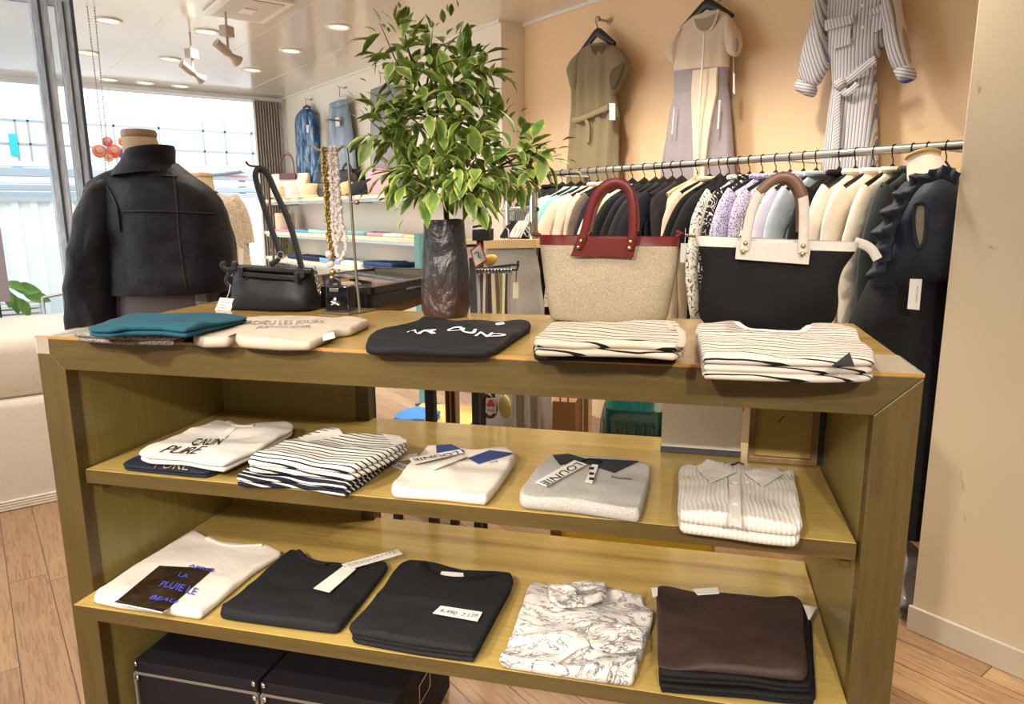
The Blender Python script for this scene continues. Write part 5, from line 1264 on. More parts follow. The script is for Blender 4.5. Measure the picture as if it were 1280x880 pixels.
def simple_tote(name, lab, cat, rows, deps, Y, mat, strap, group=None, plate=None, smat=None):
    A, B = on_Y(rows[-1][0], rows[-1][1], Y), on_Y(rows[-1][2], rows[-1][3], Y)
    zf = ZT + .001
    t = thing(name, lab, cat, ((A.x + B.x) / 2, Y, zf), 0)
    secs = wall_rows(rows, Y, deps, 32, 3.5, sink=.5)
    for q in secs:
        for p in q: p.z = max(p.z, zf + .001)
    MB().loft(secs).build('body', mat, t, world=True, sharp=70)
    if plate: MB().prism([on_Y(u, v, Y - .06) for u, v in plate], (0, .01, 0)).build('handle_plate', smat, t, world=True)
    for k, pth in enumerate(strap):
        MB().tube(smooth_path([on_Y(u, v, Y - .05 + .06 * k) for u, v in pth], 30), .014, 10, flat=.004, up=(0, 1, 0)).build('handle', smat or mat, t, world=True)
    return t
simple_tote('tote_bag', 'cream tote bag with red handles standing on the top shelf', 'tote bag', [(337, 218, 386, 216), (339, 230, 385, 228), (342, 247, 383, 246)], [.06, .11, .12], 2.37, fabric('cream_canvas', 'e0d6c8', .9, 300, .2),
            [((351, 219), (351, 200), (356, 192), (362, 192), (367, 201), (368, 218))], plate=((349, 217), (349, 224.5), (369, 224), (369, 216)), smat=M_RED)
simple_tote('backpack', 'black backpack standing on the top shelf behind the tan cap', 'backpack', [(425, 213, 445, 211), (420, 220, 450, 218), (417, 232, 453, 231), (416, 246, 454, 245)], [.08, .14, .16, .16], 2.44, M_NYL,
            [((428, 213), (431, 205), (437, 205), (440, 213))], smat=M_NYL)
bs = simple_tote('handbag', 'black handbag with a studded strap standing on the top shelf behind the necklaces', 'handbag', [(399, 228, 418, 227), (397, 236, 419, 235), (396, 247, 420, 246)], [.05, .1, .12], 2.42, M_BLKP,
            [((399, 230), (400, 220), (404, 212), (410, 218), (413, 229))], smat=M_BLKP)
simple_tote('handbag', 'pink and taupe handbag on the top shelf behind the plant leaves', 'handbag', [(464, 210, 478, 209), (462, 222, 496, 220), (462, 243, 497, 242)], [.06, .12, .13], 2.42, fabric('pink_taupe_leather', 'c7959c', .5),
            [((466, 215), (470, 200), (478, 196), (486, 212))], smat=M_BRLEA)
simple_tote('straw_bag', 'small straw bag on the top shelf behind the vase plant', 'bag', [(504, 226, 524, 225), (503, 234, 526, 233), (503, 242, 525, 242)], [.06, .1, .1], 2.40, fabric('straw_light', 'd2b78a', .9, 90, .4),
            [((506, 227), (511, 218), (518, 218), (522, 226))], smat=M_BRLEA)
# black portable speaker-like items hidden by foliage are omitted; cylinder basket bag on the middle shelf
p = on_Y(357, 284, 2.40); p.z = Z2_ + .001
bb = thing('basket_bag', 'pale cylindrical basket bag with a curved dark handle on the middle shelf', 'bag', p)
MB().lathe([(.001, 0), (.085, 0), (.09, .01), (.092, .165), (.09, .17), (.001, .168)], n=30).build('body', fabric('pale_basket', 'e2cdb0', .8, 160, .3), bb)
MB().tube(smooth_path([(.085, 0, .15), (.135, 0, .15), (.155, 0, .11), (.14, 0, .05), (.09, 0, .04)], 18), .008, 8).build('handle', plain('dark_handle', '6a5648', .5), bb)
FC = lambda i, c: fabric('folded_%d' % i, c, .9)
def stackfold(u0, u1, v, z, T, c, i, lab, cat='folded shirt', layers=1, y0=2.275, y1=2.53):
    x0, x1 = on_Y(u0, v, 2.3).x, on_Y(u1, v, 2.3).x
    r = random.Random(i); j = lambda a: r.uniform(-a, a)
    w = x1 - x0
    P = [(x0 + j(.01), y0 + j(.01), 0), (x0 + w * .5, y0 + j(.008), 0), (x1 + j(.01), y0 + .01 + j(.01), 0), (x1 + j(.01), y1 - .02, 0), (x1 - w * .25, y1 + j(.01), 0), (x0 + w * .3, y1 - .015, 0), (x0 + j(.01), y1 - .01, 0)]
    folded('folded_jeans' if cat == 'jeans' else 'folded_trousers' if cat == 'trousers' else 'folded_shirt', lab, cat, P, z + .001, T, FC(i, c), layers, wr=.007, seed=60 + i, ang=0, N=72)
S2 = 'middle wall shelf'; S3 = 'lower wall shelf'
stackfold(345, 361, 286, Z2_, .022, 'd98fa6', 1, 'pink folded top at the left of the ' + S2)
stackfold(363, 386, 286, Z2_, .026, '4aa3dc', 2, 'bright blue folded top right of the pink one on the ' + S2)
stackfold(388, 409, 286, Z2_, .034, '9fd0d3', 3, 'pale aqua folded top left of the necklaces on the ' + S2)
stackfold(411, 432, 288, Z2_, .018, '2b2b31', 5, 'black folded top behind the necklaces on the ' + S2)
stackfold(434, 458, 290, Z2_, .036, '6fa3ac', 4, 'teal blue folded top right of the necklace rod on the ' + S2)
stackfold(460, 480, 292, Z2_, .026, 'e78d9a', 6, 'coral pink folded top on the ' + S2)
stackfold(482, 505, 294, Z2_, .028, 'f0c9cf', 7, 'pale pink folded top near the right end of the ' + S2)
stackfold(507, 528, 296, Z2_, .022, 'd9e89a', 8, 'lime green folded top at the right end of the ' + S2)
stackfold(362, 378, 318, Z3_, .036, '2f3f63', 9, 'dark blue folded jeans right of the bolster on the ' + S3, 'jeans', 2)
stackfold(380, 400, 321, Z3_, .045, '2c3550', 10, 'navy folded jeans left of the light blue pair on the ' + S3, 'jeans', 2)
stackfold(402, 426, 325, Z3_, .042, '7fa9d8', 11, 'light blue folded jeans behind the necklaces on the ' + S3, 'jeans', 2)
stackfold(428, 454, 329, Z3_, .042, 'ece6d8', 12, 'off-white folded trousers on the ' + S3, 'trousers', 2)
stackfold(457, 492, 334, Z3_, .06, '30466f', 13, 'indigo folded jeans right of the off-white trousers on the ' + S3, 'jeans', 2)
stackfold(495, 526, 339, Z3_, .028, '57b877', 14, 'bright green folded top at the right end of the ' + S3)
p = on_Y(345, 316, 2.36); p.z = Z3_ + .001
cu_ = thing('bolster_cushion', 'blue-grey bolster cushion at the left end of the lower shelf', 'cushion', p)
MB().loft([sel(0, 0, 0, .001, .001, 20)] and [[Vector((x, .04 * s_ * math.cos(a), .042 + .042 * s_ * math.sin(a))) for a in [k * math.pi / 10 for k in range(20)]] for x, s_ in ((-.085, .5), (-.08, .85), (-.06, 1), (.06, 1), (.08, .85), (.085, .5))]).build('body', fabric('blue_grey_felt', '7d8699', .95), cu_)
p = on_Y(356, 310, 2.5); p.z = Z3_ + .001
cu_ = thing('green_pouch', 'light green crinkled pouch behind the bolster cushion', 'pouch', p)
MB().loft(crumple(dense([sel(0, 0, 0, .08, .05, 24), sel(0, 0, .05, .1, .055, 24), sel(0, 0, .1, .085, .045, 24), sel(0, 0, .125, .04, .02, 24)], 3), .02, 18, 2, Vector((1, -1, .5)))).build('body', fabric('light_green_cotton', 'b4c48a', .9, 200, .4), cu_)
# teal board closing the shelf on the right
p = on_Y(527, 335, 2.1)
bd = thing('board', 'narrow teal board standing upright left of the vase', 'board', (p.x, 2.1, 0))
MB().bx(p.x - .012, p.x + .05, 2.06, 2.14, 0, on_Y(527, 291, 2.1).z).build('panel', fabric('teal_paint', '6fa6a8', .7, 60, .05), bd, world=True, smooth=False, bevel=.002)
MB().bx(p.x - .03, p.x + .07, 2.04, 2.16, 0, .01).build('foot', M_SLOT, bd, world=True, smooth=False)
# ================================================================== mannequins by the window
F_JKT = fabric('jacket_nylon', '12121a', .55, 400, .25, .1)
# local frame: jacket seen from behind
JY = .80
jc = on_uy(180, 240, JY)
mq = thing('mannequin', 'cloth dress form with a wooden neck cap wearing the black jacket', 'mannequin', Vector((jc.x, jc.y, 0)), TH)
M_CALICO = fabric('calico', 'c9b292', .9, 300, .2)
jx = (jc - uw(0, 0)).dot(UNX)
def ju(u, v, dy=0.): return on_uy(u, v, JY + dy)
nt_ = ju(174, 172); nz0 = ju(180, 208)
nx = (nt_ - uw(0, 0)).dot(UNX)
def usel(cx, cy, z, rx, ry, n=36, p=2.2): return [uw(q.x, q.y, z - TOPZ) for q in sel(cx, cy, 0, rx, ry, n, p)]
MB().loft([usel(jx, JY, .55, .09, .07), usel(jx, JY, .8, .13, .09), usel(jx, JY, 1.1, .13, .08), usel(jx, JY, nz0.z - .06, .08, .06), usel(nx + .01, JY, nz0.z + .02, .055, .055), usel(nx, JY, nt_.z, .047, .047)]).build('torso', M_CALICO, mq, world=True)
MB().loft([usel(nx, JY, nt_.z + .001, .048, .048), usel(nx, JY, nt_.z + .012, .05, .05), usel(nx, JY, nt_.z + .022, .046, .046)]).build('neck_cap', plain('walnut_cap', '9c7a5c', .45), mq, world=True)
MB().tube([uw(jx, JY, -TOPZ + .02), uw(jx, JY, .56 - TOPZ)], .016, 12).build('pole', M_STEEL, mq, world=True)
MB().lathe([(.0001, 0), (.16, 0), (.16, .01), (.02, .022), (.0001, .024)], n=28).build('base', M_STEEL, mq)
jk = thing('jacket', 'black nylon stand-collar jacket seen from behind on a dress form near the window', 'jacket', Vector((jc.x, jc.y, .7)), TH)
rows = [(160, 207, 214, 203), (141, 215.5, 227, 214), (126, 224, 246, 227), (117, 235, 262, 240), (113, 250, 271, 255), (117, 270, 277, 273), (133, 300, 283, 303), (147, 338, 286, 341), (150, 365, 283, 364)]
secs = px_rows(rows, JY, [.11, .15, .18, .20, .22, .24, .26, .27, .27], 56, 2.5)
S_ = crumple(crumple(dense(secs, 5), .02, 7, 3), .008, 20, 5)
MB().loft(S_).build('back', F_JKT, jk, world=True, sharp=80)
pad('sleeve', [(130, 220), (114, 232), (107, 250), (102, 269), (97, 300), (95, 325), (92, 370), (90, 415), (92, 432), (150, 432), (152, 396), (151, 364), (151, 300), (150, 263), (142, 240)], F_JKT, jk, .17, 'U', JY - .075, 3, .014)
pad('sleeve', [(246, 226), (263, 239), (274, 257), (284, 290), (289, 328), (287, 375), (278, 392), (266, 380), (264, 300), (256, 260)], F_JKT, jk, .15, 'U', JY + .03, 5, .012)
# stand collar
cl = []
for (ul, vl, ur, vr), d, e in (((148, 222, 217, 214), .17, 0), ((150, 212, 214, 207), .145, 0), ((156, 205, 213, 199), .135, 0), ((162, 196, 212, 188), .14, 0), ((166, 190, 210, 181), .14, 0)):
    cl.append(px_rows([(ul, vl, ur, vr)], JY - .01, [d], 40, 2.2)[0])
inner = [[p + (sum(q, Vector()) / len(q) - p) * .12 for p in q] for q in (cl[4], cl[3])]
MB().loft(dense(cl, 3) + inner, caps=False).build('collar', F_JKT, jk, world=True, sharp=80)
def back_y(u, v):   # just behind the jacket surface as seen: cast to the mesh rows
    best = None
    r = ray(u, v)
    for i in range(len(S_) - 1):
        n = len(S_[i])
        for j in range(n):
            a, b, c, d = S_[i][j], S_[i][(j + 1) % n], S_[i + 1][(j + 1) % n], S_[i + 1][j]
            from mathutils.geometry import intersect_ray_tri as irt
            for tri in ((a, b, c), (a, c, d)):
                h = irt(tri[0], tri[1], tri[2], r, CAM, True)
                if h is not None and (h - CAM).dot(r) > 0 and (best is None or (h - CAM).length < best.length): best = h - CAM
    return CAM + best * .998 if best is not None else ju(u, v, -.13)
M_SEAM = plain('jacket_seam', '18171d', .6)
def seam(name, pts, w=.0022, n=16):
    MB().tube([back_y(p.x, p.y) for p in smooth_path([Vector((u, v, 0)) for u, v in pts], n)], w, 6).build(name, M_SEAM, jk, world=True)
seam('yoke_seam', [(152, 264), (190, 264), (225, 265), (268, 267)], .0025)
seam('centre_seam', [(217, 222), (221, 250), (223, 290), (228, 330), (233, 360)])
seam('armhole_seam', [(133, 233), (142, 247), (147, 262), (150, 290)], .003)
q = [back_y(u, v) for u, v in ((200, 213), (200, 220), (222, 220.5), (221, 214.5))]
MB().prism([p - UNY * .004 for p in q], UNY * .004).build('hanger_loop', F_JKT, jk, world=True, bevel=.001)
hem = px_rows([(152, 362, 282, 360), (153, 374, 276, 369), (155, 392, 274, 386), (156, 410, 272, 402)], JY, [.22, .22, .22, .2], 48, 2.6)
sh_ = NT('sheer_hem', .4, 0, .4); sh_.col('4b4550'); sh_.b.inputs['Alpha'].default_value = .72; M_SHEER = sh_.m
MB().loft(dense(hem, 3), caps=False).build('sheer_hem', M_SHEER, jk, world=True)
# second dress form with the knit top
KY = 1.02
kq = on_X(258, 240, -2.2)
mq2 = thing('mannequin', 'dress form with a striped neck cap wearing the cream knit top', 'mannequin', Vector((-2.2, kq.y, 0)), 0)
def kx(u, v, dx=0.): return on_X(u, v, -2.2 + dx)
ky = kq.y; zt_ = kx(253, 222).z; zsh = kx(262, 243).z
MB().loft([sel(-2.2, ky, .75, .09, .12, 28), sel(-2.2, ky, 1.0, .1, .14, 28), sel(-2.2, ky, zsh - .1, .1, .16, 28), sel(-2.2, ky, zsh - .02, .07, .1, 28), sel(-2.2, ky - .01, zsh + .02, .05, .05, 28), sel(-2.2, ky - .01, zt_, .045, .045, 28)]).build('torso', M_CALICO, mq2, world=True)
MB().lathe([(.0001, 0), (.046, 0), (.05, .008), (.046, .018), (.02, .026), (.0001, .027)], (-2.2, ky - .01, zt_), 24).build('neck_cap', fabric('striped_cap', 'b9a07a', .6, 40, .2, .4), mq2, world=True)
MB().tube([(-2.2, ky, .02), (-2.2, ky, .77)], .016, 12).build('pole', M_STEEL, mq2, world=True)
MB().lathe([(.0001, 0), (.15, 0), (.15, .01), (.02, .022), (.0001, .024)], n=28).build('base', M_STEEL, mq2)
kn = NT('boucle_knit', .95, 0, .2); n_ = kn.noise(kn.coord(), 170, 3); kn.col(kn.ramp(n_, [(.3, 'a8957c'), (.65, 'e3d6c1')])); kn.bump(n_, .7, .01); M_KNIT = kn.m
tp_ = thing('knit_top', 'cream boucle short-sleeved knit top on the dress form beside the black jacket', 'knit top', Vector((-2.2, ky, .8)), 0)
zb_ = kx(285, 338).z
MB().loft(dense([sel(-2.2, ky - .02, zsh + .008, .06, .07, 36), sel(-2.2, ky, zsh - .02, .09, .13, 36), sel(-2.2, ky, zsh - .06, .11, .175, 36), sel(-2.2, ky, zsh - .16, .12, .185, 36), sel(-2.2, ky, zsh - .32, .125, .19, 36), sel(-2.2, ky, zb_, .13, .2, 36)], 3)).build('body', M_KNIT, tp_, world=True, sharp=80)
P = smooth_path([kx(u, v, .0) for u, v in ((284, 252), (293, 262), (298, 280), (301, 304))], 12)
MB().tube(P, [.06 + .01 * i / 11 for i in range(12)], 18, flat=.075, up=(1, 0, 0)).build('sleeve', M_KNIT, tp_, world=True)
P2 = [Vector((p.x, 2 * ky - p.y, p.z)) for p in P]
MB().tube(P2, [.06 + .01 * i / 11 for i in range(12)], 18, flat=.075, up=(1, 0, 0)).build('sleeve', M_KNIT, tp_, world=True)
MB().lathe([(.064, 0), (.072, -.004), (.076, .004), (.066, .012)], (-2.2, ky - .02, zsh + .004), 30).build('neckline', fabric('black_trim', '222226', .8), tp_, world=True)
MB().prism([kx(u, v, .13) for u, v in ((298.5, 310), (298.5, 336), (304, 337), (304.5, 311))], (.001, 0, 0)).build('price_tag', M_PAPER, tp_, world=True, smooth=False)
# ================================================================== things standing on the unit's shelves and floor
wb = thing('sign_board', 'blank white board with a dark base edge standing at the back of the middle shelf', 'board', on_z(876, 567, z1), TH)
a, b = on_z(826, 565, z1 + .001), on_z(925, 570, z1 + .001)
yb_ = ((a - uw(0, 0)).dot(UNY) + (b - uw(0, 0)).dot(UNY)) / 2
xa, xb = (a - uw(0, 0)).dot(UNX), (b - uw(0, 0)).dot(UNX)
zz_ = on_uy(826, 557.5, yb_).z - TOPZ
def ubox(mb, x0, x1, y0, y1, z0, z1_): 
    return mb.add([uw(x, y, z) for x in (x0, x1) for y in (y0, y1) for z in (z0, z1_)], [(0, 1, 3, 2), (4, 6, 7, 5), (0, 4, 5, 1), (2, 3, 7, 6), (0, 2, 6, 4), (1, 5, 7, 3)])
zq = ZM + .002
ubox(MB(), xa, xb, yb_, yb_ + .018, zz_, zq + .19).build('board', plain('white_board', 'fcfbf8', .4), wb, world=True, smooth=False, bevel=.001)
ubox(MB(), xa - .001, xb + .001, yb_ - .002, yb_ + .03, zq, zz_).build('base', plain('dark_base', '3b3c40', .6), wb, world=True, smooth=False, bevel=.001)
a, b = on_z(935, 577, z1 + .001), on_z(1021, 583, z1 + .001)
yf_ = ((a - uw(0, 0)).dot(UNY) + (b - uw(0, 0)).dot(UNY)) / 2; xa, xb = (a - uw(0, 0)).dot(UNX), (b - uw(0, 0)).dot(UNX)
fr_ = thing('picture_frame', 'square wooden frame with a plain gold panel standing at the right of the middle shelf', 'frame', on_z(978, 581, z1), TH)
M_FRM = wood_mat('frame_wood', '6a5333', '856b45', 2, .35)
zt = zq + .185; fw = .012
mb = MB(); ubox(mb, xa, xb, yf_, yf_ + .022, zq, zq + fw); ubox(mb, xa, xb, yf_, yf_ + .022, zt - fw, zt); ubox(mb, xa, xa + fw, yf_, yf_ + .022, zq + fw, zt - fw); ubox(mb, xb - fw, xb, yf_, yf_ + .022, zq + fw, zt - fw)
mb.build('frame', M_FRM, fr_, world=True, smooth=False, bevel=.001)
ubox(MB(), xa + fw, xb - fw, yf_ + .012, yf_ + .018, zq + fw, zt - fw).build('panel', fabric('gold_linen', 'a78f55', .6, 300, .1), fr_, world=True, smooth=False)
mb = MB(); p0, p1 = on_uy(973, 528, yf_ + .011), on_uy(980, 520, yf_ + .011)
mb.tube([p0, p1], .0012, 5).build('scratch', plain('scratch', '4a3a22', .8), fr_, world=True)
ubox(MB(), xb + .001, xb + .016, yf_ + .012, yf_ + .03, zq, zt).build('dark_strip', M_SLOT, fr_, world=True, smooth=False)  # narrow black strip beside the frame's right edge
# storage boxes under the bottom shelf
M_BOX = fabric('black_box_cloth', '17141a', .7, 300, .15); M_BTAPE = plain('box_tape', '6e6660', .6)
FY = .065; zb_t = on_uy(157, 823, FY).z
xs = [(on_uy(u, v, FY) - uw(0, 0)).dot(UNX) for u, v in ((150, 824), (324, 850), (495, 876))]
xs[0] = max(xs[0], TS + .012)
for i in (0, 1):
    x0, x1 = xs[i] + .006, xs[i + 1] - .006
    t = thing('storage_box', ('left' if i == 0 else 'right') + ' of the two black storage boxes with metal corners under the display unit', 'storage box', uw((x0 + x1) / 2, FY, -TOPZ), TH, 'black storage boxes')
    zt = zb_t - TOPZ
    ubox(MB(), x0, x1, FY, FY + .34, -TOPZ + .002, zt - .026).build('body', M_BOX, t, world=True, smooth=False, bevel=.002)
    ubox(MB(), x0 - .002, x1 + .002, FY - .003, FY + .343, zt - .026, zt).build('lid', M_BOX, t, world=True, smooth=False, bevel=.002)
    ubox(MB(), x0, x1, FY - .0045, FY - .003, zt - .032, zt - .026).build('edge_tape', M_BTAPE, t, world=True, smooth=False)
    for x in (x0, x1):
        ubox(MB(), x - .004 + (.001 if x == x0 else 0), x + .003, FY - .005, FY + .003, -TOPZ + .004, zt - .03).build('edge_tape', M_BTAPE, t, world=True, smooth=False)
        for z in (zt, zt - .034):
            MB().ball(uw(x + (.006 if x == x0 else -.006), FY - .004, z - .004), .009, 12, 8, (1, .6, .8)).build('metal_corner', M_STEEL, t, world=True)
    sd = -1 if i == 0 else 1
    xx = x1 if i else x0
    if i:
        mb = MB(); y0_, y1_, za, zb2 = FY + .13, FY + .2, zt - .10, zt - .05
        for q in ((y0_, y1_, zb2 - .004, zb2), (y0_, y1_, za, za + .004), (y0_, y0_ + .004, za, zb2), (y1_ - .004, y1_, za, zb2)): ubox(mb, xx, xx + .003, *q)
        mb.build('label_holder', M_STEEL, t, world=True, smooth=False)
# ================================================================== rack corner behind the vase
def quad_pad(name, lab, cat, px, mat, Y, th=.03, seed=1, group=None, amp=.006, plane='Y'):
    c = on_Y(px[0][0], px[0][1], Y) if plane == 'Y' else on_uy(px[0][0], px[0][1], Y)
    t = thing(name, lab, cat, c, 0, group)
    pad('body', px, mat, t, th, plane, Y, seed, amp)
    return t
M_CHROME = plain('chrome', 'cfcfcf', .12, 1.)
RKY = 1.95
rk = thing('display_rack', 'low chrome rack with two capped posts behind the vase', 'rack', Vector((on_Y(636, 260, RKY).x, RKY, 0)))
for u, v in ((636, 229), (667, 241)):
    p = on_Y(u, v, RKY)
    MB().tube([(p.x, RKY, .01), (p.x, RKY, p.z)], .019, 16).build('post', M_CHROME, rk, world=True)
    MB().lathe([(.019, 0), (.022, .004), (.022, .014), (.012, .02), (.0001, .021)], (p.x, RKY, p.z), 18).build('post_cap', M_CHROME, rk, world=True)
    MB().bx(p.x - .03, p.x + .03, RKY - .2, RKY + .2, 0, .02).build('foot', M_SLOT, rk, world=True, smooth=False)
pa, pb = on_Y(628, 262, RKY), on_Y(672, 262, RKY); zbar = on_Y(650, 262, RKY).z
MB().tube([(pa.x, RKY, zbar), (pb.x, RKY, zbar)], .010, 12).build('bar', M_CHROME, rk, world=True)
M_PALEH = plain('pale_grey_hanger', 'c9c4bb', .4)
xa, xb = on_Y(640.5, 262, RKY).x, on_Y(663, 262, RKY).x
for i in range(14):
    x = xa + (xb - xa) * i / 13
    g = thing('clothes_hanger', ('black' if i < 6 else 'pale grey') + ' empty hanger bunched on the low chrome rack behind the vase', 'hanger', (x, RKY, zbar), .60 + .04 * math.sin(i * 2.1), ('black' if i < 6 else 'pale grey') + ' empty hangers on the chrome rack')
    m = M_HANG if i < 6 else M_PALEH
    pts = [(0, .014 * math.cos(a), .002 + .014 * math.sin(a)) for a in [math.radians(d) for d in range(-30, 210, 20)]] + [(0, 0, -.03), (0, 0, -.05)]
    MB().tube(pts, .0016, 6).build('hook', M_STEEL, g)
    MB().tube([(0, -.17, -.12), (0, -.1, -.085), (0, -.03, -.055), (0, .03, -.055), (0, .1, -.085), (0, .17, -.12)], .006, 8, flat=.0025, up=(1, 0, 0)).build('shoulders', m, g)
# grey skirt clipped in a wooden hanger
KY_ = 1.70
sk_ = thing('hanging_skirt', 'grey skirt clamped in a flat wooden hanger behind the canvas tote', 'skirt', on_Y(636, 305, KY_))
pad('body', [(604, 309), (668, 307), (674, 330), (680, 395), (688, 470), (692, 560), (640, 560), (600, 545), (604, 470), (606, 395), (605, 340)], fabric('grey_linen', '9d958a', .9, 500, .25), sk_, .05, 'Y', KY_, 4, .012)
MB().prism([on_Y(u, v, KY_ - .03) for u, v in ((602, 300), (602, 311), (669.5, 310), (669.5, 299))], (0, .05, 0)).build('wooden_clamp', plain('clamp_wood', 'c9a469', .5), sk_, world=True, bevel=.002)
MB().tube([on_Y(636, 300, KY_), on_Y(636, 288, KY_), on_Y(632, 283, KY_), on_Y(637, 279, KY_)], .003, 8).build('hook', M_STEEL, sk_, world=True)
# belt stand
BY = .95
bs_ = thing('belt_stand', 'black wire stand with hooks for belts right of the vase', 'stand', on_uy(594, 394, BY))
p0 = on_uy(592, 330, BY)
def U3(u, v, y=BY): return on_uy(u, v, y)
def dropz(p, z): return Vector((p.x, p.y, z))
MB().tube([dropz(p0, .0), dropz(p0, U3(592, 322).z)], .016, 4).build('post', M_SLOT, bs_, world=True, smooth=False)
pL, pR = U3(593, 336), U3(647, 333)
for dv in (0, 9):
    MB().tube([U3(593, 337 + dv), U3(640, 331 + dv * .7), U3(646, 331 + dv * .7), U3(648, 326 + dv * .4)], .004, 8).build('bar', M_SLOT, bs_, world=True)
for k in range(11):
    u = 596 + k * 4.1
    MB().tube([U3(u, 336 - k * .3), U3(u, 340, BY - .03), U3(u, 338, BY - .04)], .0025, 6).build('hook', M_SLOT, bs_, world=True)
BC = [('8f8a85', 'silver grey'), ('3a2c27', 'dark brown'), ('b3aaa0', 'pale grey'), ('4a332c', 'chestnut'), ('2a2320', 'near-black'), ('c9b99a', 'cream'), ('5b4238', 'mid brown'), ('7f7a3c', 'olive green'), ('d6cfb0', 'ivory'), ('3b2b2b', 'maroon black'), ('8b8378', 'taupe')]
BPOS = ['nearest the vase'] + ['hook %s from the vase' % w for w in ('second', 'third', 'fourth', 'fifth', 'sixth', 'seventh', 'eighth', 'ninth', 'tenth', 'eleventh')]
for k, (c, nm) in enumerate(BC):
    u = 597 + k * 4.0
    t = thing('belt', nm + ' thin belt hanging on the black wire stand, ' + BPOS[k], 'belt', U3(u, 345, BY - .035), 0, 'belts on the wire stand')
    p = U3(u, 342, BY - .035); L = .32 + .05 * math.sin(k * 1.9)
    MB().tube([p + Vector((0, 0, -L * s_)) + UNX * (.003 * math.sin(s_ * 5 + k)) for s_ in [i / 10 for i in range(11)]], .0055, 8, flat=.0022, up=UNY).build('strap', plain('belt_' + c, c, .45), t, world=True)
    MB().tube([p + UNX * (.007 * math.cos(a)) + Vector((0, 0, .004 + .010 * math.sin(a))) for a in [i * math.pi / 6 for i in range(12)]], .0016, 6, closed=True).build('buckle', M_STEEL, t, world=True)
tgq = thing('price_tag', 'cream price tag hanging at the right end of the belt stand', 'tag', U3(644, 374, BY - .04))
MB().prism([U3(u, v, BY - .045) for u, v in ((641, 353), (641, 373), (648, 373), (648, 353))], UNY * .001).build('card', plain('cream_card', 'd8d0ac', .8), tgq, world=True, smooth=False)
MB().tube([U3(645, 353, BY - .045), U3(646, 334, BY - .03)], .0012, 5).build('string', F_BLACK, tgq, world=True)
rt = thing('price_tag', 'white tag with a red border tilted beside the vase', 'tag', U3(598, 320, BY - .07))
for nm, m, k in (('border', plain('red_border', 'b03036', .6), 0), ('card', M_PAPER, 1)):
    q = [(587.5, 313), (600, 303), (609, 326), (594, 336)] if not k else [(589.5, 314), (599.5, 306), (606.5, 325), (594.5, 333)]
    MB().prism([U3(u, v, BY - .08 - .003 * k) for u, v in q], UNY * .002).build(nm, m, rt, world=True, smooth=False)
MB().tube(smooth_path([U3(u, v, BY - .086) for u, v in ((592, 318), (596, 314), (599, 316), (597, 322), (601, 322))], 16), .0012, 5).build('print', M_INK, rt, world=True)
yt = thing('pouch', 'small mustard yellow cloth pouch behind the red-bordered tag', 'pouch', U3(614, 330, BY + .06))
pad('body', [(604, 319), (622, 317), (621, 330), (606, 335)], fabric('mustard_cloth', 'd0ac5c', .9), yt, .04, 'U', BY + .06, 2)
bk_ = thing('storage_case', 'black case on a slim black stand behind the vase rim at the right', 'case', U3(600, 300, BY + .2))
q_ = [U3(u, v, BY + .2) for u, v in ((590, 287), (590, 301), (611, 301), (611, 286))]
MB().prism(q_, UNY * .06).build('case', M_CASE, bk_, world=True, smooth=False, bevel=.002)
MB().tube([U3(591, 284, BY + .22), U3(600, 282, BY + .22), U3(610, 284, BY + .22)], .004, 8).build('handle', M_CASE, bk_, world=True)
pp_ = U3(600, 301, BY + .23); MB().tube([pp_, Vector((pp_.x, pp_.y, .01))], .012, 10).lathe([(.0001, 0), (.11, 0), (.11, .01), (.0001, .012)], (pp_.x, pp_.y, 0), 24).build('stand', M_SLOT, bk_, world=True)
# low things seen through the open back of the unit
def upx(u, v, y): return on_uy(u, v, y)
def zof(u, v, y): return on_uy(u, v, y).z - TOPZ
def xof(u, v, y): return (on_uy(u, v, y) - uw(0, 0)).dot(UNX)
# yellow crate with green suitcase lying on it
yc = .74
cx0, cx1 = xof(702, 680, yc), xof(893, 690, yc); zc1 = zof(800, 640, yc)
cr_ = thing('yellow_crate', 'bright yellow plastic crate on the floor behind the display unit', 'crate', uw((cx0 + cx1) / 2, yc + .15, -TOPZ), TH)
M_YEL = plain('yellow_plastic', 'f0d21e', .45)
mb = MB(); zt = min(zc1, -.50)
ubox(mb, cx0, cx1, yc, yc + .012, -TOPZ, zt); ubox(mb, cx0, cx1, yc + .30, yc + .312, -TOPZ, zt); ubox(mb, cx0, cx0 + .012, yc, yc + .31, -TOPZ, zt); ubox(mb, cx1 - .012, cx1, yc, yc + .31, -TOPZ, zt); ubox(mb, cx0, cx1, yc, yc + .31, -TOPZ, -TOPZ + .012); ubox(mb, cx0, cx1, yc, yc + .31, zt - .012, zt)
mb.build('body', M_YEL, cr_, world=True, smooth=False, bevel=.002)
ubox(MB(), cx0 - .006, cx1 + .006, yc - .006, yc + .318, zt - .03, zt + .001).build('rim', M_YEL, cr_, world=True, smooth=False, bevel=.003)
gx0, gx1 = xof(746, 520, yc + .02), xof(842, 520, yc + .02)
gs = thing('suitcase', 'glossy dark green hard-shell suitcase lying on the yellow crate', 'suitcase', uw((gx0 + gx1) / 2, yc + .15, zt + .003), TH)
gt = NT('green_shell', .12); gt.col('12483e'); gt.b.inputs['Coat Weight'].default_value = .5
hgt = .27; secs = []
for k in range(9):
    f = k / 8; s_ = 1 - .10 * (abs(2 * f - 1)) ** 4
    q = []
    for p in sel(0, 0, 0, 1, 1, 64, 5): 
        a = math.atan2(p.y, p.x)
        q.append(uw((gx0 + gx1) / 2 + p.x * (gx1 - gx0) / 2 * s_, yc + .155 + p.y * .14 * s_, zt + .006 + hgt * f))
    secs.append(q)
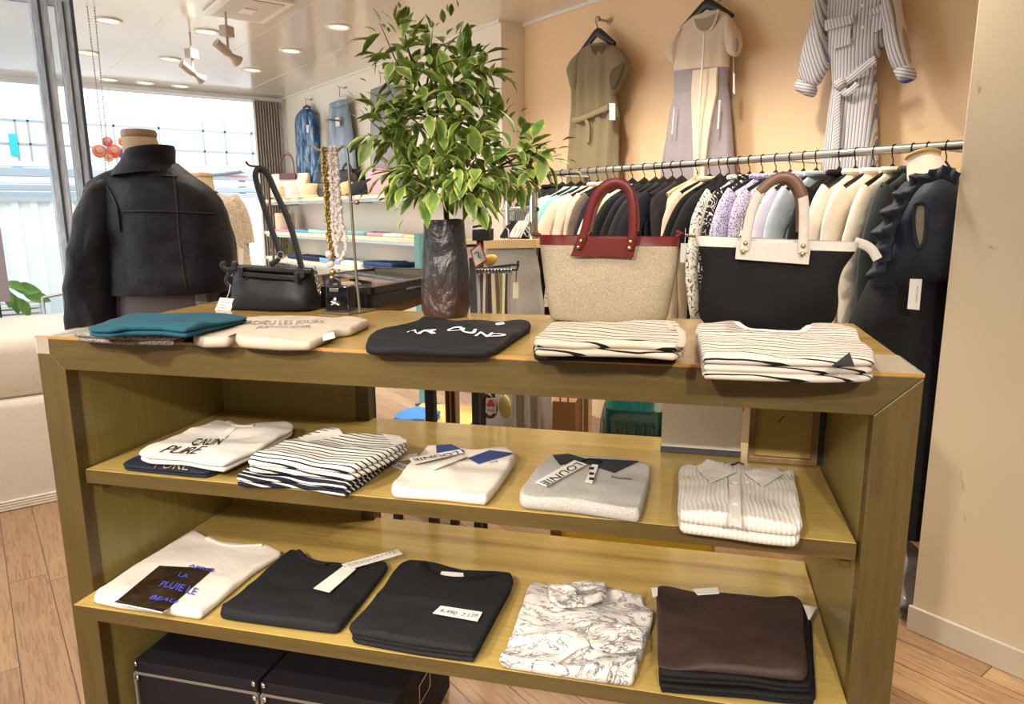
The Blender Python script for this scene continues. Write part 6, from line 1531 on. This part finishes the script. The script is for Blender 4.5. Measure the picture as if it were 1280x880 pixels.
MB().loft(dense(secs, 2)).build('shell', gt.m, gs, world=True, sharp=70)
mb = MB()
for k in range(7):
    x = gx0 + (gx1 - gx0) * (.14 + .12 * k)
    mb.tube([uw(x, yc + .02, zt + .09), uw(x, yc + .008, zt + .16), uw(x, yc + .012, zt + .22), uw(x, yc + .04, zt + .276)], .005, 6)
mb.build('ribs', gt.m, gs, world=True)
ubox(MB(), gx0 - .002, gx1 + .002, yc + .012, yc + .298, zt + .135, zt + .142).build('zip_band', M_SLOT, gs, world=True, smooth=False)
for x in (gx0 + .05, gx1 - .05): ubox(MB(), x - .02, x + .02, yc + .02, yc + .06, zt + .001, zt + .012).build('foot_pad', M_SLOT, gs, world=True, smooth=False)
# paper bag, fabric lengths, low table with yellow top
def ubox_thing(name, lab, cat, u0, u1, v, y0, y1, z0, z1_, mat, part='body'):
    x0, x1 = xof(u0, v, y0), xof(u1, v, y0)
    t = thing(name, lab, cat, uw((x0 + x1) / 2, (y0 + y1) / 2, z0), TH)
    return t, x0, x1
t, x0, x1 = ubox_thing('paper_bag', 'tall brown paper bag on the floor seen through the unit left of the suitcase', 'paper bag', 688, 721, 515, 1.05, 1.2, -TOPZ, 0, None)
M_KRAFT = fabric('kraft_paper', '8a633f', .7, 60, .15)
secs = [[uw(x, y, z) for x, y in ((x0 + d, 1.05 + d), (x1 - d, 1.05 + d), (x1 - d, 1.13), (x1 - d, 1.2 - d), (x0 + d, 1.2 - d), (x0 + d, 1.13))] for z, d in ((-TOPZ + .002, 0), (-.7, .002), (-.36, .006))]
MB().loft(secs).build('body', M_KRAFT, t, world=True, sharp=30)
MB().tube([uw(x0 + .03, 1.06, -.37), uw(x0 + .03, 1.06, -.28), uw(x1 - .03, 1.06, -.28), uw(x1 - .03, 1.06, -.37)], .003, 6).build('handle', M_KRAFT, t, world=True)
t, x0, x1 = ubox_thing('low_table', 'low black-legged table with a pale yellow top seen through the unit', 'table', 510, 572, 510, 1.30, 1.7, -TOPZ, 0, None)
zt2 = zof(540, 519, 1.3)
ubox(MB(), x0 - .1, x1, 1.30, 1.7, zt2 - .10, zt2 - .07).build('tabletop', plain('yellow_laminate', 'd8bd6a', .4), t, world=True, smooth=False, bevel=.002)
for x, y in ((x0 - .07, 1.33), (x1 - .03, 1.33), (x0 - .07, 1.67), (x1 - .03, 1.67)): ubox(MB(), x - .015, x + .015, y - .015, y + .015, -TOPZ, zt2 - .10).build('leg', M_SLOT, t, world=True, smooth=False)
p = upx(518, 512, 1.36)
bl_ = folded('folded_cloth', 'bright blue folded cloth on the low yellow table', 'cloth', [tuple(uw(x0 - .08, 1.33, 0)), tuple(uw(x0 + .05, 1.33, 0)), tuple(uw(x0 + .06, 1.5, 0)), tuple(uw(x0 - .08, 1.52, 0))], zt2 - .07 + TOPZ + .001, .05, fabric('bright_blue_cloth', '4b86d0', .9), 2, wr=.01, seed=71)
for u0, u1, c, nm, lab, y in ((642, 684, 'b0a89f', 'hanging_scarf', 'long pale taupe scarf hanging behind the unit right of the swing tag', 1.25), (722, 739, 'c7a988', 'hanging_scarf', 'beige scarf hanging between the paper bag and the suitcase', 1.2), (558, 573, '8d7058', 'hanging_scarf', 'brown scarf hanging behind the low yellow table leg', 1.26)):
    x0, x1 = xof(u0, 515, y), xof(u1, 515, y)
    t = thing(nm, lab, 'scarf', uw((x0 + x1) / 2, y, -.2), TH)
    secs = []
    for z in (-.2, -.3, -.45, -.6, -.78):
        q = []
        for k in range(40):
            f = k / 39; q.append(uw(x0 + (x1 - x0) * f, y + .012 * math.sin(f * 15 + z * 3), z))
        secs.append(q + [r + UNY * .006 for r in reversed(q)])
    MB().loft(secs).build('cloth', fabric('scarf_' + c, c, .9), t, world=True, sharp=180)
    MB().tube([uw(x0 - .02, y, -.195), uw(x1 + .02, y, -.195)], .008, 8).build('rod', M_SLOT, t, world=True)
kt = thing('key_charm', 'gold and cloth bag charm with a white tag bearing a red flower', 'charm', on_uy(613, 510, 1.0), TH)
MB().prism([on_uy(u, v, .99) for u, v in ((607.5, 498), (607, 516), (620, 517), (620, 497.5))], UNY * .0015).build('tag', M_PAPER, kt, world=True, smooth=False)
M_REDINK = plain('red_ink', 'd0435a', .7)
for u, v in ((613.5, 502), (611, 506), (616, 506)): MB().lathe([(.0001, 0), (.0075, 0), (.0075, .0006), (.0001, .0007)], on_uy(u, v, .988), 12, Matrix.Rotation(TH, 3, 'Z') @ Matrix.Rotation(math.pi / 2, 3, 'X')).build('print', M_REDINK, kt, world=True)
flat_text('PUSE', on_uy(609, 515, .9885), on_uy(618.5, 515.5, .9885), on_uy(609, 511, .9885), (0, 0, 0), M_INK, kt)
MB().tube(smooth_path([on_uy(u, v, 1.0) for u, v in ((613, 498), (607, 492), (603, 505), (607, 520), (616, 522), (621, 512), (617, 494), (613, 484), (612, 470))], 40), .006, 8).build('strap', fabric('dark_cord', '4a3426', .8), kt, world=True)
MB().ball(on_uy(631, 508, 1.0), .03, 14, 10, (1, .5, 1.3)).build('gold_charm', fabric('gold_cloth', 'b9a56b', .6), kt, world=True)
MB().tube([on_uy(612, 470, 1.0), on_uy(625, 474, 1.0), on_uy(631, 500, 1.0)], .003, 6).build('cord', fabric('dark_cord', '4a3426', .8), kt, world=True)
# crumpled clear plastic bag beside the pillar foot
pb_ = on_Y(1131, 728, 2.06)
pm_ = NT('clear_polythene', .15, 0, .8); pm_.col('b9bcc6'); pm_.b.inputs['Alpha'].default_value = .75; pm_.bump(pm_.noise(pm_.coord(), 18, 4), .8, .02)
pbx = MB().loft(crumple(dense([sel(0, 0, .002, .07, .06, 30), sel(0, 0, .05, .09, .07, 30), sel(0, 0, .12, .075, .06, 30), sel(0, 0, .18, .05, .045, 30), sel(0, 0, .2, .02, .02, 30)], 4), .03, 16, 2, Vector((1, -1, .3))))
for p in pbx.v: p.z = max(p.z, .001)
tag(pbx.build('plastic_bag', pm_.m, loc=(pb_.x - .03, 2.07, 0)), 'crumpled clear plastic bag on the floor beside the pillar foot', 'plastic bag')
# ================================================================== sofa, glass screen, ceiling fittings, street outside
F_SOFA = fabric('cream_leatherette', 'e6dccd', .5, 200, .1)
so = thing('sofa', 'cream upholstered low sofa beside the left end of the display unit', 'sofa', (-1.76, -.4, 0))
def rbox(x0, x1, y0, y1, z0, z1_, rr=.04):
    secs = []
    for z, d in ((z0, rr * .6), (z0 + rr * .3, rr * .15), (z0 + rr, 0), (z1_ - rr, 0), (z1_ - rr * .3, rr * .2), (z1_, rr)):
        q = []
        for p in sel(0, 0, 0, 1, 1, 60, 14): q.append(Vector(((x0 + x1) / 2 + p.x * ((x1 - x0) / 2 - d), (y0 + y1) / 2 + p.y * ((y1 - y0) / 2 - d), z)))
        secs.append(q)
    return MB().loft(secs)
rbox(-2.62, -1.755, -1.35, .42, .002, .455, .035).build('base', F_SOFA, so, world=True, sharp=60)
rbox(-2.60, -1.775, -1.34, .41, .452, .70, .06).build('cushion', F_SOFA, so, world=True, sharp=60)
for k in range(4):
    z = .006 + .011 * k
    MB().tube([(-1.752, -1.33, z + .003), (-1.748, -.5, z), (-1.75, .40, z)], .0055, 8).build('piped_hem', F_SOFA, so, world=True)
# glass screen with two aluminium posts
SX = -2.80
gt_ = NT('tinted_glass', 0.02); gt_.b.inputs['Transmission Weight'].default_value = 1; gt_.b.inputs['IOR'].default_value = 1.04; gt_.col('e4ebf1'); M_TINT = gt_.m
al = NT('scratched_aluminium', .5, .0); n_ = al.noise(al.coord((1, 1, .15)), 90, 4); al.col(al.ramp(n_, [(.3, 'a3b2c4'), (.7, 'cdd9e6')])); M_POST = al.m
def yat(u, v): return on_X(u, v, SX).y
ya0, ya1 = yat(43, 60), yat(65, 60); yb0, yb1 = yat(74.5, 60), yat(93, 60)
scn = struct(MB().bx(SX - .03, SX + .03, ya0, ya1, 0, CEIL).bx(SX - .03, SX + .03, yb0, yb1, 0, CEIL).bx(SX - .02, SX + .02, -1.55, yb0, 0, .08).bx(SX - .02, SX + .02, -1.55, yb0, CEIL - .07, CEIL).build('window_2', M_POST, smooth=False, bevel=.004))
MB().bx(SX - .005, SX + .005, -1.55, ya0, .08, CEIL - .07).bx(SX - .005, SX + .005, ya1, yb0, .08, CEIL - .07).build('glass', M_TINT, scn, smooth=False)
MB().bx(SX + .03, SX + .036, (ya0 + ya1) / 2 - .006, (ya0 + ya1) / 2 + .006, .05, CEIL - .05).bx(SX + .03, SX + .036, (yb0 + yb1) / 2 - .004, (yb0 + yb1) / 2 + .004, .05, CEIL - .05).bx(SX - .02, SX + .038, yb1, yb1 + .012, 0, CEIL).build('frame_groove', plain('groove_dark', '3d4650', .5), scn, smooth=False)
# things behind the glass screen
p = on_X(5, 335, -3.1)
pk = thing('poster_board', 'pale pink board at the far left edge behind the glass', 'board', (p.x, p.y - .05, 0))
MB().bx(-3.115, -3.095, p.y - .45, on_X(8.5, 340, -3.1).y, on_X(8, 377, -3.1).z, on_X(2, 285, -3.1).z).build('panel', plain('pink_card', 'd3b5b4', .7), pk, world=True, smooth=False)
MB().bx(-3.13, -3.08, p.y - .30, p.y - .27, 0, .9).bx(-3.2, -3.0, p.y - .36, p.y - .2, 0, .015).build('stand', M_SLOT, pk, world=True, smooth=False)
hp = thing('house_plant', 'potted plant with green oval leaves behind the glass at the left', 'house plant', (-3.4, on_X(4, 400, -3.4).y, 0))
hb = on_X(-8, 430, -3.4)
MB().lathe([(.0001, 0), (.09, 0), (.12, .2), (.125, .24), (.11, .24), (.105, .2), (.0001, .2)], n=24).build('pot', plain('white_pot', 'dedad2', .4), hp)
stem_top = on_X(-4, 360, -3.4)
MB().tube([Vector((-3.4, on_X(4, 400, -3.4).y, .2)), stem_top + Vector((0, 0, -.2)), stem_top], .006, 7).build('stem', M_BARK, hp, world=True)
leafV, leafF, leafU = [], [], []
for (u, v), (du, dv), L in (((9, 352), (14, 6), .11), ((10, 362), (2, 18), .11), ((16, 368), (6, 20), .12), ((22, 372), (12, 18), .13), ((28, 366), (28, 8), .15), ((14, 358), (26, 4), .15), ((4, 350), (-10, 5), .1)):
    a = on_X(u, v, -3.4); b = on_X(u + du, v + dv, -3.38)
    MB().tube([stem_top, (stem_top + a) / 2 + Vector((0, 0, .02)), a], .0025, 6).build('leaf_stalk', M_BARK, hp, world=True)
    leaf(a, b - a, Vector((1, .1, .25)), L, L * .5, .1)
hl = NT('green_leaf', .45); hl.col(hl.mix(hl.noise(hl.coord(), 30, 3), '5f9a3e', '94c46a'))
MB().add(leafV, leafF).build('foliage', hl.m, hp, world=True, sharp=180)
fp_ = thing('glass_picture', 'clear glass panel in a pale frame leaning behind the unit at the left', 'panel', (-3.3, on_X(68, 400, -3.3).y, 0))
q = [on_X(u, v, -3.3) for u, v in ((53, 372), (60, 425), (84, 425), (80, 367))]
MB().prism(q, (.006, 0, 0)).build('pane', M_TINT, fp_, world=True, smooth=False)
for i in range(4): MB().tube([q[i], q[(i + 1) % 4]], .008, 4).build('frame_side', M_ALUW, fp_, world=True, smooth=False)
for p in (q[1], q[2]): MB().tube([p, Vector((p.x - .05, p.y, .0))], .008, 6).build('leg', M_ALUW, fp_, world=True)
# blind chain
bc = thing('blind_chain', 'pair of white beaded blind cords hanging from the ceiling at the left', 'blind cord', (-3.0, on_X(112, 60, -3.0).y, CEIL))
for k, (a, b) in enumerate((((108, 0), (133, 218)), ((117, 0), (136, 205)))):
    A, B = on_X(*a, -3.0), on_X(*b, -3.0); x = A.y; n = 60; mb = MB()
    zt_c, zb_c = CEIL - .005, B.z
    for i in range(n):
        f = i / (n - 1); y = A.y + (B.y - A.y) * f
        mb.ball((-3.0, y, zt_c + (zb_c - zt_c) * f), .0045, 6, 4)
    mb.tube([(-3.0, A.y, zt_c), (-3.0, B.y, zb_c)], .0012, 5)
    mb.build('bead_cord', plain('bead_grey', 'a9a9a9', .5), bc, world=True)
# spotlights
for i, (u, v, lab) in enumerate(((281, 8, 'ceiling spotlight nearer the camera beside the air vent'), (237, 40, 'ceiling spotlight farther from the camera'))):
    p = on_z(u, v, CEIL)
    t = thing('spotlight', lab, 'spotlight', (p.x, p.y, CEIL), .6, 'ceiling spotlights')
    M_SP = plain('spot_enamel', 'b5a798', .4)
    MB().tube([(0, 0, 0), (0, 0, -.11)], .006, 8).build('stem', M_SP, t)
    MB().bx(-.024, .024, -.034, .034, -.155, -.10).build('adapter', M_SP, t, smooth=False, bevel=.003)
    MB().tube([(0, 0, -.15), (0, 0, -.235)], .007, 8).build('arm', M_SP, t)
    d = Vector((.25, .8, -.5)).normalized(); c0 = Vector((0, 0, -.24))
    MB().tube([c0 - d * .085, c0 - d * .01, c0 + d * .015], [.024, .024, .016], 16).build('body', M_SP, t)
    MB().tube([c0 + d * .012, c0 + d * .03, c0 + d * .065, c0 + d * .07], [.014, .018, .034, .033], 18).build('lamp_head', M_SP, t)
# air vent
c = on_z(309, 7, CEIL); 
vt_ = thing('air_vent', 'square ceiling air vent with a perforated grille', 'air vent', (c.x, c.y, CEIL))
MB().bx(-.25, .25, -.17, .17, -.022, -.002).build('frame', M_WHITEMETAL, vt_, smooth=False, bevel=.004)
pf = NT('perforated_grille', .5); vo = pf.n('ShaderNodeTexVoronoi'); vo.inputs['Scale'].default_value = 95; vo.inputs['Randomness'].default_value = 0; pf.l(pf.coord(), vo.inputs['Vector'])
pf.col(pf.mix(pf.math('LESS_THAN', vo.outputs['Distance'], .36), 'cfc6b8', '4b463f'))
MB().bx(-.21, .21, -.13, .13, -.026, -.0215).build('grille', pf.m, vt_, smooth=False)
MB().bx(-.05, .05, -.035, .035, -.032, -.026).build('centre_plate', M_WHITEMETAL, vt_, smooth=False, bevel=.002)
# ================================================================== street outside the far window
gr = NT('asphalt', .9); gr.col(gr.mix(gr.noise(gr.coord(), 40, 3), 'a5a7a8', 'bdbfbf'))
struct(MB().bx(-16, XW - .06, -9, 9, -.25, -.06).build('ground_outside', gr.m, smooth=False))
fx_ = -7.6
cf = NT('corrugated_steel', .5); yy = cf.sep(cf.coord())[1]
cf.col('eef2ea'); M_CORR = cf.m
fn = thing('fence', 'pale corrugated steel fence across the street outside', 'fence', (fx_, 0, -.06))
zt_f = on_X(20, 252, fx_).z
pts = []; y = -6.5
prof_ = ((0, 0), (.05, 0), (.06, .03), (.11, .03), (.12, 0))
while y < 7:
    for dy, dx in prof_: pts.append(Vector((fx_ + dx, y + dy, -.05)))
    y += .17
bk = [p - Vector((.01, 0, 0)) for p in reversed(pts)]
MB().loft([pts + bk, [p + Vector((0, 0, zt_f + .05)) for p in pts + bk]]).build('sheeting', M_CORR, fn, world=True, smooth=False)
MB().bx(fx_ - .02, fx_ + .06, -6.5, 7, zt_f, zt_f + .05).build('top_rail', plain('fence_rail', 'aeb6b8', .5), fn, world=True, smooth=False)
lv = thing('shutter_box', 'white louvred shutter box low outside the window at the left', 'shutter', (-6.3, -.6, -.06))
lz0, lz1 = .0, on_X(20, 380, -6.3).z
ly1 = on_X(50, 390, -6.3).y
for k in range(16):
    z = lz1 - .02 - k * .045
    if z < .05: break
    MB().bx(-6.3, -6.25, -2.6, ly1, z - .018, z + .012).build('slat', plain('shutter_white', 'e6e8e4', .5), lv, world=True, smooth=False)
MB().bx(-6.36, -6.30, -2.6, ly1 + .02, 0, lz1 + .02).build('case', plain('shutter_grey', 'c9cdcb', .5), lv, world=True, smooth=False)
bx_ = -9.6
bl = thing('building', 'white panelled building across the street with cyan banners and food signs', 'building', (bx_, 0, -.06))
MB().bx(bx_ - 1.5, bx_, -9, 9, -.06, on_X(200, 118, bx_).z).build('wall', plain('white_cladding', 'ebeef0', .6), bl, world=True, smooth=False)
M_JOINT = plain('panel_joint', '9aa2a8', .6)
mb = MB()
for (ua, va) in ((200, 160.5), (200, 187)):
    z = on_X(ua, va, bx_).z; mb.bx(bx_, bx_ + .015, -9, 9, z - .014, z + .014)
for u in (-20, 22, 38, 72, 105, 144, 200, 255, 282, 315):
    yv = on_X(u, 180, bx_).y; mb.bx(bx_, bx_ + .015, yv - .012, yv + .012, on_X(u, 207, bx_).z, on_X(u, 150, bx_).z)
mb.build('panel_joints', M_JOINT, bl, world=True, smooth=False)
M_CYAN = plain('cyan_banner', '2cb5dc', .5)
for u0, u1, v0, v1 in ((10, 24, 167, 195), (104, 112, 170, 198), (15, 29, 207, 214)):
    a, b = on_X(u0, v0, bx_), on_X(u1, v1, bx_)
    MB().bx(bx_, bx_ + .03, a.y, b.y, b.z, a.z).build('banner', M_CYAN, bl, world=True, smooth=False)
Rx = Matrix.Rotation(math.pi / 2, 3, 'Y')
for u, v, c, r in ((124, 189, 'b04a22', .16), (142, 189, 'b8341c', .17), (157, 193, '3a4658', .16), (134, 177, 'a82c2c', .12), (154, 177, 'c0661c', .12), (136, 197, 'c07a24', .10)):
    p = on_X(u, v, bx_); r *= .52
    MB().lathe([(.0001, 0), (r, 0), (r, .02), (r * .8, .035), (.0001, .036)], p, 20, Rx).build('food_sign', plain('sign_' + c, c, .5), bl, world=True)
    MB().lathe([(.0001, .03), (r * .6, .03), (r * .5, .06), (.0001, .07)], p + Vector((0, 0, r * .15)), 16, Rx).build('food_sign', plain('sign_tan', '8f6a4c', .5), bl, world=True)
gg = thing('guard_rail', 'grey horizontal roadside rails and pipes between the fence and the building', 'guard rail', (-8.4, 0, -.06))
M_GR1 = plain('rail_grey', 'a3abb2', .5); M_GR2 = plain('rail_pale', 'd6dbde', .5)
for v0, v1, m in ((207, 213, M_GR2), (214, 224, M_GR1), (226, 232, M_GR2), (233, 240, M_GR1), (241, 249, M_GR1)):
    z0_, z1_ = on_X(200, v1, -8.4).z, on_X(200, v0, -8.4).z
    MB().bx(-8.42, -8.36, -8, 8, z0_, z1_).build('rail', m, gg, world=True, smooth=False, bevel=.01)
for y in (-6, -3, 0, 3, 6): MB().bx(-8.48, -8.42, y - .04, y + .04, -.06, on_X(200, 207, -8.4).z).build('post', M_GR1, gg, world=True, smooth=False)
MB().tube([on_X(268, 219, -8.3), on_X(285, 217, -8.3), on_X(302, 214.5, -8.3)], .02, 8).build('pipe', plain('dark_pipe', '59616a', .5), gg, world=True)
MB().tube([on_X(235, 217, -8.32), on_X(310, 221, -8.32)], .008, 8).build('red_line', plain('red_pipe', 'c05a50', .5), gg, world=True)
DL_LABELS = ['round downlight nearest the camera at the top left of the ceiling', 'round downlight half hidden behind the metal window post',
 'round downlight beside the nearer of the two spotlights', 'round downlight beside the farther of the two spotlights',
 'farthest of the three downlights above the denim wall', 'middle of the three downlights above the denim wall', 'nearest of the three downlights above the denim wall',
 'leftmost of the three downlights along the window head', 'middle of the three downlights along the window head', 'rightmost of the three downlights along the window head']
# ================================================================== ceiling lamps
M_RING = plain('downlight_ring', 'e8e2d8', .4)
em = NT('lamp_diffuser', .5); em.col('fff2de'); em.b.inputs['Emission Color'].default_value = (1, .9, .75, 1); em.b.inputs['Emission Strength'].default_value = .75; M_DIFF = em.m
R_CEIL = lambda x, y: ('round recessed ceiling downlight')
for i, (x, y, wgt) in enumerate(DOWNLIGHTS_AND_FILL):
    if i < 10:
        d = thing('downlight', DL_LABELS[i], 'ceiling light', (x, y, CEIL), 0, 'recessed downlights')
        MB().lathe([(.058, .004), (.075, .002), (.078, -.006), (.072, -.010), (.06, -.008), (.056, .004)], n=32).build('trim_ring', M_RING, d)
        MB().lathe([(.057, .003), (.0571, -.003), (.02, -.0035)], n=32).build('diffuser', M_DIFF, d)
    ld = bpy.data.lights.new('downlight_or_fill_lamp', 'SPOT'); ld.energy = LAMP_POWER * wgt; ld.color = LAMP_COL
    ld.spot_size = math.radians(125); ld.spot_blend = .8; ld.shadow_soft_size = .06
    lo = bpy.data.objects.new('downlight_or_fill_lamp', ld); lo.location = (x, y, CEIL - .03); COL.objects.link(lo)

for i, (p, q) in enumerate(FILL_SPOTS):
    t = thing('added_fill_spot', ('left', 'middle', 'right')[i] + ' added fill spotlight, unseen behind the camera, aimed at the display unit', 'spotlight', (p[0], p[1], CEIL), 0, 'added fill spotlights behind the camera')
    c0 = Vector((p[0], p[1], CEIL - .16)); d = (Vector(q) - c0).normalized()
    MB().tube([(p[0], p[1], CEIL), (p[0], p[1], CEIL - .16)], .006, 8).build('stem', M_SP, t, world=True)
    MB().tube([c0 - d * .09, c0 - d * .05, c0 + d * .04, c0 + d * .05], [.03, .036, .042, .04], 18).build('lamp_head', M_SP, t, world=True)
    ld = bpy.data.lights.new('added_fill_lamp', 'SPOT'); ld.energy = FILL_POWER; ld.color = LAMP_COL
    ld.spot_size = math.radians(48); ld.spot_blend = .6; ld.shadow_soft_size = .05
    lo = bpy.data.objects.new('added_fill_lamp', ld); lo.location = c0 + d * .07
    lo.rotation_euler = d.to_track_quat('-Z', 'Y').to_euler(); COL.objects.link(lo)
